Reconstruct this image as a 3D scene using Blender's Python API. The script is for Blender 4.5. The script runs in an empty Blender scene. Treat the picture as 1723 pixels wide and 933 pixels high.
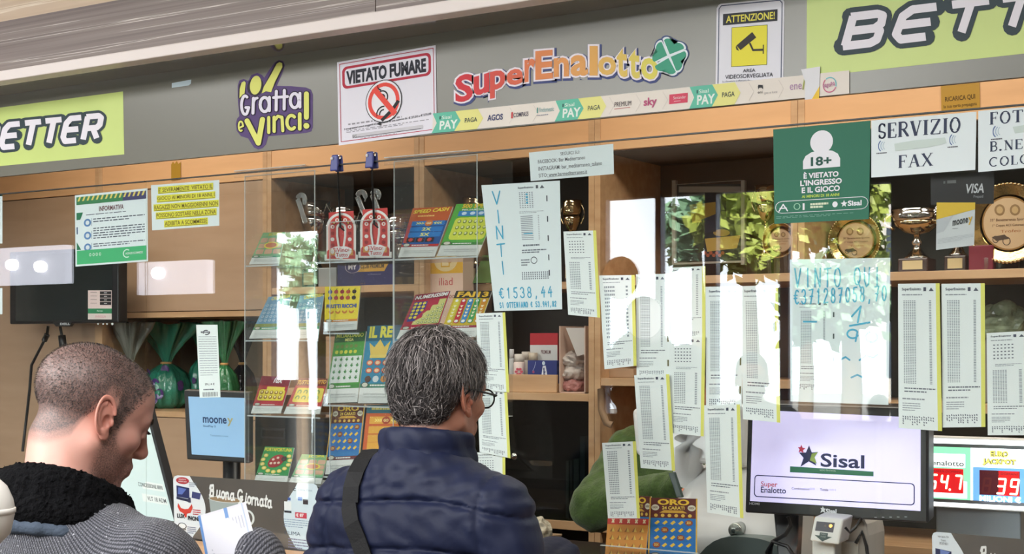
import bpy, bmesh, math, random
import numpy as np
from mathutils import Vector, Matrix
from math import radians, sin, cos, pi, sqrt, atan2
random.seed(7); np.random.seed(7)
SC = bpy.context.scene
COL = SC.collection

# ------------------------------------------------------------------ camera
W, H = 1723, 933
F = 2400.0; TH = radians(32.3); HY = 584.0; CX = 861.5
CAM = Vector((1.817, -2.874, 1.62))
FWD = Vector((-sin(TH), cos(TH), 0)); RGT = Vector((cos(TH), sin(TH), 0))
cd = bpy.data.cameras.new('camera'); co = bpy.data.objects.new('camera', cd); COL.objects.link(co)
cd.sensor_width = 36; cd.lens = F / W * 36; cd.shift_y = (HY - H / 2) / W
cd.clip_start = .05; cd.clip_end = 200
co.location = CAM; co.rotation_euler = (radians(90), 0, TH)
SC.camera = co
# ------------------------------------------------------------------ view, world, sun, lights
SC.view_settings.view_transform = 'Standard'; SC.view_settings.look = 'None'
SC.view_settings.gamma = 1; SC.view_settings.use_curve_mapping = False
SC.view_settings.exposure = 0.24
SC.cycles.transparent_max_bounces = 48; SC.cycles.max_bounces = 8
SC.cycles.caustics_reflective = False; SC.cycles.caustics_refractive = False
SC.cycles.sample_clamp_indirect = 6
wd = bpy.data.worlds.new('world'); SC.world = wd; wd.use_nodes = True
bg = wd.node_tree.nodes['Background']; bg.inputs[0].default_value = (.86, .93, 1, 1); bg.inputs[1].default_value = 14.0
def lamp(name, kind, loc, energy, color=(1, 1, 1), size=None, rot=(0, 0, 0), sy=None):
    l = bpy.data.lights.new(name, kind); l.energy = energy; l.color = color
    o = bpy.data.objects.new(name, l); COL.objects.link(o); o.location = loc; o.rotation_euler = rot
    if kind == 'AREA':
        l.size = size
        if sy: l.shape = 'RECTANGLE'; l.size_y = sy
    if kind == 'SUN': l.angle = radians(.6)
    return o
lamp('sun', 'SUN', (0, 0, 20), 60, (1, .95, .85), rot=(radians(-42), radians(10), 0))
lamp('shop_ceiling_lamp_light', 'AREA', (.9, -2.5, 2.93), 50, (.965, .985, 1), 2.2, (0, 0, 0), 1.2)  # unseen area lights added to brighten the customer side
lamp('shop_ceiling_lamp_light', 'AREA', (-2.6, -2.2, 2.93), 50, (.965, .985, 1), 2.2, (0, 0, 0), 1.2)
lamp('shop_ceiling_lamp_light', 'AREA', (-1.2, -3.85, 2.93), 190, (.965, .985, 1), 2.2, (0, 0, 0), 1.2)
lamp('kiosk_ceiling_lamp_light', 'AREA', (-2.2, .62, 2.72), 17, (1, .93, .82), 1.6, (0, 0, 0), .3)
lamp('kiosk_ceiling_lamp_light', 'AREA', (.2, .62, 2.72), 17, (1, .93, .82), 1.6, (0, 0, 0), .3)
lamp('kiosk_ceiling_lamp_light', 'AREA', (1.9, .62, 2.72), 17, (1, .93, .82), 1.2, (0, 0, 0), .3)

# ------------------------------------------------------------------ point helpers
def at(px, py, y):
    """the point at depth y (distance behind the glass) on the line of sight through a pixel"""
    d = FWD + RGT * ((px - CX) / F) + Vector((0, 0, (HY - py) / F))
    return CAM + d * ((y - CAM.y) / d.y)
def campt(px, py, z):
    return CAM + (FWD + RGT * ((px - CX) / F) + Vector((0, 0, (HY - py) / F))) * z
def mirror(px, py, y):
    p = at(px, py, y); return Vector((p.x, -p.y, p.z))
def lin(c):
    c /= 255.0
    return c / 12.92 if c <= .04045 else ((c + .055) / 1.055) ** 2.4

# ------------------------------------------------------------------ materials
_m = {}
def mat(key, rgb=(200, 200, 200), rough=.55, metal=0, spec=.4, emit=0, noise=None, bump=None, coat=0, trans=0, ramp=None, sss=0, sheen=0):
    if key in _m: return _m[key]
    m = bpy.data.materials.new(key); m.use_nodes = True; nt = m.node_tree; b = nt.nodes['Principled BSDF']
    c = tuple(lin(x) for x in rgb) + (1,)
    b.inputs['Base Color'].default_value = c; b.inputs['Roughness'].default_value = rough
    b.inputs['Metallic'].default_value = metal; b.inputs['Specular IOR Level'].default_value = spec
    if coat: b.inputs['Coat Weight'].default_value = coat; b.inputs['Coat Roughness'].default_value = .05
    if trans: b.inputs['Transmission Weight'].default_value = trans
    if sss: b.inputs['Subsurface Weight'].default_value = sss; b.inputs['Subsurface Radius'].default_value = (.008, .003, .002); b.inputs['Subsurface Scale'].default_value = 1
    if sheen: b.inputs['Sheen Weight'].default_value = sheen
    if emit:
        b.inputs['Emission Color'].default_value = c; b.inputs['Emission Strength'].default_value = emit
    if noise or bump or ramp:
        tc = nt.nodes.new('ShaderNodeTexCoord'); mp = nt.nodes.new('ShaderNodeMapping'); nt.links.new(tc.outputs['Object'], mp.inputs[0])
        def ntex(scale, detail=4):
            n = nt.nodes.new('ShaderNodeTexNoise'); n.inputs['Scale'].default_value = scale; n.inputs['Detail'].default_value = detail
            nt.links.new(mp.outputs[0], n.inputs['Vector']); return n
        if ramp:      # stretched streaks: (mapping scale, noise scale, [(pos, rgb), ...])
            mp.inputs['Scale'].default_value = ramp[0]; n = ntex(ramp[1], ramp[3] if len(ramp) > 3 else 5); r = nt.nodes.new('ShaderNodeValToRGB'); nt.links.new(n.outputs['Fac'], r.inputs[0])
            el = r.color_ramp.elements
            for i, (p, q) in enumerate(ramp[2]):
                e = el[i] if i < 2 else el.new(p)
                e.position = p; e.color = tuple(lin(x) for x in q) + (1,)
            nt.links.new(r.outputs[0], b.inputs['Base Color'])
        if noise:     # (scale, amount)
            n = ntex(noise[0]); mx = nt.nodes.new('ShaderNodeMix'); mx.data_type = 'RGBA'; mx.blend_type = 'MULTIPLY'
            r = nt.nodes.new('ShaderNodeMapRange'); r.inputs['From Min'].default_value = .3; r.inputs['From Max'].default_value = .7
            r.inputs['To Min'].default_value = 1 - noise[1]; r.inputs['To Max'].default_value = 1 + noise[1]
            nt.links.new(n.outputs['Fac'], r.inputs[0]); mx.inputs['Factor'].default_value = 1
            mx.inputs['A'].default_value = c; nt.links.new(r.outputs[0], mx.inputs['B']); nt.links.new(mx.outputs['Result'], b.inputs['Base Color'])
        if bump:      # (scale, strength, distance)
            n = ntex(bump[0]); bp = nt.nodes.new('ShaderNodeBump'); bp.inputs['Strength'].default_value = bump[1]
            bp.inputs['Distance'].default_value = bump[2] if len(bump) > 2 else .01
            nt.links.new(n.outputs['Fac'], bp.inputs['Height']); nt.links.new(bp.outputs[0], b.inputs['Normal'])
    _m[key] = m; return m
def ink(r, g, b): return mat('ink_%d_%d_%d' % (r, g, b), (r, g, b), .5, 0, .25)
def glassmat(key, tint=(.97, .985, .98), ior=1.5, edge=None, haze=0.0):
    if key in _m: return _m[key]
    m = bpy.data.materials.new(key); m.use_nodes = True; nt = m.node_tree
    nt.nodes.remove(nt.nodes['Principled BSDF']); out = nt.nodes['Material Output']
    tr = nt.nodes.new('ShaderNodeBsdfTransparent'); tr.inputs[0].default_value = tint + (1,)
    gl = nt.nodes.new('ShaderNodeBsdfGlossy'); gl.inputs['Roughness'].default_value = 0.0
    fr = nt.nodes.new('ShaderNodeFresnel'); ge = nt.nodes.new('ShaderNodeNewGeometry')
    mr = nt.nodes.new('ShaderNodeMapRange'); mr.inputs['To Min'].default_value = ior; mr.inputs['To Max'].default_value = 1 / ior
    nt.links.new(ge.outputs['Backfacing'], mr.inputs[0]); nt.links.new(mr.outputs[0], fr.inputs['IOR'])
    mx = nt.nodes.new('ShaderNodeMixShader'); nt.links.new(fr.outputs[0], mx.inputs[0])
    nt.links.new(tr.outputs[0], mx.inputs[1]); nt.links.new(gl.outputs[0], mx.inputs[2])
    if haze:
        df = nt.nodes.new('ShaderNodeBsdfDiffuse'); df.inputs[0].default_value = (.8, .85, .85, 1)
        m2 = nt.nodes.new('ShaderNodeMixShader'); m2.inputs[0].default_value = haze
        nt.links.new(mx.outputs[0], m2.inputs[1]); nt.links.new(df.outputs[0], m2.inputs[2]); mx = m2
    nt.links.new(mx.outputs[0], out.inputs[0]); _m[key] = m; return m
GLASS = glassmat('clear_glass'); ACR = glassmat('clear_acrylic', (.985, .99, .99), 1.46, haze=.012)
ACE = glassmat('acrylic_edge', (.9, .95, .95), 1.46, haze=.45)
WHITE = mat('white_paint', (225, 222, 218), .5); BLACK = mat('black_plastic', (22, 23, 26), .35); DARK = mat('dark_plastic', (40, 42, 46), .4)
CHROME = mat('chrome', (206, 204, 202), .08, 1); GOLD = mat('gold_metal', (196, 160, 100), .16, 1, bump=(120, .25, .002)); PGOLD = mat('polished_gold', (206, 184, 144), .1, 1)
WOODL = mat('light_beech_wood', (196, 158, 118), .45, noise=None, ramp=((.9, 6, 6), 5, [(.3, (186, 146, 106)), (.7, (206, 168, 128))]))
WOODO = mat('warm_orange_wood', (200, 146, 96), .4, ramp=((.8, 5, 5), 5, [(.3, (214, 166, 120)), (.7, (224, 176, 128))]))
WOODP = mat('peach_cabinet_panel', (186, 146, 110), .4, ramp=((.8, 5, 5), 4, [(.3, (174, 142, 114)), (.7, (184, 152, 124))]))
WOODD = mat('shaded_brown_back', (92, 74, 58), .6, noise=(4, .12))  # dark brown wood tone of the top boards

# ------------------------------------------------------------------ object helpers
def wloc(o):
    v = Vector((0, 0, 0))
    while o is not None: v += o.location; o = o.parent
    return v
def tag(o, label, cat, group=None, kind=None):
    if label: o['label'] = label
    if cat: o['category'] = cat
    if group: o['group'] = group
    if kind: o['kind'] = kind
    return o
def empty(name, loc, label, cat, group=None):
    o = bpy.data.objects.new(name, None); COL.objects.link(o); o.location = loc; o.empty_display_size = .05
    return tag(o, label, cat, group)
def link(name, V, Fc, mats, mi, parent=None, smooth=False, bevel=0, seg=2):
    """one mesh object from world-space vertices; its origin sits at its base, or at its parent's origin"""
    V = np.asarray(V, dtype=float).reshape(-1, 3)
    if parent is not None: org = np.array(wloc(parent))
    else: org = np.array([(V[:, 0].min() + V[:, 0].max()) / 2, (V[:, 1].min() + V[:, 1].max()) / 2, V[:, 2].min()])
    me = bpy.data.meshes.new(name); me.from_pydata((V - org).tolist(), [], [list(f) for f in Fc])
    for m in mats: me.materials.append(m)
    if mi is not None and len(mats) > 1: me.polygons.foreach_set('material_index', np.asarray(mi, dtype=np.int32))
    if smooth is True: me.polygons.foreach_set('use_smooth', [True] * len(me.polygons))
    elif smooth: me.polygons.foreach_set('use_smooth', list(smooth))
    me.update()
    o = bpy.data.objects.new(name, me); COL.objects.link(o)
    if parent is not None: o.parent = parent
    else: o.location = Vector(org)
    if bevel:
        b = o.modifiers.new('bevel', 'BEVEL'); b.width = bevel; b.segments = seg; b.limit_method = 'ANGLE'; b.angle_limit = radians(40)
    return o

class MB:
    """collects boxes, tubes, lathes and lofts in world space into ONE mesh"""
    def __init__(s): s.V = []; s.F = []; s.mi = []; s.mats = []; s.sm = []
    def m(s, mt):
        if mt not in s.mats: s.mats.append(mt)
        return s.mats.index(mt)
    def add(s, V, Fc, mt, sm=False):
        n = len(s.V); s.V += [tuple(v) for v in V]; i = s.m(mt)
        for f in Fc: s.F.append([n + k for k in f]); s.mi.append(i); s.sm.append(sm)
        return s
    def box(s, a, b, mt):
        (x0, y0, z0), (x1, y1, z1) = a, b
        return s.hexa([(x0, y0, z0), (x1, y0, z0), (x1, y1, z0), (x0, y1, z0), (x0, y0, z1), (x1, y0, z1), (x1, y1, z1), (x0, y1, z1)], mt)
    def hexa(s, v, mt):
        return s.add(v, [(3, 2, 1, 0), (4, 5, 6, 7), (0, 1, 5, 4), (1, 2, 6, 5), (2, 3, 7, 6), (3, 0, 4, 7)], mt)
    def slab(s, quad, off, mt):
        """a plate: front quad (tl, tr, br, bl) and a back copy moved by off"""
        q = [Vector(p) for p in quad]; off = Vector(off); v = q + [p + off for p in q]
        return s.add(v, [(3, 2, 1, 0), (4, 5, 6, 7), (0, 1, 5, 4), (1, 2, 6, 5), (2, 3, 7, 6), (3, 0, 4, 7)], mt)
    def tube(s, pts, r, mt, n=8, cap=True):
        pts = [Vector(p) for p in pts]; rs = r if isinstance(r, (list, tuple)) else [r] * len(pts); V = []; Fc = []
        up = Vector((0, 0, 1))
        for i, p in enumerate(pts):
            t = (pts[min(i + 1, len(pts) - 1)] - pts[max(i - 1, 0)]).normalized()
            a = t.cross(up)
            if a.length < .1: a = t.cross(Vector((1, 0, 0)))
            a.normalize(); b = t.cross(a)
            for k in range(n):
                w = 2 * pi * k / n; V.append(p + (a * cos(w) + b * sin(w)) * rs[i])
        for i in range(len(pts) - 1):
            for k in range(n): Fc.append((i * n + k, i * n + (k + 1) % n, (i + 1) * n + (k + 1) % n, (i + 1) * n + k))
        if cap: Fc.append(tuple(range(n))); Fc.append(tuple(range((len(pts) - 1) * n, len(pts) * n))[::-1])
        return s.add(V, Fc, mt, True)
    def lathe(s, c, prof, mt, n=32, axis='z', fn=None):
        """profile [(r, h), ...] turned about an axis through c"""
        c = Vector(c); V = []; Fc = []
        for (r, h) in prof:
            for k in range(n):
                w = 2 * pi * k / n; q = r * (fn(w, h) if fn else 1)
                V.append(c + (Vector((q * cos(w), q * sin(w), h)) if axis == 'z' else Vector((q * cos(w), -h, q * sin(w)))))
        m_ = len(prof)
        for i in range(m_ - 1):
            for k in range(n): Fc.append((i * n + k, i * n + (k + 1) % n, (i + 1) * n + (k + 1) % n, (i + 1) * n + k))
        Fc.append(tuple(range(n))[::-1]); Fc.append(tuple(range((m_ - 1) * n, m_ * n)))
        return s.add(V, Fc, mt, True)
    def prism(s, poly, off, mt):
        n = len(poly); off = Vector(off); v = [Vector(p) for p in poly]; v += [p + off for p in v]
        return s.add(v, [tuple(range(n))[::-1], tuple(range(n, 2 * n))] + [(i, (i + 1) % n, n + (i + 1) % n, n + i) for i in range(n)], mt)
    def ball(s, c, r, mt, n=16):
        rx = r if isinstance(r, (tuple, list)) else (r, r, r); V = []; Fc = []; h = n // 2
        for i in range(h + 1):
            a = pi * i / h
            for k in range(n):
                w = 2 * pi * k / n; V.append((c[0] + rx[0] * sin(a) * cos(w), c[1] + rx[1] * sin(a) * sin(w), c[2] + rx[2] * cos(a)))
        for i in range(h):
            for k in range(n): Fc.append((i * n + k, (i + 1) * n + k, (i + 1) * n + (k + 1) % n, i * n + (k + 1) % n))
        return s.add(V, Fc, mt, True)
    def go(s, name, parent=None, bevel=0, label=None, cat=None, group=None, kind=None, seg=2):
        return tag(link(name, s.V, s.F, s.mats, s.mi, parent, s.sm if any(s.sm) else False, bevel, seg), label, cat, group, kind)

# ------------------------------------------------------------------ flat printed artwork as real geometry
_tc = {}
def text_geo(t, bold=0, shear=0):
    k = (t, bold, shear)
    if k not in _tc:
        cu = bpy.data.curves.new('lettering', 'FONT'); cu.body = t; cu.offset = bold; cu.shear = shear; cu.resolution_u = 3
        o = bpy.data.objects.new('lettering', cu); me = o.to_mesh()
        V = np.array([v.co[:2] for v in me.vertices]); Fc = [tuple(p.vertices) for p in me.polygons]
        o.to_mesh_clear(); bpy.data.objects.remove(o); bpy.data.curves.remove(cu)
        lo, hi = V.min(0), V.max(0); _tc[k] = ((V - lo) / np.maximum(hi - lo, 1e-6), Fc)
    return _tc[k]
SERIF = {}
def plane_map(y):
    return lambda x, z, l: at(x, z, y - l * .0005)
def quad_map(tl, tr, br, bl, lay=.0004):
    tl, tr, br, bl = map(Vector, (tl, tr, br, bl)); n = (tr - tl).cross(bl - tl).normalized()
    if n.dot(CAM - tl) < 0: n = -n
    return lambda u, v, l: (tl * (1 - u) + tr * u) * (1 - v) + (bl * (1 - u) + br * u) * v + n * (l * lay)
def lerp(a, b, t): return a + (b - a) * t
class Art:
    """flat shapes in a 2-D frame (x right, y down), each laid at its own layer in front of the sheet"""
    def __init__(s, mp): s.mp = mp; s.b = MB(); s.n = 0
    def xy(s, x, y): return (x, y)
    def sub(s, tl, tr, br, bl):
        """draw in 0..1 coordinates of a quadrilateral of the frame"""
        a = Art(None); a.b = s.b; par = s
        def f(u, v, l):
            x = (tl[0] * (1 - u) + tr[0] * u) * (1 - v) + (bl[0] * (1 - u) + br[0] * u) * v
            y = (tl[1] * (1 - u) + tr[1] * u) * (1 - v) + (bl[1] * (1 - u) + br[1] * u) * v
            return par.mp(x, y, l)
        a.mp = f; return a
    def poly(s, pts, c, l=1):
        m = c if not isinstance(c, tuple) else ink(*c); s.b.n = getattr(s.b, 'n', 0) + 1; l += s.b.n % 9 * .05
        s.b.add([s.mp(x, y, l) for x, y in pts], [tuple(range(len(pts)))[::-1]], m); return s
    def rect(s, x0, y0, x1, y1, c, l=1): return s.poly([(x0, y0), (x1, y0), (x1, y1), (x0, y1)], c, l)
    def sheet(s, pts, c, t=2):
        m = c if not isinstance(c, tuple) else ink(*c); n = len(pts)
        v = [s.mp(x, y, 0) for x, y in pts] + [s.mp(x, y, -t) for x, y in pts]
        s.b.add(v, [tuple(range(n))[::-1], tuple(range(n, 2 * n))] + [(i, (i + 1) % n, n + (i + 1) % n, n + i) for i in range(n)], m); return s
    def ell(s, cx, cy, rx, ry, c, l=1, n=28, rot=0):
        p = []
        for k in range(n):
            w = 2 * pi * k / n; a, b = rx * cos(w), ry * sin(w); p.append((cx + a * cos(rot) - b * sin(rot), cy + a * sin(rot) + b * cos(rot)))
        return s.poly(p, c, l)
    def ring(s, cx, cy, rx, ry, t, c, l=1, n=32, a0=0, a1=2 * pi, ty=None):
        m = c if not isinstance(c, tuple) else ink(*c); ty = t if ty is None else ty
        V = []; Fc = []
        for k in range(n + 1):
            w = a0 + (a1 - a0) * k / n
            V += [s.mp(cx + rx * cos(w), cy + ry * sin(w), l), s.mp(cx + (rx - t) * cos(w), cy + (ry - ty) * sin(w), l)]
        for k in range(n): Fc.append((2 * k, 2 * k + 1, 2 * k + 3, 2 * k + 2))
        s.b.add(V, Fc, m); return s
    def rr(s, x0, y0, x1, y1, r, c, l=1, ry=None):
        return s.poly(rrpts(x0, y0, x1, y1, r, ry), c, l)
    def stroke(s, pts, w, c, l=1, rnd=True, wy=None):
        m = c if not isinstance(c, tuple) else ink(*c); k = (wy or w) / w
        for i in range(len(pts) - 1):
            (x0, y0), (x1, y1) = pts[i], pts[i + 1]; dx, dy = x1 - x0, (y1 - y0) / k; d = sqrt(dx * dx + dy * dy) or 1
            nx, ny = -dy / d * w / 2, dx / d * w / 2 * k
            s.poly([(x0 + nx, y0 + ny), (x1 + nx, y1 + ny), (x1 - nx, y1 - ny), (x0 - nx, y0 - ny)], m, l)
        if rnd:
            for (x, y) in pts: s.ell(x, y, w / 2, w / 2 * k, m, l, 12)
        else:
            for (x, y) in pts[1:-1]: s.ell(x, y, w / 2, w / 2 * k, m, l, 12)
        return s
    def text(s, t, bl, br, h, c, l=2, bold=0, hr=None, shear=0, lean=0):
        """text from baseline corner bl to br with cap height h (hr at its right end)"""
        m = c if not isinstance(c, tuple) else ink(*c); V, Fc = text_geo(t, bold, shear); hr = h if hr is None else hr
        P = [s.mp(lerp(bl[0], br[0], u) + lean * v, lerp(bl[1], br[1], u) - lerp(h, hr, u) * v, l) for u, v in V]
        s.b.add(P, Fc, m); return s
    def tbox(s, t, x0, y0, x1, y1, c, l=2, bold=0, shear=0): return s.text(t, (x0, y1), (x1, y1), y1 - y0, c, l, bold, None, shear)
    def micro(s, x0, y0, x1, y1, rows, c, l=1, fill=.55, seed=1, dy=0, word=.12):
        """lines of print too small to read in the photo"""
        rd = random.Random(seed); rh = (y1 - y0) / rows
        for r in range(rows):
            x = x0; yy = y0 + r * rh; xe = x1 if r < rows - 1 else lerp(x0, x1, .7)
            while x < xe:
                w = (x1 - x0) * word * rd.uniform(.4, 1.3); xb = min(x + w, xe)
                s.poly([(x, yy + dy * (x - x0)), (xb, yy + dy * (xb - x0)), (xb, yy + dy * (xb - x0) + rh * fill), (x, yy + dy * (x - x0) + rh * fill)], c, l)
                x = xb + (x1 - x0) * .018
        return s
    def go(s, name, parent=None, **k): return s.b.go(name, parent, **k)
def rrpts(x0, y0, x1, y1, r, ry=None):
    ry = ry or r; p = []
    for (cx, cy, a) in ((x1 - r, y0 + ry, -90), (x1 - r, y1 - ry, 0), (x0 + r, y1 - ry, 90), (x0 + r, y0 + ry, 180)):
        for k in range(6): w = radians(a + 18 * k); p.append((cx + r * cos(w), cy + ry * sin(w)))
    return p

# ------------------------------------------------------------------ organic shapes: distance fields meshed by surface nets
def sd_ell(P, c, r):
    q = (P - np.array(c)); r = np.array(r); k0 = np.linalg.norm(q / r, axis=1); k1 = np.linalg.norm(q / (r * r), axis=1)
    return k0 * (k0 - 1) / np.maximum(k1, 1e-6)
def sd_cone(P, a, b, ra, rb):
    a = np.array(a, float); b = np.array(b, float); pa = P - a; ba = b - a; h = np.clip(pa @ ba / (ba @ ba), 0, 1)
    return np.linalg.norm(pa - h[:, None] * ba, axis=1) - (ra + (rb - ra) * h)
def smin(a, b, k):
    h = np.clip(.5 + .5 * (b - a) / k, 0, 1); return b + (a - b) * h - k * h * (1 - h)
def smax(a, b, k): return -smin(-a, -b, k)
def nets(fn, lo, hi, res):
    lo = np.array(lo, float); hi = np.array(hi, float); n = np.maximum(((hi - lo) / res).astype(int) + 1, 3)
    ax = [lo[i] + np.arange(n[i]) * res for i in range(3)]
    G = np.stack(np.meshgrid(*ax, indexing='ij'), -1).reshape(-1, 3)
    val = np.concatenate([fn(G[i:i + 400000]) for i in range(0, len(G), 400000)]).reshape(n)
    s = val < 0; cn = n - 1
    acc = np.zeros(tuple(cn) + (3,)); cnt = np.zeros(tuple(cn))
    def sl(o, m): return tuple(slice(o[i], o[i] + m[i]) for i in range(3))
    base = np.stack(np.meshgrid(*[np.arange(c) for c in cn], indexing='ij'), -1).astype(float)
    for axis in range(3):
        o2 = [i for i in range(3) if i != axis]
        for da in (0, 1):
            for db in (0, 1):
                o = [0, 0, 0]; o[o2[0]] = da; o[o2[1]] = db; p = list(o); p[axis] = 1
                a, b = val[sl(o, cn)], val[sl(p, cn)]; c = (a < 0) != (b < 0)
                t = np.where(c, a / np.where(np.abs(a - b) < 1e-12, 1, a - b), 0)
                pos = base + np.array(o, float); pos[..., axis] += t
                acc[c] += pos[c]; cnt += c
    act = cnt > 0; idx = -np.ones(tuple(cn), int); idx[act] = np.arange(act.sum())
    V = lo + acc[act] / cnt[act][:, None] * res; Fc = []
    for axis in range(3):
        o2 = [i for i in range(3) if i != axis]
        m = n.copy(); m[axis] -= 1; m[o2[0]] -= 2; m[o2[1]] -= 2
        o = [0, 0, 0]; o[o2[0]] = 1; o[o2[1]] = 1; p = list(o); p[axis] += 1
        a, b = s[sl(o, m)], s[sl(p, m)]; I = np.argwhere(a != b); sg = a[tuple(I.T)]
        def cell(d0, d1):
            q = I.copy(); q[:, o2[0]] += d0; q[:, o2[1]] += d1; return idx[tuple(q.T)]
        q = np.stack([cell(0, 0), cell(1, 0), cell(1, 1), cell(0, 1)], 1)
        flip = sg if axis != 1 else ~sg
        q[~flip] = q[~flip][:, ::-1]; Fc.append(q)
    return V, np.concatenate(Fc)
def smooth_mesh(V, Fc, it=2, k=.5):
    E = np.concatenate([Fc[:, [0, 1]], Fc[:, [1, 2]], Fc[:, [2, 3]], Fc[:, [3, 0]]]); E = np.concatenate([E, E[:, ::-1]])
    for _ in range(it):
        S = np.zeros_like(V); C = np.zeros(len(V)); np.add.at(S, E[:, 0], V[E[:, 1]]); np.add.at(C, E[:, 0], 1)
        V = V * (1 - k) + k * S / np.maximum(C, 1)[:, None]
    return V
def setcol(o, name, val):
    a = o.data.attributes.new(name, 'FLOAT', 'POINT'); a.data.foreach_set('value', np.asarray(val, dtype=np.float32))

# ================================================================== the room
FB, FT, GT = 2.1425, 2.39, 2.089          # fascia bottom, fascia top, glass top
SF = 1.30                                  # front of the shelving behind the counter
CT = 1.085                                 # counter top
def S(name, a, b, mt, bevel=0):
    return MB().box(a, b, mt).go(name, None, bevel, kind='structure')
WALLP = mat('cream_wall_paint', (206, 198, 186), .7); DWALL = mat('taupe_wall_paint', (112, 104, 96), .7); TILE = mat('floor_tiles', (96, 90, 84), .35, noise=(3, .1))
S('floor', (-7.7, -6.6, -.1), (3.3, 1.9, 0), TILE)
S('ceiling', (-7.7, -6.7, 2.97), (3.3, 1.9, 3.07), WALLP)
S('wall_back', (-7.7, 1.8, 0), (3.3, 1.9, 2.97), WALLP)
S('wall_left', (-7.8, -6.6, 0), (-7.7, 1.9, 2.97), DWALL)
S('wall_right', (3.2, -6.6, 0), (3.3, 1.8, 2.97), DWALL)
S('wall_front', (-7.7, -.1, 0), (-4.6, 0, 2.97), WALLP)
S('wall_partition', (-4.6, 0, 0), (-4.5, 1.8, 2.97), WALLP)
# window wall opposite the kiosk (seen mirrored in the glass)
WY = 6.5
def mx(px): return at(px, 400, WY).x
ops = [(mx(452), mx(536), .3, 2.62), (mx(1014), mx(1502), 1.12, 2.72)]
def mz(px, py): return at(px, py, WY).z
wb = MB(); xs = -7.7
for (a, b, z0, z1) in ops:
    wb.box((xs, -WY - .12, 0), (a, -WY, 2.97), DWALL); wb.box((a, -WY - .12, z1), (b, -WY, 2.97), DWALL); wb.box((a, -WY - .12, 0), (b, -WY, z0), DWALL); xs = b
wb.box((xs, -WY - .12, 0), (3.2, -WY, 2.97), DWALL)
wb.box((mx(452), -WY - .11, .3), (mx(486), -WY - .005, mz(470, 640)), DWALL); wb.box((mx(519), -WY - .11, .3), (mx(536), -WY - .005, mz(527, 690)), DWALL)
wb.go('wall_window_side', kind='structure')
FRAME = mat('blue_grey_window_frame', (70, 84, 104), .4)
def post(pa, pb, name):
    S(name, (mx(pa), -WY - .09, 1.12 if pa > 900 else .3), (mx(pb), -WY - .02, 2.72 if pa > 900 else 2.62), FRAME)
for i, (pa, pb) in enumerate([(1014, 1018), (1101, 1111), (1184, 1204), (1311, 1326), (1498, 1502)]): post(pa, pb, 'window_%d' % (i + 1))
post(452, 455, 'window_6'); post(532, 536, 'window_7')
# outdoors beyond the windows
S('ground', (-16, -45, -.15), (10, -6.62, -.02), mat('grey_paving', (112, 110, 106), .8, noise=(1.5, .1)))
BARK = mat('bark', (96, 80, 64), .8, bump=(30, .5)); LEAF = mat('leaf_green', (150, 162, 76), .5); LEAF2 = mat('leaf_blue_green', (116, 150, 120), .5)
def tree(px, py, Y, r, label, n, lm):
    c = mirror(px, py, Y); t = empty('street_tree', (c.x, c.y, -.02), label, 'tree', 'trees outside the windows')
    MB().tube([(c.x, c.y, -.02), (c.x + .05, c.y, 1.2), (c.x, c.y, c.z)], [.12, .1, .05], BARK).go('trunk', t)
    rd = random.Random(int(px)); b = MB(); cl = [(c + Vector((rd.gauss(0, 1), rd.gauss(0, 1), rd.gauss(0, .9))) * r * .5, r * rd.uniform(.25, .5)) for _ in range(14)]
    for k in range(n):
        q, s = cl[k % 14]; p = q + Vector((rd.gauss(0, .5), rd.gauss(0, .5), rd.gauss(0, .5))) * s
        a = Vector((rd.gauss(0, 1), rd.gauss(0, 1), rd.gauss(0, 1))).normalized(); d = a.orthogonal().normalized() * .05; e = a.cross(d).normalized() * .09
        b.add([p - e, p + d, p + e, p - d], [(0, 1, 2, 3)], lm)
    b.go('foliage', t)
tree(1172, 385, 11, .36, 'tree with blue green leaves outside the glazed shopfront, mirrored in the glass', 1000, LEAF2)
tree(1258, 380, 9.6, .42, 'yellow green tree close to the shopfront posts, mirrored in the glass', 2300, LEAF)
tree(1428, 355, 11.5, .62, 'broad green tree mirrored behind the age limit sign', 2600, LEAF)
tree(1425, 500, 10.8, .5, 'low bushy tree beneath the broad one, mirrored over the VINTO QUI sheet', 2200, LEAF2)
tree(1352, 330, 15, .7, 'tall tree farther off between two shopfront posts, mirrored in the glass', 1800, LEAF2)
tree(505, 450, 13, .5, 'small tree outside the narrow far window, mirrored in the acrylic', 900, LEAF2)
bd = MB().box((-9, -32, -.02), (-4, -30, 5.2), mat('white_render', (225, 220, 212), .7))
for i in range(5):
    for j in range(2): bd.box((-8.6 + i, -30.02, .9 + j * 2.2), (-8 + i, -29.98, 2.2 + j * 2.2), mat('dark_window', (60, 70, 82), .2))
bd.go('apartment_building', label='white building across the street, mirrored in the glass', cat='building')

# bulkhead above the kiosk
V1 = mat('grey_brown_veneer', (120, 108, 104), .45, ramp=((.22, 1, 40), 2.6, [(.30, (122, 110, 108)), (.55, (144, 132, 128)), (.585, (150, 138, 132)), (.60, (238, 230, 224)), (.618, (140, 128, 124)), (.7, (128, 116, 114))], 3))
V2 = mat('pale_beige_veneer', (214, 192, 168), .45, ramp=((.35, 1, 26), 2.2, [(.30, (206, 182, 156)), (.56, (218, 196, 172)), (.60, (242, 228, 210)), (.64, (210, 188, 162))], 3))
jx = at(632, 10, -.174).x; zb = at(0, 37, -.174).z
S('wall_bulkhead_veneer', (-4.6, -.174, FT + .028), (jx - .0015, -.13, zb), V1)
S('wall_bulkhead_veneer', (jx + .0015, -.174, FT + .028), (3.2, -.13, zb), V1)
S('wall_bulkhead_beige', (-4.6, -.174, zb), (3.2, -.13, 2.97), V2)
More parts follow.
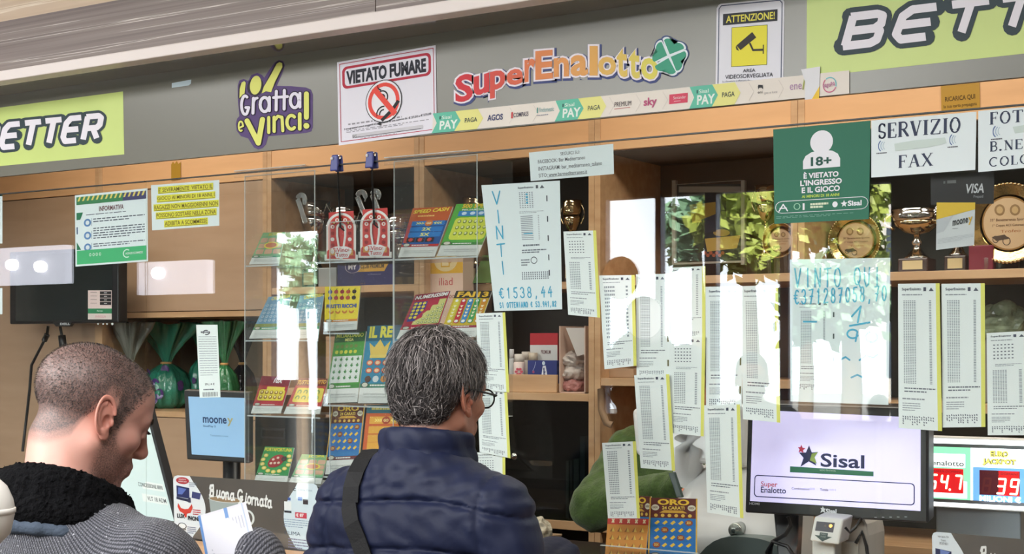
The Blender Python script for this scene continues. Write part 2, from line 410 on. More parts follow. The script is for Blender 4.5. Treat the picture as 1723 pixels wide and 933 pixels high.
S('trim_1', (-4.6, -.182, FT - .002), (3.2, -.13, FT + .028), mat('white_trim', (236, 226, 222), .4), .003)
S('ceiling_soffit', (-4.6, -.13, FT), (3.2, .01, 2.97), mat('glossy_taupe_soffit', (124, 117, 105), .1, spec=.7, coat=.8))
S('wall_fascia', (-4.6, -.014, FB), (3.2, 0, FT), mat('taupe_fascia', (112, 111, 101), .28, spec=.5, noise=(1.2, .05)))
S('ceiling_kiosk', (-4.5, .01, 2.75), (3.2, 1.8, 2.8), WALLP)
for i, (cx, cy, z, w, d) in enumerate([(.9, -2.5, 2.97, 2.2, 1.2), (-2.6, -2.2, 2.97, 2.2, 1.2), (-1.2, -3.85, 2.97, 2.2, 1.2)]):  # glowing panels put in to go with the added shop lights, out of view
    t = empty('ceiling_light', (cx, cy, z - .03), ['flat white ceiling light panel over the customers, toward the shopfront end', 'flat white ceiling light panel over the customers, farther along the kiosk', 'flat white ceiling light panel in the middle of the shop by the windows'][i], 'light', 'ceiling light panels')
    b = MB()
    for (a0, b0, a1, b1) in ((-w / 2, -d / 2, w / 2, -d / 2 + .03), (-w / 2, d / 2 - .03, w / 2, d / 2), (-w / 2, -d / 2, -w / 2 + .03, d / 2), (w / 2 - .03, -d / 2, w / 2, d / 2)):
        b.box((cx + a0, cy + b0, z - .03), (cx + a1, cy + b1, z), WHITE)
    b.go('frame', t); MB().box((cx - w / 2 + .03, cy - d / 2 + .03, z - .02), (cx + w / 2 - .03, cy + d / 2 - .03, z), mat('light_diffuser', (255, 250, 240), .5, emit=3.0)).go('diffuser', t)
# two glowing lantern boxes hanging in the shop, mirrored in the glass
PAPER = mat('lantern_glow', (238, 240, 255), .6, emit=5.5); BULB = mat('bulb_glow', (255, 250, 240), .5, emit=120)
def lantern(x0, y0, x1, y1, bulbs, label):
    Y = 3.1; a = mirror(x0, y1, Y); b = mirror(x1, y0, Y); t = empty('hanging_lantern', (a.x / 2 + b.x / 2, -Y, a.z), label, 'lamp', 'hanging lantern boxes')
    MB().box((a.x, -Y - .06, a.z), (b.x, -Y, b.z), PAPER).go('shade', t, .006)
    for (bx, by) in bulbs: MB().ball(mirror(bx, by, Y - .02), .035, BULB).go('bulb', t)
    cx = (a.x + b.x) / 2
    MB().tube([(cx, -Y - .03, b.z - .002), (cx, -Y - .03, 2.97)], .006, BLACK).go('cord', t)
lantern(-30, 412, 112, 482, [(22, 446), (70, 449)], 'glowing white lantern box mirrored over the wall-hung monitor')
lantern(233, 437, 350, 497, [(268, 460)], 'glowing white lantern box mirrored beneath the yellow highlighted notice')

# ------------------------------------------------------------------ glass screen
def pane(x0, x1, holes, label):
    cu = bpy.data.curves.new('pane', 'CURVE'); cu.dimensions = '2D'; cu.fill_mode = 'BOTH'; cu.extrude = .004
    def sp(pts):
        s = cu.splines.new('POLY'); s.points.add(len(pts) - 1); s.use_cyclic_u = True
        for p, q in zip(s.points, pts): p.co = (q[0], q[1], 0, 1)
    sp([(x0, CT), (x1, CT), (x1, GT), (x0, GT)])
    for (hx, hz, r) in holes: sp([(hx + r * cos(2 * pi * k / 48), hz + r * sin(2 * pi * k / 48)) for k in range(48)])
    o = bpy.data.objects.new('pane', cu); me = o.to_mesh(); V = [(v.co.x, -.004 - v.co.z, v.co.y) for v in me.vertices]; Fc = [tuple(p.vertices) for p in me.polygons]
    o.to_mesh_clear(); bpy.data.objects.remove(o)
    t = empty('glass_screen', ((x0 + x1) / 2, -.004, CT), label, 'glass', 'glass screen panes')
    bmm = link('pane', V, Fc, [GLASS], None, t)
    bm = bmesh.new(); bm.from_mesh(bmm.data); bmesh.ops.recalc_face_normals(bm, faces=bm.faces); bm.to_mesh(bmm.data); bm.free()
    MB().box((x0, -.0085, GT - .0005), (x1, .0005, GT + .0025), mat('dark_glass_edge', (34, 36, 34), .4)).go('edge_strip', t)
h1, h2 = at(1045, 468, 0), at(1085, 535, 0); rr_ = 36 * (h1 - CAM).dot(FWD) / F
xj = at(248, 400, 0).x
pane(-4.5, xj - .002, [], 'clear glass pane of the kiosk screen in front of the wall-hung monitor')
pane(xj + .002, 3.2, [(h1.x, h1.z, rr_), (h2.x, h2.z, rr_)], 'clear glass pane of the kiosk screen with two round speaking holes')

# ------------------------------------------------------------------ counter
COUN = mat('dark_brown_counter', (48, 38, 34), .3)
t = empty('service_counter', (-.6, .15, 0), 'long counter under the glass screen with dark top and wooden ledge', 'counter')
MB().box((-4.49, -.012, CT - .04), (3.2, .55, CT), COUN).go('worktop', t, .003)
MB().box((-4.49, -.24, CT - .04), (3.2, -.012, CT), WOODO).go('ledge', t, .004)
fp = MB().box((-4.49, -.12, 0), (3.2, .02, CT - .04), WOODP)
fp.go('front_panel', t); MB().box((-4.49, .5, 0), (3.2, .53, CT - .04), WOODP).go('rear_panel', t)

# ------------------------------------------------------------------ shelving behind the counter
BAYS = [(-60, 166), (166, 449), (449, 705), (705, 1000), (1000, 1342), (1342, 1790)]
LBL = ['closed brown cupboard behind the wall-hung monitor', 'cupboard with peach door above an open niche of wrapped gifts', 'shelf unit with trophies behind the horseshoe cards',
       'shelf unit holding tissues and a leaning box of bags', 'shelf unit with framed poster behind the speaking holes', 'shelf unit with golden plates and cup under the fax notice']
SHV = {2: (1.848, 1.46), 3: (1.848, 1.462), 4: (1.848, 1.516), 5: (1.842, 1.454)}
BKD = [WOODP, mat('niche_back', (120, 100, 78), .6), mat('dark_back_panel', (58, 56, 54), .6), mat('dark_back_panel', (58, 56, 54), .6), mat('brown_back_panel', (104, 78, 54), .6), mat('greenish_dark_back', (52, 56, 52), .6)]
HB = 2.273
bx = []
for i, (pa, pb) in enumerate(BAYS):
    x0, x1 = at(pa, 500, SF).x, at(pb, 500, SF).x; bx.append((x0, x1))
    t = empty('shelf_unit', ((x0 + x1) / 2, 1.55, 0), LBL[i], 'shelving', 'shelf units along the back wall'); w = .022
    for x in (x0 + .0005, x1 - w - .0005): MB().box((x, SF, 0), (x + w, 1.78, 2.75), WOODL).go('side_panel', t, .0015)
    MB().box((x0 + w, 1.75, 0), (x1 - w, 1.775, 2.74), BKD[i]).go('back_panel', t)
    MB().box((x0 + w, SF + .002, HB), (x1 - w, SF + .022, 2.74), WOODO).go('header_door', t, .0015)
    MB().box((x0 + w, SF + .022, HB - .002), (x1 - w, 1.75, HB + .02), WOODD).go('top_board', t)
    if i == 0:
        MB().box((x0 + w, SF + .002, .08), (x1 - w, SF + .022, HB - .004), WOODP).go('door', t, .0015)
    elif i == 1:
        MB().box((x0 + w, SF + .002, 1.765), (x1 - w, SF + .022, HB - .004), WOODP).go('door', t, .0015)
        MB().box((x0 + w, SF + .002, .08), (x1 - w, SF + .022, 1.33), WOODP).go('door', t, .0015)
        for z in (1.74, 1.333): MB().box((x0 + w, SF + .0, z), (x1 - w, 1.75, z + .022), WOODL).go('shelf', t)
    else:
        for z in SHV[i]: MB().box((x0 + w, SF + (.145 if i == 3 and z > 1.7 else .004), z - .026), (x1 - w, 1.75, z), WOODL).go('shelf', t, .0015)
        MB().box((x0 + w, SF + .004, 1.0), (x1 - w, 1.75, 1.03), WOODL).go('shelf', t, .0015)
        MB().box((x0 + w, SF + .002, .08), (x1 - w, SF + .022, .85), WOODP).go('door', t, .0015)

# ================================================================== signs on the fascia (drawn on the fascia plane)
FY = -.0145
NAVY = (52, 66, 72); LIME = (196, 214, 126); PWH = (232, 228, 236)
BET = {'B': [[(.06, 0), (.06, 1)], [(0, 0), (.72, 0), (.88, .08), (.9, .36), (.76, .5), (.1, .5)], [(.76, .5), (.92, .6), (.9, .9), (.74, 1), (0, 1)]],
       'E': [[(.95, 0), (.3, 0), (.08, .2), (.03, .8), (.2, 1), (.88, 1)], [(.06, .5), (.9, .5)]],
       'T': [[(0, 0), (1, 0)], [(.52, 0), (.48, 1)]],
       'R': [[(.08, 0), (.05, 1)], [(.0, 0), (.76, 0), (.94, .1), (.94, .4), (.78, .52), (.1, .52)], [(.55, .55), (.9, 1)]]}
def slanted(a, word, bl, adv, lw, h, slope, sh, w, ow):
    """rounded italic letters with a thick dark outline"""
    for l, c, ww in ((2, NAVY, w + ow), (4, PWH, w)):
        for i, ch in enumerate(word):
            x0 = bl[0] + adv * i; hh = h * (1 + .003 * i)
            for st in BET[ch]:
                pts = []
                for (u, v) in st:
                    x = x0 + u * lw + (1 - v) * sh; y = bl[1] + slope * (x - bl[0]) - (1 - v) * hh; pts.append((x, y))
                a.stroke(pts, ww, c, l, rnd=(l == 2))
def greensign(corners, label, fn):
    t = empty('betting_sign', at((corners[0][0] + corners[1][0]) / 2, corners[2][1], FY), label, 'sign', 'green betting signs')
    a = Art(plane_map(FY)); a.sheet(corners, mat('lime_sign_board', LIME, .4, noise=(2.5, .07)), 6); a.go('board', t)
    a = Art(plane_map(FY)); fn(a); a.go('lettering', t)
greensign([(-120, 197), (207, 154), (209, 260), (-120, 291)], 'lime green betting sign with white slanted letters, beside the pale tape scrap',
          lambda a: slanted(a, 'BETTER', (-34, 252), 34.5, 27, 37, -.098, 7, 9.5, 9))
greensign([(1358, -66), (2050, -135), (2050, 55), (1357, 130)], 'lime green betting sign with huge white slanted letters, beside the camera notice',
          lambda a: slanted(a, 'BETTER', (1418, 78), 85, 62, 48, -.118, 14, 14, 17))
# pale tape scrap
a = Art(plane_map(FY)); a.sheet([(289, 140), (322, 134), (321, 141), (317, 144), (289, 148)], (196, 214, 222), 1); a.go('tape_scrap', label='small torn scrap of pale tape on the taupe fascia', cat='tape')

# rounded scratch-card logo (purple, white and yellow)
def gv(x, y): return (380 + x / 5.4875, 90 + y / 5.4875)
PUR = (86, 66, 116); YEL = (220, 222, 118); DKP = (46, 38, 52); WH = (228, 224, 238)
t = empty('lottery_logo', at(460, 250, FY), 'purple speech-bubble logo with yellow hand and white rounded lettering', 'sign')
a = Art(plane_map(FY))
blob = [(110, 420), (108, 300), (125, 250), (165, 235), (205, 255), (235, 200), (290, 180), (335, 200), (355, 225), (395, 160), (450, 85), (490, 60), (530, 70), (545, 110), (530, 160), (470, 300), (600, 302), (740, 315), (785, 335), (803, 380), (803, 680), (790, 720), (740, 735), (390, 765), (370, 840), (340, 875), (300, 888), (260, 870), (205, 785), (140, 765), (100, 715), (92, 650), (105, 600), (125, 580)]
a.sheet([gv(*p) for p in blob], PUR, 5)
for pts, r in (([(150, 300), (145, 400)], 62), ([(275, 295), (270, 320)], 150), ([(495, 110), (400, 300)], 88)): a.stroke([gv(*p) for p in pts], r / 5.49, DKP, 1)
a.poly([gv(*p) for p in [(125, 415), (128, 330), (145, 270), (170, 255), (184, 270), (172, 375), (150, 385)]], YEL, 3)
a.ell(*gv(275, 293), 52 / 5.49, 88 / 5.49, YEL, 3, rot=.15)
a.poly([gv(*p) for p in [(330, 370), (350, 310), (420, 190), (470, 95), (495, 80), (520, 90), (522, 125), (455, 260), (418, 358), (370, 350)]], YEL, 3)
def gs(pts, w, c, l=4):
    a.stroke([gv(*p) for p in pts], (w + 16) / 5.49, DKP, l - 1); a.stroke([gv(*p) for p in pts], w / 5.49, c, l)
def arcp(cx, cy, rx, ry, a0, a1, n=14): return [(cx + rx * cos(radians(lerp(a0, a1, k / n))), cy + ry * sin(radians(lerp(a0, a1, k / n)))) for k in range(n + 1)]
gs(arcp(178, 478, 34, 86, -60, -300) + [(212, 500), (185, 500)], 26, WH)
gs([(255, 415), (250, 552)], 28, WH); gs([(255, 450), (270, 418), (290, 412)], 24, WH)
gs(arcp(358, 472, 42, 66, 0, 360), 28, WH); gs([(402, 405), (402, 530)], 26, WH)
gs([(466, 350), (464, 522)], 28, WH); gs([(540, 342), (538, 514)], 28, WH); gs([(440, 408), (570, 398)], 26, WH)
gs(arcp(635, 436, 40, 66, 0, 360), 28, WH); gs([(684, 368), (684, 496)], 26, WH)
gs([(120, 690), (160, 670)] + arcp(138, 672, 20, 44, 0, -300), 16, YEL)
gs([(196, 624), (300, 828), (338, 610)], 48, YEL)
gs([(396, 592), (396, 730)], 30, YEL); gs([(446, 720), (446, 590)], 30, YEL); gs([(448, 620), (480, 580), (518, 590), (526, 714)], 28, YEL)
gs(arcp(606, 636, 42, 64, -50, -310), 30, YEL); gs([(682, 560), (682, 696)], 34, YEL)
gs([(744, 374), (744, 590)], 46, YEL); gs([(743, 668), (744, 670)], 54, YEL)
a.go('logo_face', t)

# no smoking sign
a = Art(plane_map(FY - .001)); C4 = [(567, 105), (733, 76), (735, 223), (570, 245)]
a.sheet(C4, (224, 222, 232), 3); q = a.sub(*C4)
RED = (178, 40, 62)
q.stroke([(.025, .03), (.975, .03), (.975, .96), (.025, .96), (.025, .03)], .006, RED, 1, wy=.008)
q.poly(rrpts(.05, .07, .95, .335, .05, .06), RED, 1); q.poly(rrpts(.075, .10, .925, .305, .035, .045), (222, 220, 230), 2)
q.tbox('VIETATO FUMARE', .09, .125, .90, .29, (28, 30, 44), 3, .05)
q.ell(.465, .55, .185, .252, (24, 26, 30), 4); q.ell(.465, .55, .178, .242, (230, 228, 234), 5); q.ring(.465, .55, .16, .217, .036, (226, 74, 62), 6, ty=.045)
q.stroke([(.44, .775), (.555, .66), (.615, .57)], .035, (24, 26, 30), 6, rnd=False, wy=.04); q.stroke([(.41, .82), (.425, .80)], .03, (24, 26, 30), 6, rnd=False)
for (cx, cy, r0, a0, a1) in ((.45, .50, .062, -160, 60), (.45, .50, .03, -200, 40), (.46, .70, .075, -190, -80), (.46, .70, .045, -190, -80), (.45, .36, .05, 100, 190)):
    q.ring(cx, cy, r0, r0 * 1.3, .013, (24, 26, 30), 6, a0=radians(a0), a1=radians(a1), ty=.017)
q.poly([(.345, .40), (.385, .36), (.60, .70), (.56, .74)], (226, 74, 62), 7)
q.micro(.10, .755, .88, .785, 1, (150, 148, 156), 1, .6, 3, .0, .05)
q.text('I trasgressori sono soggetti al pagamento di una somma da', (.06, .833), (.70, .805), .03, (40, 40, 52), 2, .012)
q.text('€ 27,50 a € 275,00', (.715, .805), (.945, .79), .03, (40, 40, 52), 2, .012)
q.micro(.08, .835, .92, .87, 2, (150, 148, 156), 1, .5, 4, 0, .05)
q.rect(.14, .89, .86, .935, (196, 194, 200), 1); q.tbox('SIG', .14, .90, .185, .935, (40, 40, 52), 2); q.rect(.19, .928, .84, .933, (40, 40, 52), 2)
q.micro(.22, .945, .75, .955, 1, (150, 148, 156), 1, .6, 5, 0, .05)
a.go('no_smoking_sign', label='white and red no smoking sign on the taupe fascia', cat='sign')

# lotto logo: arched letters turning from red to yellow, and a clover
t = empty('lotto_logo', at(960, 165, FY), 'arched lotto lettering fading from red to yellow with green four-leaf clover', 'sign')
def zz(x, y): return (560 + x / 2.9707, y / 2.9707)
lets = [('S', 612, 700, 372, 508, 9), ('u', 704, 782, 374, 472, 12), ('p', 785, 862, 352, 486, 9), ('e', 868, 950, 345, 425, 6), ('r', 958, 1012, 295, 408, 4), ('E', 1012, 1100, 252, 396, 4), ('n', 1104, 1180, 288, 384, 2), ('a', 1188, 1275, 275, 380, 2), ('l', 1283, 1324, 230, 378, 0), ('o', 1326, 1415, 284, 376, 0), ('t', 1418, 1472, 240, 385, -3), ('t', 1480, 1534, 246, 392, -4), ('o', 1540, 1625, 290, 398, -5)]
lc = [(206, 52, 62), (208, 62, 66), (212, 84, 72), (216, 104, 78), (220, 124, 84), (220, 136, 84), (222, 152, 90), (222, 160, 92), (222, 168, 92), (222, 180, 96), (220, 190, 98), (218, 200, 98), (218, 208, 98)]
a = Art(plane_map(FY))
for i, (ch, x0, x1, y0, y1, sl) in enumerate(lets):
    m_ = (y1 - y0) * .045; P = lambda e, dx=0, dy=0: [zz(x0 - e + dx, y0 - e + sl + dy), zz(x1 + e + dx, y0 - e - sl + dy), zz(x1 + e + dx, y1 + e - sl + dy), zz(x0 - e + dx, y1 + e + sl + dy)]
    for l, e, bo, c, dx, dy in ((0.5, 15, .085, (64, 74, 124), 5, 6), (1.5, 9, .07, (232, 224, 232), 0, 0), (3, 0, .03, lc[i], 0, 0)):
        a.sub(*P(e, dx, dy)).tbox(ch, 0, 0, 1, 1, c, l, bo)
    if ch in 'eaop': pass
a.go('lettering', t)
a = Art(plane_map(FY)); c0 = (1125.5, 94.5)
for l, c, g in ((1, (70, 84, 128), 5.4), (2, (226, 236, 240), 3.0), (3, (66, 158, 128), 0)):
    for k in range(4):
        w = radians([-66, 22, 106, 200][k]); R = [22, 22, 23, 21][k]; ux, uy = cos(w), sin(w) * 1.03; vx, vy = -uy, ux
        def pt(p, s_): return (c0[0] + ux * p + vx * s_, c0[1] + uy * p + vy * s_)
        tip = 3.2 if l == 3 else 0
        hp = [(tip, 0)] + [(R + 8.5 * sin(q) * .8 - 2 + (2 if abs(q) < .3 else 0) * 0, 8.6 + 9.2 * cos(q)) for q in [.1, .5, .9, 1.3, 1.7, 2.1, 2.5, 2.9]] + [(R - 1.5, 0)] + [(R + 8.5 * sin(q) * .8 - 2, -8.6 - 9.2 * cos(q)) for q in [2.9, 2.5, 2.1, 1.7, 1.3, .9, .5, .1]]
        cm = (15, 0); hp = [(cm[0] + (x - cm[0]) * (1 + g / 16), (y) * (1 + g / 17)) for x, y in hp]
        a.poly([pt(*p) for p in hp], c, l)
a.go('clover', t)
# camera notice
a = Art(plane_map(FY - .0005)); C4 = [(1206, 7), (1320, -4), (1318, 137), (1204, 143)]
q = a.sub(*C4); a2 = [(0, .05), (.03, .01), (.06, 0), (.94, 0), (.97, .01), (1, .05), (1, 1), (0, 1)]; q.sheet(a2, (226, 226, 234), 3)
q.stroke([(.035, .98), (.035, .06), (.07, .025), (.93, .025), (.965, .06), (.965, .98)], .012, (70, 80, 110), 1)
q.rect(.095, .13, .90, .27, (44, 46, 54), 1); q.tbox('ATTENZIONE!', .14, .155, .86, .245, (226, 216, 90), 2, .02)
q.rect(.225, .305, .755, .79, (70, 70, 40), 1); q.rect(.232, .311, .748, .784, (232, 222, 66), 2)
q.poly([(.53, .38), (.59, .45), (.36, .59), (.30, .53)], (50, 46, 44), 3); q.poly([(.30, .53), (.34, .60), (.30, .58), (.29, .55)], (50, 46, 44), 3)
q.stroke([(.50, .52), (.545, .60), (.69, .605)], .025, (50, 46, 44), 3); q.rect(.69, .545, .705, .655, (50, 46, 44), 3)
q.tbox('AREA', .40, .825, .585, .865, (44, 46, 58), 2, .01); q.tbox('VIDEOSORVEGLIATA', .14, .885, .845, .935, (44, 46, 58), 2, .01)
q.tbox('La rilevazione è effettuata da', .10, .952, .50, .972, (90, 90, 100), 2); q.rect(.50, .968, .90, .972, (90, 90, 100), 2)
a.go('surveillance_notice', label='white notice with yellow camera picture on the fascia', cat='sign')
# long payment strip along the fascia's lower edge
a = Art(plane_map(FY - .0022)); C4 = [(729, 191), (1429, 118.5), (1429, 157.5), (727, 224.5)]
q = a.sub(*C4); q.sheet([(0, 0), (1, 0), (1, 1), (0, 1)], (226, 218, 208), 1)
TEAL = (98, 186, 160); PYEL = (226, 222, 138)
def U(px): return (px - 728) / 701
def arrow(x0, x1, c, l=1):
    u0, u1 = U(x0), U(x1); d = .014; q.poly([(u0, .0), (u1 - d, .0), (u1, .5), (u1 - d, 1), (u0, 1), (u0 + d * .8, .5)], c, l)
for xs_ in (727, 934, 1160):
    arrow(xs_ + 36, xs_ + 86, PYEL, .6); arrow(xs_, xs_ + 48, TEAL, 1)
    q.tbox('PAY', U(xs_ + 13), .42, U(xs_ + 43), .86, (226, 236, 228), 2, .03); q.tbox('Sisal', U(xs_ + 16), .17, U(xs_ + 32), .34, (214, 232, 222), 2, .01); q.rect(U(xs_ + 12), .18, U(xs_ + 14), .34, (40, 70, 74), 2)
    q.tbox('PAGA', U(xs_ + 55), .40, U(xs_ + 76), .63, (58, 70, 70), 2, .012)
for x_ in (857, 897, 1025, 1070, 1115, 1260, 1310): q.stroke([(U(x_), .1), (U(x_) + .012, .5), (U(x_), .9)], .0012, (206, 198, 190), 1, rnd=False)
q.tbox('AGOS', U(820), .36, U(846), .66, (62, 68, 110), 2, .03)
q.rect(U(860), .34, U(863), .64, (196, 70, 74), 2); q.tbox('COMPASS', U(864), .38, U(889), .6, (70, 62, 84), 2, .01)
q.rect(U(903), .24, U(905), .5, (90, 150, 140), 2); q.tbox('Findomestic', U(907), .26, U(932), .48, (120, 168, 172), 2); q.micro(U(903), .6, U(931), .68, 1, (150, 150, 160), 2)
q.tbox('PREMIUM', U(1034), .36, U(1062), .58, (76, 64, 70), 2); q.stroke([(U(1034), .68), (U(1060), .66)], .001, (190, 120, 120), 2, wy=.03)
q.tbox('sky', U(1083), .3, U(1105), .78, (186, 84, 124), 2, .03)
q.rect(U(1126), .26, U(1157), .7, (208, 70, 96), 1); q.tbox('Santander', U(1133), .36, U(1154), .5, (236, 214, 216), 2); q.micro(U(1134), .58, U(1150), .63, 1, (236, 190, 196), 2)
q.poly([(U(1275), .30), (U(1276), .22), (U(1283), .25), (U(1284), .45), (U(1281), .36), (U(1277), .36), (U(1276), .45)], (40, 40, 44), 2); q.tbox('eni', U(1275), .5, U(1283), .62, (70, 70, 76), 2); q.tbox('gas e luce', U(1286), .56, U(1308), .7, (170, 166, 166), 2)
q.tbox('ene', U(1329), .36, U(1349), .6, (170, 130, 170), 2); q.stroke([(U(1351), .62), (U(1354), .12)], .003, (150, 160, 70), 2, wy=.05); q.stroke([(U(1356), .2), (U(1358), .1)], .003, (40, 40, 40), 2, wy=.05)
q.ring(U(1396), .54, .0165, .34, .0022, (206, 110, 140), 2, a0=0.4, a1=4.0, ty=.045); q.ring(U(1396), .54, .0165, .34, .0022, (110, 190, 196), 2, a0=4.1, a1=6.6, ty=.045); q.tbox('pagoPA', U(1385), .42, U(1405), .68, (190, 120, 160), 3, .01)
a.go('payment_strip', label='long pale strip of payment logos with teal and yellow arrows', cat='sign')
a = Art(plane_map(FY - .0036)); a.sheet([(1348, 117), (1380, 112), (1378, 166), (1354, 168), (1355, 140)], (222, 222, 226), 1); a.poly([(1379, 145), (1378, 166), (1366, 167)], (236, 196, 66), 1)
a.go('torn_sticker', label='torn white sticker with yellow corner over the payment strip', cat='sticker')

# ================================================================== papers fixed behind the glass
PAP = mat('receipt_paper', (234, 241, 240), .6, spec=.2); PAPW = mat('white_paper', (222, 232, 234), .6, spec=.2)
GR = (104, 110, 122); GR2 = (146, 152, 160); GR3 = (136, 144, 152); HW = (70, 168, 204)
def curl_map(C4, y0, bow=0.0, kick=0.0):
    tl, tr, br, bl = C4
    def f(u, v, l):
        x = (tl[0] * (1 - u) + tr[0] * u) * (1 - v) + (bl[0] * (1 - u) + br[0] * u) * v
        y = (tl[1] * (1 - u) + tr[1] * u) * (1 - v) + (bl[1] * (1 - u) + br[1] * u) * v
        return at(x, y, y0 + bow * sin(pi * v) * (1 - .3 * u) + kick * max(0, v - .8) * 5 - l * .0004)
    return f
def grid_sheet(a, c, rows=8, t=1, u1=1.0):
    for i in range(rows): a.poly([(0, i / rows), (u1, i / rows), (u1, (i + 1) / rows), (0, (i + 1) / rows)], c, 0)
    for i in range(rows): a.poly([(0, (i + 1) / rows), (u1, (i + 1) / rows), (u1, i / rows), (0, i / rows)], c, -t)
    a.poly([(0, 0), (u1, 0), (u1, .001), (0, .001)], c, -.5)
YST = mat('yellow_receipt_edge', (226, 224, 110), .6)
def print_slip(a, x0, x1, top, bottom, rows, style, seed, foot=True):
    """the printed lines of a lottery slip inside x0..x1 of the sheet"""
    w = x1 - x0; X = lambda u: x0 + u * w; hh = bottom - top; Y = lambda v: top + v * hh
    a.tbox('SuperEnalotto', X(.10), Y(.008), X(.60), Y(.03 if style else .034), (56, 62, 84), 1, .02); a.rect(X(.66), Y(.006), X(.73), Y(.034), (70, 74, 92), 1); a.poly([(X(.80), Y(.034)), (X(.86), Y(.008)), (X(.93), Y(.034))], (84, 90, 104), 1)
    a.micro(X(.10), Y(.055), X(.85), Y(.07), 1, GR2, 1, .5, seed)
    f0 = .80 if foot else 1.0; n = rows
    if style == 0:      # one long block of numbers and a column of amounts
        for i in range(n):
            v = lerp(.10, f0 - .1, i / n); h = (f0 - .2) / n * .5
            
            for j in range(6): a.rect(X(.14 + j * .055), Y(v), X(.175 + j * .055), Y(v + h), GR3, 1)
            a.rect(X(.80), Y(v), X(.86), Y(v + h), GR3, 1)
    else:               # a few numbers above, a block below
        k = max(5, n // 5)
        for i in range(k):
            for j in range(6): v = lerp(.10, .27, i / k); a.rect(X(.16 + j * .09), Y(v), X(.205 + j * .09), Y(v + .011), GR, 1)
        a.micro(X(.2), Y(.30), X(.85), Y(.33), 2, GR2, 1, .4, seed + 1)
        for i in range(n):
            v = lerp(.36, f0 - .1, i / n); h = (f0 - .46) / n * .5
            
            for j in range(6): a.rect(X(.14 + j * .06), Y(v), X(.18 + j * .06), Y(v + h), GR3, 1)
            a.rect(X(.78), Y(v), X(.85), Y(v + h), GR3, 1)
    if foot:
        a.micro(X(.15), Y(f0 - .075), X(.95), Y(f0 - .03), 2, GR, 1, .38, seed + 2, 0, .1)
        a.micro(X(.10), Y(f0), X(.9), Y(f0 + .02), 1, GR2, 1, .5, seed + 3)
        a.micro(X(.10), Y(f0 + .035), X(.55), Y(f0 + .10), 4, GR2, 1, .36, seed + 4, 0, .25)
        rd = random.Random(seed)
        for j in range(14):
            x = X(.1 + j * .058)
            for k in range(rd.randint(2, 4)): v = f0 + .125 + k * .017 + rd.uniform(0, .006); a.poly([(x, Y(v)), (x + w * .03, Y(v + .002)), (x + w * .036, Y(v + .013)), (x + w * .006, Y(v + .011))], GR, 1)
REC = [  # corners tl tr br bl, depth, rows, style, label
 ([(948, 390), (1003, 388), (1010, 535), (956, 530)], .008, 16, 1, 'short lottery slip with curling foot directly beside the big VINTI sheet'),
 ([(1008, 464), (1068, 463), (1071, 616), (1017, 622)], .008, 14, 0, 'lottery slip partly under the upper speaking hole, curled at its foot'),
 ([(1070, 462), (1126, 461), (1127, 640), (1071, 640)], .016, 40, 0, 'long lottery slip whose top lies by both speaking holes, hidden below by another'),
 ([(1127, 451), (1187, 448), (1187, 568), (1128, 570)], .019, 22, 0, 'lottery slip hung highest of the pale cluster, its foot above the short slip'),
 ([(1126, 568), (1187, 567), (1184, 735), (1128, 729)], .013, 18, 1, 'lottery slip in the middle of the cluster with two blocks of numbers'),
 ([(1067, 632), (1126, 630), (1136, 793), (1078, 788)], .008, 34, 0, 'lottery slip overlapping two others, left of the white terminal column'),
 ([(1187, 483), (1250, 482), (1248, 690), (1188, 690)], .016, 46, 0, 'long lottery slip tucked beneath a wider one beside it, foot hidden'),
 ([(1246, 482), (1309, 480), (1313, 712), (1250, 706)], .010, 46, 0, 'long lottery slip hanging in front of the lotto monitor corner'),
 ([(1185, 683), (1245, 681), (1251, 873), (1190, 863)], .008, 44, 0, 'long lottery slip hanging in front of the white terminal body'),
 ([(1013, 746), (1070, 743), (1077, 873), (1023, 873)], .008, 20, 0, 'lottery slip hanging in front of the green sleeve'),
 ([(801, 528), (850, 526), (857, 661), (806, 656)], .008, 30, 0, 'topmost of three lottery slips hung in a column beside the grey-haired man'),
 ([(803, 659), (853, 657), (859, 772), (807, 761)], .013, 22, 0, 'middle one of three lottery slips beside the spectacles'),
 ([(800, 762), (850, 761), (851, 880), (801, 880)], .018, 16, 1, 'lowest of three lottery slips, half behind the navy shoulder'),
 ([(1511, 478), (1581, 477), (1585, 726), (1512, 721)], .010, 52, 0, 'long lottery slip beneath the trophy cup, next to the big handwritten winning sheet'),
 ([(1584, 478), (1657, 477), (1658, 719), (1586, 720)], .014, 52, 0, 'long lottery slip beneath the yellow and white card'),
 ([(1660, 561), (1734, 557), (1738, 733), (1662, 733)], .008, 24, 1, 'lottery slip cut by the picture edge, above the red number display'),
]
for k, (C4, y0, rows, st, lab) in enumerate(REC):
    a = Art(curl_map(C4, y0, .004 if k % 2 else .002, .0)); grid_sheet(a, PAP)
    yl = mat('yellow_receipt_edge')
    if k not in (2, 6): a.rect(.905, .0, 1, 1, YST, .6)
    for j in range(4): v = .12 + j * .23; a.poly([(.93, v), (.975, v), (.975, v + .06), (.93, v + .06)], (110, 104, 70), 1)
    print_slip(a, 0, .92, .02, .98, rows, st, 11 + k); a.go('lottery_slip', label=lab, cat='receipt', group='lottery slips on the glass')
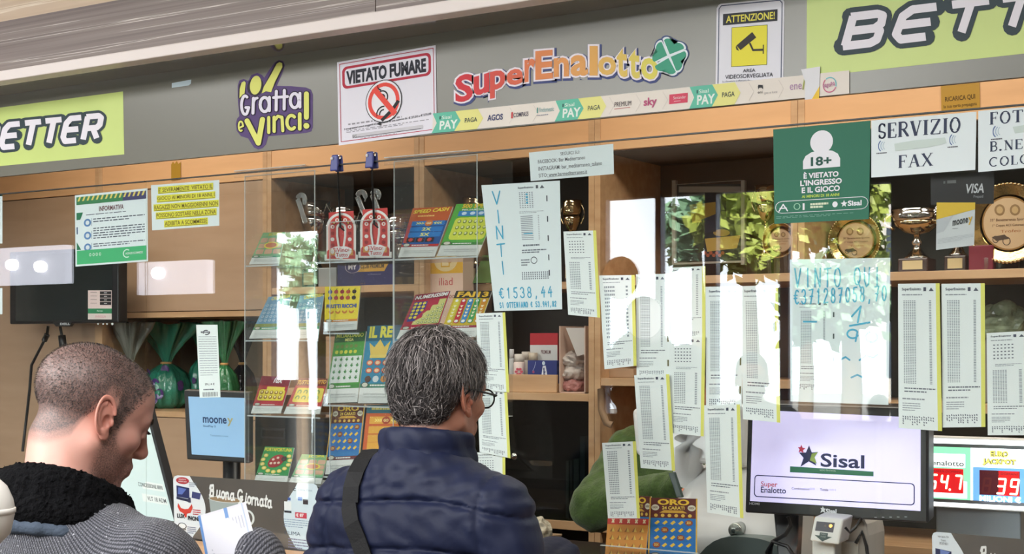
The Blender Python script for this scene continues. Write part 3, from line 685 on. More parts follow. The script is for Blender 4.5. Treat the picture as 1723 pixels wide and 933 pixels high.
# the small till receipt over the tablet
a = Art(curl_map([(330, 547), (366, 547), (371, 669), (336, 670)], .006, .003)); grid_sheet(a, PAP)
a.ring(.46, .105, .17, .035, .05, (60, 60, 66), 1, a0=2.6, a1=5.2, ty=.012); a.ring(.46, .105, .17, .035, .05, (60, 60, 66), 1, a0=-.5, a1=2.0, ty=.012); a.micro(.2, .09, .75, .115, 1, (120, 120, 126), 1, .9, 2)
a.micro(.08, .16, .92, .72, 17, GR2, 1, .22, 8, 0, .3); a.tbox('391,14 €', .28, .80, .74, .835, (60, 62, 70), 1, .02); a.micro(.2, .88, .92, .90, 1, GR, 1, .9, 4)
for j in range(16): a.rect(.16 + j * .045, .925, .16 + j * .045 + (.016 if j % 3 else .028), .985, (80, 84, 90), 1)
a.go('till_receipt', label='narrow till receipt with barcode hanging over the tablet screen', cat='receipt')

def serif(a, ch, x0, x1, y0, y1, c, l=1):
    w = x1 - x0; h = y1 - y0; T = .15; t = .055; s_ = lambda pts, k: a.stroke([(x0 + u * w, y0 + v * h) for u, v in pts], k * h * .72, c, l, rnd=False, wy=k * h)
    bar = lambda u, v, k=.34: s_([(u - k / 2, v), (u + k / 2, v)], .04)
    arc = lambda cx, cy, rx, ry, a0, a1: [(cx + rx * cos(radians(lerp(a0, a1, k / 14))), cy + ry * sin(radians(lerp(a0, a1, k / 14)))) for k in range(15)]
    if ch == 'I': s_([(.5, 0), (.5, 1)], T); bar(.5, .02, .9); bar(.5, .98, .9)
    if ch == 'E': s_([(.2, 0), (.2, 1)], T); s_([(.05, .02), (.9, .02), (.92, .2)], t); s_([(.2, .49), (.7, .49)], t); s_([(.7, .38), (.7, .6)], .035); s_([(.05, .98), (.92, .98), (.97, .78)], t)
    if ch == 'F': s_([(.22, 0), (.22, 1)], T); s_([(.05, .02), (.9, .02), (.93, .2)], t); s_([(.2, .49), (.72, .49)], t); s_([(.72, .38), (.72, .6)], .035); bar(.22, .98, .45)
    if ch == 'S': s_(arc(.5, .26, .34, .24, -20, -180) + arc(.5, .5, .34, .02, 180, 150) + [(.72, .6)] + arc(.5, .74, .36, .24, -20, 170), .10); s_([(.85, .02), (.84, .26)], .04); s_([(.14, .72), (.13, .98)], .04)
    if ch == 'R': s_([(.2, 0), (.2, 1)], T); s_([(.05, .02), (.5, .02)] + arc(.5, .26, .3, .24, -90, 90) + [(.2, .5)], .09); s_([(.5, .5), (.92, .98)], T * .9); bar(.2, .98, .4); bar(.93, .98, .16)
    if ch == 'P': s_([(.2, 0), (.2, 1)], T); s_([(.05, .02), (.5, .02)] + arc(.5, .27, .34, .25, -90, 90) + [(.2, .52)], .09); bar(.2, .98, .42)
    if ch == 'B': s_([(.2, 0), (.2, 1)], T); s_([(.05, .02), (.5, .02)] + arc(.5, .25, .28, .23, -90, 90) + [(.2, .48)], .09); s_([(.2, .48), (.5, .48)] + arc(.5, .73, .36, .25, -90, 90) + [(.05, .98)], .09)
    if ch == 'V': s_([(.12, 0), (.5, 1)], T); s_([(.88, 0), (.52, 1)], t); bar(.12, .02, .36); bar(.88, .02, .3)
    if ch == 'Z': s_([(.12, .2), (.14, .02), (.9, .02)], t); s_([(.86, .02), (.12, .98)], T * .85); s_([(.1, .98), (.9, .98), (.93, .78)], t)
    if ch == 'O': s_(arc(.5, .5, .42, .49, 0, 360), .085); s_(arc(.5, .5, .40, .40, 120, 240), T * .7); s_(arc(.5, .5, .40, .40, -60, 60), T * .7)
    if ch == 'A': s_([(.12, 1), (.48, .02)], t); s_([(.50, .02), (.86, 1)], T); s_([(.26, .64), (.72, .64)], t); bar(.12, .98, .3); bar(.88, .98, .34)
    if ch == 'X': s_([(.12, 0), (.86, 1)], T); s_([(.86, 0), (.12, 1)], t); bar(.13, .02, .34); bar(.87, .02, .28); bar(.12, .98, .28); bar(.87, .98, .34)
    if ch == 'T': s_([(.5, 0), (.5, 1)], T); s_([(.06, .2), (.08, .02), (.92, .02), (.94, .2)], t); bar(.5, .98, .4)
    if ch == 'N': s_([(.18, 0), (.18, 1)], t); s_([(.15, 0), (.82, 1)], T); s_([(.82, 0), (.82, 1)], t); bar(.15, .02, .3); bar(.82, .02, .3); bar(.18, .98, .3)
    if ch == 'C': s_(arc(.55, .5, .42, .48, -50, -310), .10); s_(arc(.54, .5, .42, .40, 130, 230), T * .7); s_([(.84, .02), (.86, .26)], .04)
    if ch == 'L': s_([(.25, 0), (.25, 1)], T); bar(.25, .02, .42); s_([(.06, .98), (.9, .98), (.94, .76)], t)
    if ch == '.': a.ell(x0 + .35 * w, y1 - .07 * h, .1 * h * .7, .1 * h, c, l, 12)
def serif_word(a, word, x0, x1, y0, y1, c, l=1):
    wd = {'I': .5, '.': .35, 'E': .8, 'F': .75, 'S': .72, 'L': .8, 'B': .85}; ws = [wd.get(ch, 1.0) for ch in word]; tot = sum(ws) + .14 * (len(word) - 1); x = x0
    for ch, w in zip(word, ws):
        k = (x1 - x0) / tot; serif(a, ch, x, x + w * k, y0, y1, c, l); x += (w + .14) * k
NV = (44, 54, 80)
def radio(q, x, y, flip):
    q.ring(x, y, .035, .10, .008, (84, 110, 160), 1, a0=pi / 2 + .3, a1=3 * pi / 2 - .3, ty=.02); q.ring(x + .018, y, .03, .08, .006, (150, 176, 200), 1, a0=pi / 2 + .3, a1=3 * pi / 2 - .3, ty=.015); q.ring(x + .036, y, .026, .07, .005, (170, 190, 200), 1, a0=pi / 2 + .3, a1=3 * pi / 2 - .3, ty=.012)
    q.micro(x - .05, y + .115, x + .09, y + .14, 1, (90, 90, 100), 1, .8, 3)
# fax notice and photocopy notice (black lettering with serifs)
C4 = [(1466, 203), (1643, 188), (1641, 286), (1466, 299)]
a = Art(plane_map(-.0098)); q = a.sub(*C4); q.sheet([(0, 0), (1, 0), (1, 1), (0, 1)], PAPW, 1)
serif_word(q, 'SERVIZIO', .065, .85, .07, .33, NV); serif_word(q, 'FAX', .26, .59, .65, .87, NV)
radio(q, .10, .46, 0); radio(q, .78, .45, 0); q.poly([(.22, .44), (.40, .41), (.70, .40), (.72, .50), (.55, .55), (.23, .57)], (196, 210, 204), 1)
a.go('fax_notice', label='pale notice reading SERVIZIO FAX in black serif capitals', cat='notice')
C4 = [(1646, 187), (1840, 170), (1838, 272), (1646, 290)]
a = Art(plane_map(-.0098)); q = a.sub(*C4); q.sheet([(0, 0), (1, 0), (1, 1), (0, 1)], PAPW, 1)
serif_word(q, 'FOTOCOPIE', .10, .98, .04, .24, NV); serif_word(q, 'B.NERO', .10, .58, .52, .68, NV); serif_word(q, 'COLORE', .09, .62, .78, .93, NV)
radio(q, .16, .36, 0); q.poly([(.30, .31), (.6, .27), (.6, .40), (.32, .42)], (196, 210, 204), 1)
a.go('photocopy_notice', label='pale notice with black serif capitals FOTO, cut by the picture edge', cat='notice')
# age limit sign
C4 = [(1301, 218), (1465, 203), (1462, 369), (1303, 377)]
a = Art(plane_map(-.0105)); q = a.sub(*C4); q.sheet([(0, 0), (1, 0), (1, 1), (0, 1)], (36, 106, 82), 3)
DG = (24, 78, 66); WT = (226, 226, 232)
q.ell(.497, .175, .117, .12, WT, 1); q.poly([(.305, .445), (.305, .36), (.33, .31), (.39, .275), (.47, .262), (.53, .262), (.61, .275), (.665, .31), (.69, .36), (.69, .445)], WT, 1)
q.tbox('18+', .385, .325, .60, .42, DG, 2, .03)
q.tbox('È VIETATO', .31, .475, .675, .545, WT, 2, .035); q.tbox("L'INGRESSO", .275, .56, .71, .62, WT, 2, .035); q.tbox('E IL GIOCO', .29, .635, .69, .695, WT, 2, .035); q.tbox('AI MINORI DI 18 ANNI', .29, .715, .685, .745, (176, 206, 84), 2, .03)
q.stroke([(.08, .83), (.92, .83)], .14, WT, 1, wy=.13); q.stroke([(.08, .83), (.92, .83)], .128, (36, 106, 82), 1.5, wy=.118)
q.stroke([(.05, .87), (.095, .80), (.14, .87)], .012, WT, 2); q.stroke([(.06, .84), (.13, .84)], .01, WT, 2); q.ring(.24, .83, .035, .035, .008, (150, 200, 170), 2); q.rect(.30, .80, .32, .87, WT, 2)
q.micro(.38, .805, .57, .865, 2, (206, 216, 190), 2, .7, 5); q.ell(.64, .83, .028, .03, WT, 2); q.tbox('Sisal', .775, .80, .92, .855, WT, 2, .03)
q.poly([(.735, .79), (.745, .815), (.77, .82), (.75, .835), (.755, .86), (.735, .845), (.715, .86), (.72, .835), (.70, .82), (.725, .815)], WT, 2)
q.micro(.02, .925, .85, .955, 2, (120, 166, 150), 1, .3, 6, 0, .06)
a.go('age_limit_sign', label='dark green 18+ sign with white head and shoulders', cat='sign')
# bar notice
C4 = [(890, 257), (1032, 242), (1033, 293), (893, 305)]
a = Art(plane_map(.004)); q = a.sub(*C4); q.sheet([(0, 0), (1, 0), (1, 1), (0, 1)], PAPW, 1)
TG = (104, 106, 112)
q.tbox('SEGUICI SU:', .37, .10, .60, .21, TG, 1); q.tbox('FACEBOOK: Bar Mediterraneo', .10, .29, .66, .42, TG, 1, .005); q.tbox('INSTAGRAM: bar_mediterraneo_taliano', .10, .53, .86, .69, TG, 1, .005); q.tbox('SITO: www.barmediterraneo.it', .10, .77, .68, .90, TG, 1, .005); q.rect(.20, .905, .68, .915, TG, 1)
a.go('social_notice', label='pale notice starting SEGUICI SU near the header joint', cat='notice')
# information poster
C4 = [(126, 329), (248, 317), (249, 440), (127, 449)]
a = Art(plane_map(.004)); q = a.sub(*C4); q.sheet([(0, 0), (1, 0), (1, 1), (0, 1)], PAPW, 1); GN = (70, 176, 116); TX = (90, 96, 110)
q.rect(.02, .03, .98, .14, (60, 128, 84), 1); q.rect(.66, .03, .98, .14, (70, 70, 110), 1.5)
for j in range(15): u = .03 + j * .063; q.poly([(u + .03, .03), (u + .055, .03), (u + .03, .09), (u + .005, .09)], (222, 206, 110), 2)
q.tbox('INFORMATIVA', .33, .185, .67, .255, (108, 66, 72), 1, .02); q.micro(.15, .285, .94, .30, 1, TX, 1, .6, 2)
for (v, n) in ((.39, 2), (.57, 5), (.735, 2)):
    q.ell(.17, v + .01, .05, .055, (100, 140, 190), 1); q.ell(.17, v + .01, .026, .03, (214, 222, 226), 2); q.rect(.225, v - .05, .23, v + .06, (120, 150, 170), 1)
q.micro(.25, .35, .96, .42, 2, TX, 1, .4, 3, 0, .09); q.micro(.25, .48, .96, .65, 5, TX, 1, .4, 4, 0, .09); q.micro(.25, .70, .96, .76, 2, TX, 1, .4, 5, 0, .09)
q.rect(.02, .78, .98, .975, GN, 1)
for j in range(4): q.ring(.205 + j * .045, .85, .014, .022, .006, (220, 236, 226), 2)
q.ring(.71, .87, .055, .06, .014, (210, 232, 220), 2, a0=1, a1=5.4); q.tbox('AGENZIE SCOMMESSE', .69, .855, .93, .885, (214, 234, 222), 3, .02)
for pts in ([(.02, .25), (.11, .25), (.07, .35), (.02, .35)], [(.02, .66), (.08, .77), (.02, .77)]): q.poly(pts, (40, 120, 84), 1)
q.rect(.02, .45, .035, .55, (60, 90, 130), 1)
a.go('information_poster', label='white information poster with green foot and hazard-striped top', cat='poster')
# yellow highlighted notice
C4 = [(254, 312), (369, 303), (369, 380), (256, 388)]
a = Art(plane_map(.004)); q = a.sub(*C4); q.sheet([(0, 0), (1, 0), (1, 1), (0, 1)], PAPW, 1); HL = (228, 222, 70); BR_ = (120, 104, 44)
for (tx, x0, x1, v) in (("E' SEVERAMENTE  VIETATO IL", .11, .90, .07), ('GIOCO AI MINORI DI 18 ANNI, I', .09, .93, .26), ('RAGAZZI NON MAGGIORENNI NON', .04, .98, .45), ('POSSONO SOSTARE NELLA ZONA', .07, .95, .63), ('ADIBITA A SCOMMESSE', .19, .82, .82)):
    q.rect(x0 - .01, v - .02, x1 + .01, v + .135, HL, 1); q.tbox(tx, x0, v + .005, x1, v + .10, BR_, 2, .012); q.rect(x0, v + .115, x1, v + .125, BR_, 2)
a.go('highlighted_notice', label='white notice with five yellow highlighted lines of capitals', cat='notice')
# handwritten winning sheets
def hw(q, strokes, w=.012, wy=None):
    for st in strokes: q.stroke(st, w, HW, 1.5, True, wy)
DG_ = {'0': [arcp(.5, .5, .4, .5, 0, 360)], '1': [[(.3, .2), (.55, 0), (.5, 1)]], '2': [arcp(.5, .25, .35, .25, 180, 380, 8) + [(.1, 1), (.9, .95)]], '3': [arcp(.45, .25, .35, .25, 200, 430, 10), arcp(.45, .73, .42, .26, -80, 160, 10)],
       '4': [[(.6, 0), (.1, .6), (.9, .55)], [(.7, .3), (.65, 1)]], '5': [[(.85, 0), (.25, .03), (.2, .42)] + arcp(.45, .7, .38, .3, -90, 150, 10)], '7': [[(.1, .05), (.85, 0), (.4, 1)], [(.3, .5), (.8, .48)]],
       '8': [arcp(.5, .25, .3, .25, 0, 360, 14), arcp(.5, .74, .38, .26, 0, 360, 14)], '9': [arcp(.5, .28, .36, .28, 0, 360, 14), [(.86, .28), (.6, 1)]], ',': [[(.5, .9), (.4, 1.15)]],
       '€': [arcp(.6, .5, .4, .48, -50, -310, 12), [(.0, .4), (.6, .38)], [(.0, .6), (.55, .58)]], '.': [[(.5, .95), (.52, 1)]], ' ': [],
       'V': [[(.05, 0), (.45, 1), (.95, 0)]], 'I': [[(.5, 0), (.52, 1)]], 'N': [[(.1, 1), (.12, 0), (.85, 1), (.9, 0)]], 'T': [[(0, .05), (1, 0)], [(.5, 0), (.48, 1)]], 'O': [arcp(.5, .5, .45, .5, 0, 360)],
       'Q': [arcp(.5, .45, .45, .45, 0, 360), [(.55, .7), (1, 1.05)]], 'U': [[(.1, 0), (.12, .7), (.4, 1), (.75, .85), (.85, 0)]], 'D': [[(.1, 0), (.12, 1), (.6, .9), (.85, .5), (.6, .1), (.05, 0)]],
       'A': [[(0, 1), (.5, 0), (.95, 1)], [(.2, .65), (.8, .6)]], 'S': [arcp(.5, .25, .35, .24, -30, -230, 9) + arcp(.5, .73, .38, .25, -60, 150, 9)], 'E': [[(.9, 0), (.1, .02), (.12, 1), (.9, .97)], [(.1, .5), (.7, .48)]], 'M': [[(0, 1), (.15, 0), (.5, .7), (.85, 0), (1, 1)]]}
def hword(q, s_, x0, x1, y0, y1, w=.012, wy=None, tilt=0):
    n = len(s_); step = (x1 - x0) / n
    for i, ch in enumerate(s_):
        hw(q, [[(x0 + step * (i + .16 + .66 * u), lerp(y0, y1, v) + tilt * i) for u, v in st] for st in DG_.get(ch, [])], w, wy)
a = Art(curl_map([(810, 312), (942, 304), (946, 521), (832, 524)], .004, .004)); grid_sheet(a, PAPW, 10)
for ch, v in zip('VINTI', (.055, .205, .33, .47, .61)): hword(a, ch, .10, .26, v, v + .10, .015, .011)
hword(a, '€1538,44', .08, .88, .82, .90, .014, .010); hword(a, 'SI OTTENIAMO € 53.941,82', .08, .92, .935, .975, .011, .008)
for (v0, v1, rws, st) in ((.02, .20, 7, 1), (.20, .47, 14, 0)):
    if st:
        a.tbox('SuperEnalotto', .46, v0 + .01, .66, v0 + .03, (70, 76, 90), 1, .02); a.rect(.69, v0 + .005, .72, v0 + .03, (90, 94, 104), 1); a.poly([(.74, v0 + .03), (.77, v0 + .006), (.80, v0 + .03)], (90, 94, 104), 1)
        for i in range(9):
            for j in range(6): a.rect(.47 + j * .032, .075 + i * .0145, .487 + j * .032, .081 + i * .0145, GR, 1)
        for i in range(4): a.rect(.555, .085 + i * .022, .58, .098 + i * .022, HW, 1.5)
    else:
        a.micro(.46, .225, .78, .245, 2, GR2, 1, .4, 4)
        for i in range(14): a.rect(.47, .26 + i * .014, .63, .266 + i * .014, GR2, 1); a.rect(.70, .26 + i * .014, .715, .266 + i * .014, GR2, 1)
        a.rect(.50, .395, .62, .403, HW, 1.5)
a.micro(.48, .485, .80, .51, 1, GR, 1, .5, 9); a.micro(.46, .525, .80, .56, 2, GR, 1, .5, 10); a.ring(.62, .61, .045, .028, .008, (70, 74, 84), 1, ty=.006); a.micro(.44, .60, .56, .66, 3, GR, 1, .5, 12, 0, .05)
rd = random.Random(3)
for j in range(13):
    x = .44 + j * .03
    for k in range(4): a.rect(x, .70 + k * .016, x + .014, .711 + k * .016, GR, 1)
for v in (.11, .27, .42, .57, .69): a.rect(.82, v, .835, v + .045, (60, 64, 74), 1)
a.go('winning_sheet', label='white sheet with VINTI written down its side in blue marker', cat='sheet', group='handwritten winning sheets')
a = Art(curl_map([(1329, 437), (1498, 434), (1495, 682), (1330, 676)], .004, .002)); grid_sheet(a, PAPW, 10)
hword(a, 'VINTO QUI', .03, .92, .065, .195, .014, .010); hword(a, '€371287058,70', .03, .98, .215, .315, .014, .010, -.002)
hw(a, [[(.62, .40), (.71, .33), (.68, .44)], [(.60, .465), (.80, .44)], arcp(.63, .52, .055, .03, 20, 330) + [(.66, .57)], arcp(.82, .54, .06, .035, -40, 250)], .018, .013)
hw(a, [[(.50, .70), (.56, .68), (.60, .70)], [(.70, .70), (.76, .67), (.84, .68), (.88, .66)], [(.62, .82), (.68, .80), (.74, .82)]], .018, .012)
print_slip(a, .06, .40, .30, .92, 34, 0, 77); a.rect(.13, .432, .27, .444, HW, 1.5)
for v in (.37, .52, .68): a.rect(.43, v, .445, v + .035, (60, 64, 74), 1)
a.go('winning_sheet', label='white sheet reading VINTO QUI in blue marker with a copied slip', cat='sheet', group='handwritten winning sheets')
# paper edges at the picture's border
a = Art(plane_map(.004)); a.sheet([(-60, 327), (4, 326), (4, 410), (-60, 413)], PAPW, 1); a.micro(-55, 340, -6, 400, 7, TX, 1, .35, 5, -.05); a.rect(-60, 326.8, 4, 330, (40, 90, 80), 1); a.go('paper_notice', label='white paper at the picture edge above the lantern reflection', cat='notice', group='papers at the picture edge')
a = Art(plane_map(.004)); a.sheet([(-60, 486), (4, 485), (4, 529), (-60, 532)], PAPW, 1); a.micro(-55, 495, -6, 525, 4, TX, 1, .35, 6, -.05); a.go('paper_notice', label='small white paper at the picture edge beneath the lantern reflection', cat='notice', group='papers at the picture edge')
# stickers on the header boards
a = Art(plane_map(SF - .001)); C4 = [(1583, 143), (1648, 135), (1649, 183), (1584, 189)]; q = a.sub(*C4); q.sheet([(0, 0), (1, 0), (1, 1), (0, 1)], mat('gold_sticker', (172, 132, 44), .35), 1)
q.tbox('RICARICA QUI', .10, .46, .88, .66, (84, 62, 20), 1, .02); q.tbox('la tua carta prepagata', .06, .75, .92, .90, (90, 68, 24), 1, .01)
a.go('header_sticker', label='gold sticker reading RICARICA QUI on the orange header', cat='sticker')
a = Art(plane_map(SF - .001)); a.sheet([(288, 277), (291, 272), (294, 276), (297, 271), (300, 276), (304, 273), (304, 302), (288, 304)], mat('gold_sticker'), 1); a.go('golden_tag', label='small ragged golden tag on the header above the highlighted notice', cat='sticker')
# hanging card holder: dark card above, yellow and white card below
t = empty('card_holder', at(1606, 420, .02), 'hanging holder with black card above a yellow and white one', 'cards')
a = Art(plane_map(.02)); C4 = [(1566, 294), (1673, 288), (1672, 343), (1566, 345)]; q = a.sub(*C4); q.sheet([(0, 0), (1, 0), (1, 1), (0, 1)], (38, 37, 38), 4); q.tbox('VISA', .56, .36, .84, .66, (196, 196, 200), 1, .02, .2); q.tbox('Prepaid', .68, .72, .83, .83, (150, 150, 156), 1); q.rect(.26, .22, .40, .32, (96, 96, 98), 1); q.rect(.20, .24, .23, .32, (90, 90, 92), 1); a.go('black_card', t)
a = Art(plane_map(.014)); C4 = [(1576, 341), (1641, 341), (1639, 413), (1575, 421)]; q = a.sub(*C4); q.sheet([(0, 0), (1, 0), (1, 1), (0, 1)], (208, 212, 214), 3); q.poly([(0, 0), (1, 0), (1, .16), (0, .36)], (226, 188, 56), 1); q.poly([(0, .36), (.44, .28), (.2, .62), (0, .66)], (192, 196, 200), 1)
q.text('moone', (.42, .52), (.82, .46), .12, (48, 50, 54), 2, .02); q.text('y', (.83, .52), (.94, .50), .18, (214, 170, 40), 2, .02); q.micro(.42, .57, .62, .59, 1, (110, 110, 116), 2); q.micro(.04, .78, .97, .90, 4, (170, 174, 178), 1, .25, 3, -.06); a.go('white_card', t)

# ================================================================== clear scratch-card racks behind the glass
def art_card(C, style, rd):
    """one scratch card's printed face in 0..1 coordinates"""
    a = Art(quad_map(*C)); a.sheet([(0, 0), (1, 0), (1, 1), (0, 1)], (222, 224, 220), 6)
    W_ = (226, 228, 226); vb = .80
    a.tbox('QUESTO GIOCO NUOCE ALLA SALUTE', .12, .875, .92, .895, (110, 112, 112), 1); a.tbox('può causare dipendenza patologica', .14, .91, .90, .93, (130, 132, 132), 1)
    def bg_(c): a.rect(0, 0, 1, vb, c, 1)
    def foot(c, c2=(226, 226, 220)): a.rect(0, vb - .05, 1, vb, c, 2); a.micro(.28, vb - .038, .92, vb - .015, 1, c2, 3, .9, 3); a.ell(.14, vb - .035, .10, .035, (206, 206, 190), 3); a.ring(.14, vb - .035, .10, .035, .02, (70, 70, 60), 4, ty=.008)
    if style == 'speed':
        bg_((34, 84, 150)); a.poly([(0, 0), (1, 0), (1, .28), (0, .28)], (192, 92, 46), 2); a.poly([(.0, .28), (.12, .28), (.12, .72), (.02, .72)], (190, 70, 50), 2)
        a.text('SPEED CASH', (.06, .125), (.94, .085), .075, (238, 216, 70), 4, .03, None, .15); a.micro(.2, .16, .8, .2, 1, (236, 190, 110), 3, .7, 4, 0, .1)
        for i, (tx, v) in enumerate((('>>> GO <<<', .30), ('2X', .42), ('5X', .53))): a.rect(.10, v - .02, .95, v + .075, (40, 122, 196), 3); a.tbox(tx, .22 if i == 0 else .42, v - .005, .88 if i == 0 else .66, v + .06, (230, 226, 110), 4, .03)
        a.ell(.55, .33, .10, .06, (206, 120, 60), 5); a.tbox('GO', .49, .31, .61, .35, (250, 236, 190), 6, .03)
        for j in range(3): a.rect(.10 + j * .25, .62, .32 + j * .25, .71, (40, 34, 40), 4); a.ell(.21 + j * .25, .665, .06, .035, (206, 70, 60), 5)
        foot((176, 40, 44))
    elif style == 'special':
        bg_((84, 168, 66)); a.rect(.14, .14, 1, .24, (52, 130, 196), 2); a.text('500 SPECIAL', (.18, .09), (1.0, .085), .08, (238, 196, 60), 4, .03); a.tbox('MILIARDARIO', .2, .105, .9, .135, W_, 4, .02)
        for j in range(4): a.ell(.28 + j * .2, .19, .06, .03, (200, 220, 236), 3)
        a.rr(.12, .27, .98, .70, .1, (210, 218, 76), 2, .06)
        for i in range(3):
            for j in range(6): a.ell(.24 + j * .13, .35 + i * .115, .045, .035, (120, 140, 60), 3); a.ell(.235 + j * .13, .345 + i * .115, .026, .02, (224, 228, 170), 4)
        foot((60, 130, 60))
    elif style == 'numeri':
        bg_((168, 34, 62)); a.rect(.03, .0, .97, .13, (134, 26, 52), 2); a.text('NUMERISSIMI', (.06, .125), (.98, .10), .085, W_, 4, .03, None, .1)
        a.poly([(.08, .18), (.46, .18), (.46, .50), (.30, .50), (.30, .62), (.08, .62)], (56, 62, 140), 2); a.poly([(.46, .40), (.62, .40), (.62, .28), (.78, .28), (.78, .16), (.97, .16), (.97, .70), (.26, .70), (.26, .63), (.46, .54)], (196, 196, 120), 2)
        for i in range(5):
            for j in range(3 if i < 3 else 2): a.ell(.15 + j * .12, .225 + i * .078, .045, .03, (222, 206, 70), 4)
        for i in range(7):
            for j in range(7):
                u, v = .32 + j * .10, .21 + i * .075
                if u > .95 - i * .09 and u < .97: a.ell(u, v, .035, .024, (88, 122, 76), 4); a.ell(u, v, .022, .014, (222, 220, 170), 5)
        foot((176, 36, 52))
    elif style == 'fai':
        bg_((196, 170, 50)); a.rect(0, 0, 1, .16, (46, 42, 38), 2); a.tbox('FAI13', .08, .02, .95, .14, (226, 180, 50), 4, .04)
        for j, c in enumerate(((206, 196, 70), (190, 40, 60), (50, 130, 190), (52, 150, 80), (206, 140, 50))):
            u = .06 + j * .19; a.rect(u, .24, u + .15, .62, c, 3); a.ell(u + .075, .22, .075, .05, c, 4); a.ell(u + .075, .22, .04, .028, W_, 5)
            for i in range(4): a.poly([(u + .03, .32 + i * .07), (u + .12, .32 + i * .07), (u + .075, .37 + i * .07)], (232, 226, 190), 4)
            a.ell(u + .075, .66, .075, .045, c, 4); a.ell(u + .075, .66, .05, .03, W_, 5)
        foot((140, 40, 70))
    elif style == 'frutti':
        bg_((228, 206, 54))
        for i in range(2):
            for j, c in enumerate(((60, 70, 140), (170, 60, 60), (150, 40, 50), (176, 70, 44), (54, 40, 40))): a.ell(.16 + j * .17, .12 + i * .14, .06, .045, c, 3); a.stroke([(.16 + j * .17, .075 + i * .14), (.18 + j * .17, .05 + i * .14)], .015, (70, 120, 60), 3)
        a.tbox('FRUTTI RICCHI', .06, .40, .94, .49, (46, 84, 170), 4, .04)
        for j in range(4): a.stroke(arcp(.20 + j * .2, .55, .06, .05, 20, 160, 6), .04, (196, 120, 50), 3)
        foot((206, 130, 50))
    elif style == 'mega':
        bg_((72, 150, 60)); a.rect(0, 0, 1, .14, (40, 96, 50), 2); a.tbox('MILIARDARIO', .06, .02, .95, .075, (206, 216, 90), 4, .03); a.tbox('MEGA', .36, .085, .64, .13, (226, 222, 130), 4, .03)
        for j in range(5): a.ell(.14 + j * .15, .20, .055, .026, (110, 130, 60), 3); a.ell(.14 + j * .15, .28, .055, .026, (206, 206, 70), 3)
        a.rect(.04, .34, .97, .72, (222, 226, 222), 2)
        for i in range(4):
            for j in range(5): u, v = .14 + j * .18, .385 + i * .088; a.poly([(u - .05, v), (u, v - .022), (u + .05, v + .005), (u, v + .028)], (76, 140, 84), 3); a.poly([(u - .02, v - .03), (u + .03, v - .025), (u + .02, v)], (120, 150, 110), 4)
        foot((70, 140, 66))
    elif style == 're':
        bg_((44, 130, 164)); a.rect(0, 0, 1, .2, (30, 96, 120), 2); a.tbox('IL RE', .08, .01, .72, .16, (214, 206, 74), 4, .05)
        a.poly([(.12, .22), (.2, .40), (.62, .40), (.70, .20), (.55, .28), (.41, .18), (.27, .28)], (222, 190, 90), 3); a.rect(.18, .38, .64, .42, (226, 200, 100), 4)
        for i in range(6): a.rect(.78, .18 + i * .09, 1, .24 + i * .09, (80, 160, 200), 3)
        for i in range(2):
            for j in range(3): a.ell(.2 + j * .22, .48 + i * .10, .09, .036, (206, 90, 60), 3); a.ell(.2 + j * .22, .48 + i * .10, .06, .022, (236, 200, 160), 4)
        for j, c in enumerate(((90, 60, 50), (200, 210, 214), (206, 140, 60))): a.ell(.2 + j * .22, .69, .085, .042, c, 3)
        foot((40, 120, 90))
    elif style == 'carati':
        bg_((46, 120, 180)); a.rect(0, 0, 1, .27, (96, 44, 38), 2); a.tbox('ORO', .16, .015, .84, .095, (232, 190, 60), 4, .04); a.tbox('24 CARATI', .26, .11, .74, .155, (232, 200, 90), 4, .03)
        for u in (.11, .89): a.ell(u, .13, .085, .04, (214, 210, 190), 3); a.tbox('100X', u - .06, .115, u + .06, .145, (96, 60, 40), 4, .02)
        a.poly([(.2, .20), (.3, .165), (.7, .165), (.8, .20)], (206, 160, 60), 3)
        for j in range(6): a.ell(.13 + j * .145, .235, .04, .022, (222, 180, 80), 3)
        for i in range(4):
            v = .33 + i * .10; a.rect(.05, v - .042, .95, v + .042, (44, 112, 186), 3)
            for j in range(5):
                u = .16 + j * .17
                if (i, j) in ((0, 4), (1, 1), (2, 3), (3, 0)): a.ell(u, v, .08, .038, (140, 70, 40), 4); a.tbox('20X', u - .05, v - .02, u + .05, v + .015, (236, 200, 110), 5, .02)
                else: a.poly([(u - .06, v + .01), (u + .02, v - .03), (u + .06, v - .005), (u - .01, v + .03)], (226, 190, 70), 4)
        foot((100, 36, 40)); a.stroke([(.0, 0), (.0, vb)], .03, (214, 170, 70), 5, False); a.stroke([(1.0, 0), (1.0, vb)], .03, (214, 170, 70), 5, False)
    elif style == 'bonus':
        bg_((206, 96, 44)); a.rect(0, 0, 1, .12, (44, 110, 130), 2); a.micro(.15, .03, .9, .08, 1, (226, 210, 120), 3, .8, 6, 0, .12)
        for i, (tx, v) in enumerate((('>>> GO <<<', .20), ('2X', .34), ('5X', .46), ('10X', .57))): a.rect(.12, v - .03, 1, v + .075, (226, 166, 60), 3); a.tbox(tx, .28 if i == 0 else .52, v - .01, .95 if i == 0 else .80, v + .06, (250, 226, 120), 4, .04)
        a.ell(.61, .225, .12, .055, (170, 70, 40), 5); a.tbox('GO', .54, .205, .68, .245, (250, 226, 150), 6, .03)
        for j in range(3): a.rect(.14 + j * .26, .66, .36 + j * .26, .74, (190, 50, 50), 4); a.ell(.25 + j * .26, .70, .06, .03, (236, 214, 120), 5)
        foot((50, 110, 160))
    elif style == 'dieci':
        bg_((168, 44, 58)); a.rect(0, 0, 1, .25, (128, 36, 50), 2); a.tbox('10X', .46, .04, .78, .18, (236, 232, 236), 4, .04, .2); a.rr(.08, .36, .95, .66, .08, (222, 202, 70), 2, .05); a.rect(.3, .28, .9, .36, (226, 206, 80), 2)
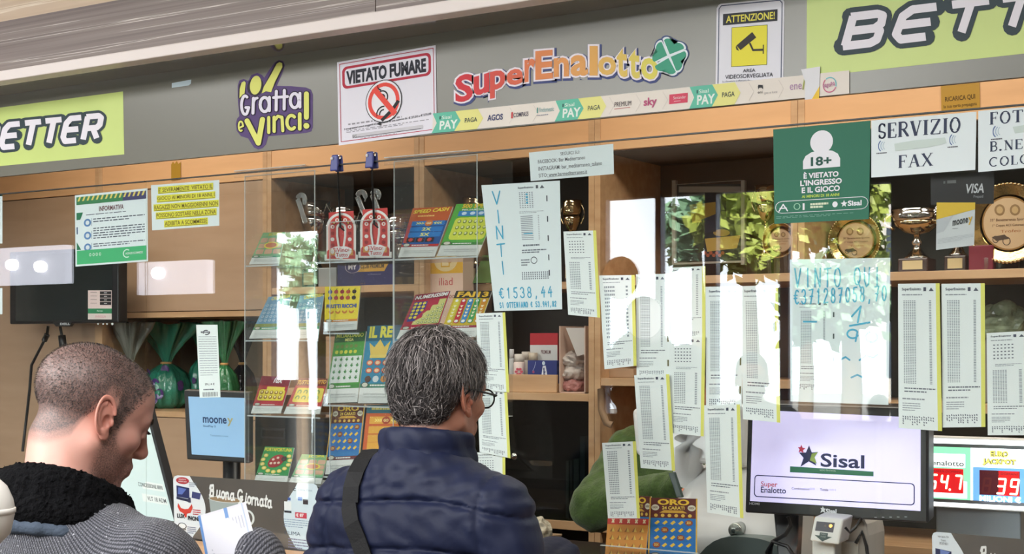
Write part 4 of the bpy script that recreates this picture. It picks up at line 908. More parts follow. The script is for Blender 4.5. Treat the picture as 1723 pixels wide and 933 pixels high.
        for i in range(2):
            for j in range(5): a.ell(.18 + j * .16, .44 + i * .13, .06, .05, (150, 110, 50), 3); a.ell(.18 + j * .16, .43 + i * .13, .03, .026, (236, 220, 150), 4)
        foot((176, 40, 44))
    elif style == 'tutto':
        bg_((178, 62, 56)); a.rect(0, .0, 1, .22, (110, 40, 34), 2); a.text('TUTTO x TUTTO', (.04, .2), (.98, .16), .12, (226, 170, 60), 4, .03, None, .2); a.rr(.1, .28, .96, .68, .06, (216, 196, 70), 2, .05)
        for i in range(2):
            for j in range(4): a.stroke(arcp(.22 + j * .19, .40 + i * .16, .05, .05, 160, 400, 7), .03, (86, 130, 70), 3)
        foot((176, 50, 44))
    elif style == 'porta':
        bg_((46, 140, 74)); a.tbox('PORTAFORTUNA', .04, .03, .96, .13, (222, 206, 70), 4, .03)
        a.ell(.52, .40, .26, .17, (150, 40, 44), 3, rot=-.4); a.ell(.76, .33, .09, .07, (60, 40, 40), 4)
        for (u, v) in ((.42, .36), (.56, .31), (.5, .46), (.62, .45), (.38, .47)): a.ell(u, v, .045, .032, (214, 190, 170), 5)
        for k in range(11): w = radians(-30 + 240 / 10 * k); a.ell(.52 + .44 * cos(w), .40 + .30 * sin(w), .075, .05, (214, 190, 90), 3); a.ell(.52 + .44 * cos(w), .40 + .30 * sin(w), .045, .03, (232, 216, 140), 4)
        foot((50, 140, 80))
    elif style == 'green':
        bg_((120, 170, 120)); a.text('SCOPA', (.3, .12), (.9, .09), .09, (222, 206, 70), 4, .03)
        for i in range(3):
            for j in range(3): a.rr(.06 + j * .32, .18 + i * .18, .34 + j * .32, .33 + i * .18, .05, (196, 156, 130), 2, .04)
        a.ell(.56, .42, .28, .11, (222, 206, 80), 3); a.ell(.56, .42, .22, .08, (190, 116, 80), 4); foot((50, 130, 90))
    elif style == 'blue':
        bg_((110, 150, 176)); a.text('CRUCIVERBA', (.2, .1), (.98, .05), .08, (226, 206, 80), 4, .03)
        for i in range(5):
            for j in range(6): a.ell(.14 + j * .15, .22 + i * .09, .05, .03, (190, 206, 214), 3); a.ell(.14 + j * .15, .22 + i * .09, .03, .018, (120, 150, 176), 4)
        a.rect(0, .66, 1, .74, (130, 140, 80), 2); foot((60, 150, 90))
    elif style == 'lamp':
        bg_((206, 140, 60)); a.rect(0, 0, 1, .12, (190, 60, 46), 2)
        for j in range(5): a.stroke([(.12 + j * .19, .03), (.16 + j * .19, .08)], .03, (236, 220, 180), 3); a.stroke([(.16 + j * .19, .03), (.12 + j * .19, .08)], .03, (236, 220, 180), 3)
        for i in range(4):
            for j in range(5): u, v = .14 + j * .18, .22 + i * .15; a.poly([(u - .06, v + .04), (u + .06, v + .04), (u + .01, v - .05)], (226, 190, 90), 3); a.poly([(u - .06, v + .04), (u - .01, v + .04), (u + .01, v - .05)], (150, 100, 50), 4)
        a.rect(0, .78, 1, .80, (120, 60, 40), 2)
    return a
def rack(name, label, x0, x1, ytop, ybot, yf, yb, hook=True):
    """clear acrylic case: front plate, two side plates, a lip over the glass edge; edges catch the light"""
    A_, B_ = at(x0, ytop, yf), at(x1, ytop, yf); z1 = at((x0 + x1) / 2, ytop, yf).z; z0 = max(CT + .002, at(x0, ybot, yf).z)
    t = empty(name, ((A_.x + B_.x) / 2, yf, z0), label, 'card rack', 'clear acrylic card racks'); th = .003
    MB().box((A_.x, yf - th, z0), (B_.x, yf, z1), ACR).go('front_plate', t)
    for x in (A_.x, B_.x - th):
        MB().box((x, yf + .0004, z0), (x + th, yb, z1 - .0), ACR).go('side_plate', t)
    e = MB()
    for x in (A_.x - .0004, B_.x - .0014): e.box((x, yf - th - .0006, z0), (x + .0018, yf - th + .0012, z1), ACE)
    e.box((A_.x, yf - th - .0004, z1), (B_.x, yf + .0, z1 + .002), ACE); e.box((A_.x, yf - th, z0 - .002), (B_.x, yb, z0), ACE)
    if hook: e.box((A_.x, -.014, GT + .0035), (B_.x, yf, GT + .0065), ACR); e.box((A_.x, -.014, GT - .012), (B_.x, -.0105, GT + .0065), ACR); e.box((A_.x, -.0145, GT + .006), (B_.x, -.0105, GT + .0078), ACE)
    e.go('bright_edge', t); return t
RK1 = rack('card_rack', 'clear acrylic card rack nearest the tablet, with a bright window mirrored in it', 413, 531, 293, 812, .030, .19)
RK2 = rack('card_rack', 'clear acrylic card rack holding the fruit and crown scratch cards', 556, 663, 372, 860, .060, .20, False)
RK3 = rack('card_rack', 'clear acrylic card rack next to the handwritten VINTI sheet', 664, 804, 267, 700, .030, .19)
def card(px_bl, px_br, py_b, px_tl, px_tr, py_t, y0, y1, style, label, dyb=0, dyt=0, stack=1, shelf=True):
    """bottom edge at depth y0, top edge leaning back to depth y1"""
    C = [at(px_tl, py_t, y1), at(px_tr, py_t + dyt, y1), at(px_br, py_b + dyb, y0), at(px_bl, py_b, y0)]
    art_card(C, style, random).go('scratch_card', label=label, cat='scratch card', group='scratch cards in the racks')
    if shelf:
        p, q = at(px_bl - 3, py_b + 1, y0 - .012), at(px_br + 3, py_b + 1, y0 - .012); z = min(p.z, C[3].z, C[2].z) - .003
        return (p.x, q.x, z)
def tray(rk, x0, x1, z, yf, yb, lip=.03):
    b = MB(); b.box((x0, yf, z - .003), (x1, yb, z), ACR); b.box((x0, yf - .001, z - .0035), (x1, yf + .001, z + .0005), ACE); tr = b.go('tray', rk)
    MB().box((x0, yf, z), (x1, yf + .002, z + lip), ACR).go('tray_lip', tr)
def rowcards(rk, yf, specs, rowpx):
    xs0 = []; zz_ = []
    for s_ in specs: r = card(*s_); xs0 += [r[0], r[1]]; zz_.append(r[2])
    tray(rk, min(xs0), max(xs0), min(zz_), yf, .185)
rowcards(RK3, .042, [(670, 731, 433, 695, 762, 351, .06, .135, 'speed', 'orange and blue scratch card SPEED CASH in the top row of the rack', -1, -3),
                     (735, 804, 431, 768, 840, 344, .06, .135, 'special', 'green scratch card with yellow field, beside SPEED CASH', -1, -2)], 433)
rowcards(RK3, .042, [(667, 731, 571, 699, 758, 497, .06, .135, 'numeri', 'crimson scratch card NUMERISSIMI above the grey hair', -3, -7),
                     (738, 800, 569, 768, 828, 490, .06, .135, 'fai', 'striped multicolour scratch card FAI13', -2, 0)], 571)
rowcards(RK1, .042, [(419, 469, 445, 443, 480, 392, .06, .13, 'green', 'pale green scratch card alone in the highest row, next to the clear hook', -1, -1)], 445)
rowcards(RK1, .042, [(419, 474, 570, 452, 490, 500, .06, .135, 'blue', 'pale blue scratch card with round spots in the second row', -1, -2),
                     (482, 535, 570, 505, 545, 498, .06, .135, 'blue', 'pale blue scratch card half hidden by the mirrored window', -1, -2)], 570)
rowcards(RK1, .042, [(422, 472, 696, 441, 490, 633, .06, .125, 'dieci', 'dark red scratch card with 10X above the slotted black box', 0, 3),
                     (477, 538, 697, 503, 552, 636, .06, .125, 'tutto', 'red and yellow scratch card next to the 10X one', 0, 2)], 696)
rowcards(RK1, .042, [(427, 482, 812, 446, 495, 752, .06, .12, 'porta', 'green scratch card PORTAFORTUNA with red ladybird', 2, 2),
                     (486, 540, 813, 508, 552, 765, .06, .12, 'green', 'pale green scratch card beside the ladybird one', 2, 2)], 812)
rowcards(RK2, .066, [(546, 600, 558, 547, 607, 483, .075, .082, 'frutti', 'yellow scratch card FRUTTI RICCHI with fruit', -3, -1)], 558)
rowcards(RK2, .066, [(547, 601, 679, 565, 616, 561, .078, .11, 'mega', 'green and white scratch card with MEGA in its title', -2, -3),
                     (602, 662, 679, 619, 680, 549, .078, .11, 're', 'teal scratch card with golden crown', 0, -2)], 679)
rowcards(RK2, .066, [(547, 602, 799, 561, 614, 682, .078, .105, 'carati', 'brown and blue gold-bar scratch card beneath the MEGA one', -3, -1),
                     (606, 664, 799, 618, 676, 682, .078, .105, 'bonus', 'orange scratch card with GO, 2X, 5X and 10X bands', -2, 0)], 799)
# small stand of gold scratch cards before the terminal
a = art_card([at(1095, 838, .09), at(1173, 840, .09), at(1172, 966, .06), at(1091, 964, .06)], 'carati', random); a.go('scratch_card', label='brown and blue gold scratch card ORO in front of the white terminal', cat='scratch card', group='scratch cards by the terminal')
a = art_card([at(1044, 834, .12), at(1096, 836, .12), at(1095, 966, .105), at(1042, 964, .105)], 'carati', random); a.go('scratch_card', label='gold scratch card mostly behind the orange one, ORO just showing', cat='scratch card', group='scratch cards by the terminal')
a = art_card([at(1023, 872, .085), at(1092, 874, .085), at(1084, 962, .06), at(1016, 960, .06)], 'lamp', random); a.go('scratch_card', label='orange scratch card with rows of little pyramids', cat='scratch card', group='scratch cards by the terminal')
b = MB(); p, q = at(1012, 900, .05), at(1176, 900, .05); b.box((p.x, .045, CT), (q.x, .05, at(1100, 926, .05).z), ACR); b.box((p.x, .045, CT), (q.x, .14, CT + .006), ACR); b.box((p.x, .0442, at(1100, 926, .05).z), (q.x, .0505, at(1100, 926, .05).z + .002), ACE)
b.go('card_stand', label='low clear acrylic stand holding the gold and orange scratch cards', cat='card stand')

# clips and cords holding the horseshoe cards
BLUE = mat('blue_plastic_clip', (52, 60, 130), .35)
def clip(px, py, dx, label):
    c = at(px, py, -.004); t = empty('clip', (c.x, c.y, c.z - .02), label, 'clip', 'blue clips on the glass edge')
    for y, s in ((-.019, -1), (.002, 1)):
        b = MB(); b.hexa([(c.x - .013, y, GT - .016), (c.x + .013, y, GT - .016), (c.x + .013, y + .007, GT - .016), (c.x - .013, y + .007, GT - .016), (c.x - .010, y + (.004 if s < 0 else -.001), GT + .026), (c.x + .010, y + (.004 if s < 0 else -.001), GT + .026), (c.x + .010, y + (.011 if s < 0 else .006), GT + .026), (c.x - .010, y + (.011 if s < 0 else .006), GT + .026)], BLUE); b.go('jaw', t, .003)
    MB().tube([(c.x - .011, -.006, GT + .02), (c.x + .011, -.006, GT + .02)], .005, CHROME, 12).go('spring', t)
    MB().ball((c.x - .006, -.017, GT + .016), (.0045, .003, .0045), mat('clip_button', (206, 206, 214), .3), 12).go('button', t)
clip(567, 274, 0, 'blue clip on the glass edge above the horseshoe card nearer the tablet'); clip(626, 273, 0, 'blue clip on the glass edge above the horseshoe card nearer SPEED CASH')
HR = (196, 64, 62)
def horseshoe(cx, top, bot, clipx, lab1, lab2):
    y = .075; w = 24.0
    a = Art(plane_map(y)); a.sheet([(cx - 21, top + 5), (cx + 21, top + 2), (cx + 23, bot - 1), (cx - 19, bot + 1)], HR, 3); a.mp = plane_map(y - .002)
    L = top + 72
    def shoe(r, ri, c, l, ext):
        ycen = top + 7 + 24; o = arcp(cx, ycen, r, r * 1.03, 180, 360, 18) + [(cx + r, L + ext), (cx + r + 3, L + ext), (cx + r + 3, L + 12 + ext * .5), (cx + ri - 6, L + 12 + ext * .5)]
        i_ = [(cx + ri, ycen + 14)] + arcp(cx, ycen, ri, ri, 0, -180, 12) + [(cx - ri, ycen + 14), (cx - ri + 6, L + 12 + ext * .5), (cx - r - 3, L + 12 + ext * .5), (cx - r - 3, L + ext), (cx - r, L + ext)]
        a.poly(o + i_, c, l)
    shoe(25, 5, (226, 222, 218), 2, 4); shoe(21, 8.5, (214, 96, 80), 3, -2); shoe(19.5, 9.5, HR, 4, -4)
    for k in range(9):
        w_ = radians(200 - 27.5 * k) if 0 < k < 8 else 0
        px_, py_ = cx + 14.5 * cos(w_), top + 31 - 15 * sin(w_) if 0 < k < 8 else 0
        if 0 < k < 8: a.ell(px_, py_, 3.2, 3.2, (230, 226, 220) if k % 2 else (150, 40, 40), 5); a.ell(px_, py_, 1.4, 1.6, (196, 80, 60) if k % 2 else (226, 190, 90), 6)
    for s_ in (-1, 1):
        for i in range(4): a.ell(cx + s_ * 14.5, top + 40 + i * 10, 3.2, 3.2, (230, 226, 220) if i % 2 else (150, 40, 40), 5)
        a.rect(cx + s_ * 15 - 5, L - 5, cx + s_ * 15 + 5, L + 5, (214, 150, 70), 4.5); a.ell(cx + s_ * 14.5, L + 0, 2.6, 2.6, (230, 226, 220), 5)
    a.poly([(cx - 18, bot - 18), (cx - 9, bot - 22), (cx + 9, bot - 22), (cx + 18, bot - 18), (cx + 12, bot - 3), (cx - 8, bot - 2)], (230, 226, 226), 4.5)
    a.text('SiVince', (cx - 14, bot - 12), (cx + 15, bot - 13), 7.5, (190, 56, 60), 5, .02); a.text('Tutto', (cx - 9, bot - 4.5), (cx + 11, bot - 5), 6.5, (190, 56, 60), 5, .02)
    a.go('horseshoe_card', label=lab1, cat='scratch card', group='horseshoe cards on cords')
    p = at(cx, top + 30, .068); k_ = at(clipx, 283, .004)
    b = MB(); b.tube([(p.x - .006, .062, k_.z + .002), (p.x - .001, .066, p.z), (p.x + .006, .073, p.z - .008), (p.x + .012, .09, p.z)], .0028, BLACK)
    b.tube([(k_.x, .01, k_.z + .004), (p.x - .006, .062, k_.z + .002)], .0028, BLACK)
    b.go('cord', label=lab2, cat='cord', group='black cords of the horseshoe cards')
horseshoe(574, 353, 437, 567, 'red horseshoe scratch card on a cord, nearer the tablet side', 'black cord carrying the horseshoe card nearer the tablet side')
horseshoe(631, 348, 434, 626, 'red horseshoe scratch card on a cord, nearer SPEED CASH', 'black cord carrying the horseshoe card nearer SPEED CASH')
# clear tray under the horseshoe cards
p, q = at(536, 437, .066), at(662, 437, .066); z = at(600, 437, .066).z - .004
b = MB(); b.box((p.x, .062, z - .003), (q.x, .18, z), ACR); b.box((p.x, .061, z - .0036), (q.x, .063, z + .001), ACE); b.box((p.x, .062, z), (q.x, .064, z + .03), ACR); b.box((p.x, .17, z), (q.x, .173, z + .13), ACR)
for x in (p.x, q.x - .003): b.box((x, .062, z), (x + .003, .18, z + .12), ACR)
b.go('acrylic_tray', label='empty clear acrylic tray behind the two horseshoe cards', cat='tray')
# clear plastic hooks
HK = glassmat('clear_hook_plastic', (.93, .95, .96), 1.46, haze=.14)
def hook(px, py, h, w, y, label):
    c = at(px, py, y); s = h * (c - CAM).dot(FWD) / F; r = w / 2 * (c - CAM).dot(FWD) / F
    pts = [(c.x + r * 1.2, y, c.z - s * .62), (c.x - r * .6, y, c.z + s * .05)] + [(c.x + r * cos(w_), y, c.z + s * .18 + r * sin(w_)) for w_ in [pi - k * pi / 8 for k in range(9)]] + [(c.x + r * .9, y, c.z + s * .0)]
    MB().tube(pts, [.007] * (len(pts) - 1) + [.004], HK, 10).go('plastic_hook', label=label, cat='hook', group='clear plastic hooks')
hook(507, 345, 50, 15, .12, 'clear plastic hook in the rack above the pale green card'); hook(608, 340, 46, 17, .15, 'clear plastic hook between the two horseshoe cards'); hook(632, 336, 40, 14, .15, 'clear plastic hook behind the horseshoe card nearer SPEED CASH')

# ================================================================== things on the shelves
def pxs(p): return (p - CAM).dot(FWD) / F       # metres per pixel there
MARB = mat('dark_marble_base', (62, 40, 36), .25); PLQ = mat('gold_plaque', (206, 184, 140), .35, .3)
def cup(cx, top, bot, y, lab, w, metal=CHROME, plaque=True, handles=True, z0=None):
    """trophy cup: base, plaque, turned stem and bowl, two handles"""
    b_ = at(cx, bot, y); t_ = at(cx, top, y); z0 = b_.z if z0 is None else z0; h = t_.z - z0; c = (b_.x, y, z0); R = w / 2 * pxs(b_)
    t = empty('trophy_cup', c, lab, 'trophy', 'trophies on the shelves'); bw = R * .62
    MB().box((c[0] - bw, y - bw, z0), (c[0] + bw, y + bw, z0 + h * .2), MARB).go('base', t, .004); bs = [o for o in t.children if o.name.startswith('base')][0]
    if plaque: MB().box((c[0] - bw * .66, y - bw - .002, z0 + h * .045), (c[0] + bw * .66, y - bw, z0 + h * .165), PLQ).go('plaque', bs)
    s = h / 1.0
    MB().lathe((c[0], y, z0 + h * .2), [(R * .52, 0), (R * .50, s * .02), (R * .36, s * .06), (R * .20, s * .12), (R * .12, s * .17), (R * .2, s * .20), (R * .22, s * .23), (R * .11, s * .27), (R * .14, s * .33)], CHROME if w > 70 else metal, 24).go('stem', t)
    lo_ = PGOLD if w > 70 else metal; up_ = CHROME if w > 70 else metal
    MB().lathe((c[0], y, z0 + h * .53), [(R * .14, 0), (R * .5, s * .03), (R * .86, s * .12), (R * .95, s * .19)], lo_, 32).lathe((c[0], y, z0 + h * .53), [(R * .95, s * .19), (R * .98, s * .23), (R * 1.0, s * .30), (R * .96, s * .31), (R * 1.02, s * .34), (R * .97, s * .345), (R * .90, s * .30), (R * .7, s * .12), (R * .2, s * .04)], up_, 32).go('bowl', t)
    if handles:
        for d in (-1, 1):
            MB().tube([(c[0] + d * R * (.95 + .42 * sin(pi * k / 8)), y, z0 + h * .62 + h * .22 * k / 8) for k in range(9)], R * .07, metal, 8).go('handle', t)
def plate(cx, cy, r, y, lab, z_shelf):
    c = at(cx, cy, y); R = r * pxs(c); t = empty('award_plate', (c.x, y, z_shelf), lab, 'plate', 'golden award plates'); tilt = .0
    MB().lathe((c.x, y, c.z), [(R * .0, -.006), (R * .6, -.008), (R * .66, .0), (R * .72, .004), (R * .94, .012), (R, .016), (R * .98, .012), (R * .7, -.002), (R * .6, -.012), (0, -.012)], GOLD, 64, 'y').go('rim', t); rm = t.children[0]
    b = MB()
    for k in range(64):
        w = 2 * pi * k / 64; b.ball((c.x + R * .97 * cos(w), y - .016, c.z + R * .97 * sin(w)), R * .045, PGOLD, 6)
    b.go('beaded_edge', rm)
    a = Art(plane_map(y - .0085)); a.ell(cx, cy, r * .62, r * .63, (206, 176, 140), 1, 48)
    a.ring(cx, cy, r * .66, r * .67, r * .05, (150, 110, 60), .5, n=48)
    for d in (-.22, .16): a.ell(cx + r * d, cy - r * .33, r * .13, r * .14, (150, 120, 84), 2); a.ell(cx + r * d, cy - r * .33, r * .08, r * .09, (196, 166, 120), 3)
    a.text('35° Benemerenza Sportiva', (cx - r * .46, cy - r * .02), (cx + r * .5, cy - r * .06), r * .09, (110, 80, 60), 2, .01); a.text("1° Coppa ACI Catanzaro", (cx - r * .4, cy + r * .11), (cx + r * .44, cy + r * .07), r * .08, (110, 80, 60), 2, .01)
    a.text('Trofeo', (cx - r * .2, cy + r * .24), (cx + r * .3, cy + r * .21), r * .07, (170, 110, 70), 2)
    a.ring(cx - r * .05, cy + r * .44, r * .10, r * .11, r * .02, (84, 70, 60), 2); a.ring(cx - r * .32, cy + r * .40, r * .08, r * .09, r * .02, (84, 70, 60), 2); a.poly([(cx - r * .42, cy + r * .34), (cx - r * .1, cy + r * .28), (cx + r * .02, cy + r * .38), (cx - r * .3, cy + r * .44)], (84, 70, 60), 2)
    a.go('engraved_disc', t)
    b = MB(); zb_ = c.z - R * .86
    for s_ in (-1, 1):
        b.tube([(c.x + s_ * R * .5, y + .05, z_shelf + .006), (c.x + s_ * R * .5, y - .02, z_shelf + .008), (c.x + s_ * R * .48, y - .03, max(z_shelf + .03, zb_))], .006, HK, 8)
        b.tube([(c.x + s_ * R * .5, y + .05, z_shelf + .006), (c.x + s_ * R * .4, y + .045, c.z + R * .3)], .006, HK, 8)
    b.go('plate_stand', t)
Z5 = SHV[5][0]; Z3 = SHV[3][0]; Z2 = SHV[2][0]
cup(1543, 338, 451, 1.42, 'large silver and gold trophy cup on a dark base under the fax notice', 82, PGOLD, True, True, Z5)
cup(1612, 318, 450, 1.45, 'trophy mostly behind the yellow and white card, only its plaque base clear', 60, CHROME, True, True, Z5)
plate(1440, 405, 46, 1.5, 'golden award plate seen beneath the age limit sign', Z5); plate(1697, 376, 68, 1.40, 'larger golden award plate at the picture edge under the photocopy notice', Z5)
plate(1313, 405, 30, 1.56, 'small golden award plate half lost in the mirrored trees', Z5)
for (cx, top, bot, w, lab, zz0, m_) in ((530, 318, 465, 52, 'silver trophy behind the clear hook of the nearer rack', Z2, CHROME), (585, 330, 465, 56, 'wide silver trophy behind the horseshoe cards', Z2, CHROME), (672, 350, 468, 44, 'narrow silver trophy between the horseshoe cards and SPEED CASH', Z2, CHROME),
                                      (746, 318, 470, 46, 'silver trophy above the SPEED CASH card', Z3, CHROME), (800, 312, 470, 44, 'silver trophy above the green and yellow card', Z3, PGOLD), (963, 318, 470, 34, 'slim golden trophy under the SEGUICI SU notice', Z3, PGOLD)):
    cup(cx, top, bot, 1.52, lab, w, m_, True, True, zz0)
cup(1288, 290, 452, 1.6, 'golden trophy peeping out beside the age limit sign', 36, PGOLD, False, True, SHV[4][0])
cup(1700, 300, 430, 1.62, 'golden trophy behind the larger award plate', 60, PGOLD, False, True, Z5)
c = at(1653, 440, 1.4); MB().box((c.x - .035, 1.38, Z5), (c.x + .035, 1.42, Z5 + .075), mat('dark_red_box', (120, 30, 50), .4)).go('small_box', None, .003, 'small dark red box at the foot of the larger award plate', 'box')
def box_art(name, px0, px1, top, y, d, z0, base, lab, cat, fn, parts=None, h=None):
    a_, b_ = at(px0, 500, y), at(px1, 500, y); z1 = at((px0 + px1) / 2, top, y).z
    t = empty(name, ((a_.x + b_.x) / 2, y, z0), lab, cat)
    MB().box((a_.x, y, z0), (b_.x, y + d, z1), base).go('carton', t, .002); ct = t.children[0]
    C = [Vector((a_.x, y, z1)), Vector((b_.x, y, z1)), Vector((b_.x, y, z0)), Vector((a_.x, y, z0))]
    a = Art(quad_map(*C)); fn(a); a.go('print', ct); return t
def f1(a):
    a.rect(.0, .0, 1, 1, (58, 58, 104), 1); a.poly([(.34, .06), (.95, .06), (.84, .46), (.28, .46)], (206, 162, 76), 2); a.tbox('CLUB PREMIUM', .42, .18, .84, .34, (96, 84, 70), 3, .03); a.ell(.28, .26, .14, .24, (64, 60, 110), 3); a.ring(.28, .26, .14, .24, .012, (190, 180, 190), 4); a.tbox('MY', .20, .17, .36, .36, (226, 222, 230), 5, .05)
    a.tbox('by Multiservizi', .55, .54, .78, .6, (150, 150, 176), 2); a.tbox('mc 3', .42, .86, .5, .92, (150, 120, 90), 2)
box_art('gift_box', 568, 662, 437, 1.36, .14, Z2, mat('navy_carton', (50, 50, 92), .4), 'dark blue and gold CLUB PREMIUM box beneath the horseshoe cards', 'box', f1)
c0_, c1_ = at(535, 470, 1.36), at(566, 470, 1.36); MB().box((c0_.x, 1.36, Z2), (c1_.x, 1.42, Z2 + .075), mat('grey_plastic_box', (150, 154, 154), .3)).go('grey_box', None, .004, 'small pale grey box next to the CLUB PREMIUM box', 'box')
def f2(a):
    a.rect(0, 0, 1, 1, (226, 196, 176), 1); a.rect(0, 0, 1, .13, (230, 180, 52), 2); a.ell(.5, .03, .34, .085, (236, 214, 160), 3); a.rect(.36, .01, .62, .08, (226, 176, 60), 4); a.rect(.39, .018, .59, .07, (240, 220, 170), 5); a.ell(.62, .02, .08, .03, (206, 150, 60), 6)
    a.tbox('iliad', .30, .165, .70, .225, (190, 70, 72), 2); a.tbox('box', .60, .29, .86, .33, (150, 80, 70), 2)
t = box_art('phone_box', 722, 779, 433, 1.34, .07, 1.492, mat('pink_carton', (222, 192, 172), .5), 'tall pale pink and yellow box behind NUMERISSIMI', 'box', f2)
MB().box((at(715, 500, 1.34).x, 1.335, SHV[3][1] + .0005), (at(790, 500, 1.34).x, 1.45, 1.491), mat('white_box_lid', (200, 200, 200), .5)).go('carton_tray', None, .002, 'flat pale carton under the tall pink and yellow box', 'box')
c = at(830, 460, 1.40); b = MB(); q0 = at(795, 478, 1.4); q1 = at(812, 430, 1.48); q2 = at(880, 430, 1.48); q3 = at(880, 478, 1.4)
b.slab([q1, q2, Vector((q3.x, q3.y, Z3 + .002)), Vector((q0.x, q0.y, Z3 + .002))], (0, .03, 0), mat('green_leaf_card', (86, 128, 62), .5)); b.go('green_folder', label='leaning green folder behind the winning sheet VINTI', cat='folder')
# lower shelf of bay 3: cosmetics, tissues, recharge card and a carton of bags
ZL = SHV[3][1]
t = empty('wooden_tray', (at(885, 650, 1.34).x, 1.34, ZL), 'pale wooden tray holding bottles and tissues', 'tray')
x0, x1 = at(800, 650, 1.33).x, at(937, 650, 1.33).x; MB().box((x0, 1.328, ZL + .0005), (x1, 1.34, ZL + .062), WOODL).go('front', t, .002); MB().box((x0, 1.34, ZL + .0005), (x1, 1.5, ZL + .03), WOODL).go('bottom', t, .002)
for (px_, top, w, col, lab, cap) in ((874, 596, 20, (226, 206, 200), 'pale pink deodorant bottle with flower, in the wooden tray', (214, 206, 196)), (861, 588, 9, (210, 212, 214), 'slim silver tube in the wooden tray', (230, 230, 232)), (885, 592, 17, (206, 200, 192), 'pale cream bottle behind the flower bottle', (196, 186, 176)), (897, 594, 18, (214, 204, 190), 'pale bottle behind the blue tissue pack', (204, 190, 170))):
    y = 1.37 if px_ == 874 else 1.42; c = at(px_, 640, y); z0 = ZL + .031; z1 = at(px_, top, y).z; R = w / 2 * pxs(c); t = empty('bottle', (c.x, y, z0), lab, 'bottle', 'bottles in the wooden tray'); h = z1 - z0
    MB().lathe((c.x, y, z0), [(R * .9, 0), (R, .004), (R, h * .68), (R * .9, h * .72)], mat('bottle_%d' % px_, col, .35), 20).go('body', t); bo_ = t.children[0]
    MB().lathe((c.x, y, z0 + h * .72), [(R * .86, 0), (R * .86, h * .27), (R * .7, h * .28)], mat('cap_%d' % px_, cap, .3), 20).go('cap', t)
    if px_ == 874:
        a = Art(plane_map(y - R - .0005))
        for k in range(6): w_ = 2 * pi * k / 6; a.ell(873 + 4.5 * cos(w_), 626 + 5 * sin(w_), 2.6, 2.2, (190, 76, 96), 1, 10)
        a.go('flower_print', bo_)
def f3(a):
    a.rect(0, 0, 1, 1, (44, 56, 122), 1); a.text('Tempo', (.06, .92), (.36, .86), .16, (222, 226, 236), 2, .04); a.poly([(.45, .95), (.52, .25), (.62, .22), (.72, .95)], (222, 224, 234), 2); a.sub((.52, .92), (.50, .30), (.61, .28), (.66, .9)).tbox('Tempo', .04, .1, .96, .95, (44, 50, 110), 3, .05); a.ell(.55, .12, .05, .09, (200, 216, 230), 2); a.stroke([(.28, .06), (.24, .3), (.18, .45)], .012, (190, 200, 226), 2)
    a.ell(.2, .5, .04, .06, (160, 70, 110), 2)
box_art('tissue_pack', 888, 937, 607, 1.35, .05, ZL + .031, mat('blue_tissue_pack', (42, 52, 116), .25, bump=(40, .4, .004)), 'blue pack of paper tissues in the wooden tray', 'tissues', f3)
def f4(a):
    a.rect(0, 0, 1, .24, (178, 48, 58), 1); a.rect(0, .24, 1, 1, (206, 206, 206), 1); a.tbox('PREMIUM', .40, .34, .76, .42, (110, 80, 84), 2, .02); a.tbox('RICARICA', .32, .60, .84, .72, (176, 110, 104), 2, .02); a.micro(.3, .78, .86, .84, 1, (170, 160, 160), 2)
box_art('recharge_card', 892, 938, 561, 1.44, .01, ZL + .031, mat('red_card', (170, 50, 58), .4), 'red and white recharge card standing behind the tissues', 'card', f4)
CART = mat('pinkish_carton', (206, 178, 162), .6)
x0, x1 = at(941, 600, 1.33).x, at(985, 600, 1.33).x; zt = at(960, 549, 1.33).z; t = empty('carton', ((x0 + x1) / 2, 1.33, ZL), 'open upright carton stuffed with crumpled bags', 'box')
MB().box((x0, 1.33, ZL + .0005), (x0 + .004, 1.5, zt), CART).go('side', t); MB().box((x0, 1.5, ZL + .0005), (x1, 1.504, zt), CART).go('back', t); MB().box((x1 - .004, 1.33, ZL + .0005), (x1, 1.5, zt), CART).go('side', t); MB().box((x0, 1.33, ZL + .0005), (x1, 1.5, ZL + .004), CART).go('bottom', t)
MB().slab([at(952, 552, 1.34), at(984, 552, 1.34), at(984, 596, 1.335), at(971, 600, 1.335)], (0, .004, 0), mat('paper_slip', (196, 190, 186), .6)).go('paper_flap', t)
rd = random.Random(5)
def crumple(name, c, r, mt, label, cat, group=None, n=14, amp=.28, parent=None):
    bm = bmesh.new(); bmesh.ops.create_icosphere(bm, subdivisions=4, radius=1)
    ph = [(Vector((rd.gauss(0, 1), rd.gauss(0, 1), rd.gauss(0, 1))).normalized(), rd.uniform(2, 7), rd.uniform(0, 6)) for _ in range(n)]
    for v in bm.verts:
        d = v.co.normalized(); s = 1 + amp * sum(abs(sin(f * d.dot(a) + p)) - .5 for a, f, p in ph) / sqrt(n); v.co = Vector((c[0] + d.x * s * r[0], c[1] + d.y * s * r[1], c[2] + d.z * s * r[2]))
    V = [v.co.copy() for v in bm.verts]; Fc = [tuple(v.index for v in f.verts) for f in bm.faces]; bm.free()
    return tag(link(name, V, Fc, [mt], None, parent), label, cat, group)
for k, (py_, col) in enumerate(((650, (176, 120, 116)), (628, (206, 196, 190)), (606, (196, 186, 180)))):
    q = at(968, py_, 1.40); crumple('plastic_bag', q, ((x1 - x0) * .40, .05, 13 * pxs(q)), mat('bag_%d' % k, col, .3), ['crumpled reddish bag at the bottom of the carton', 'crumpled pale bag in the middle of the carton', 'crumpled pale bag on top in the carton'][k], 'bag', 'crumpled bags in the carton')
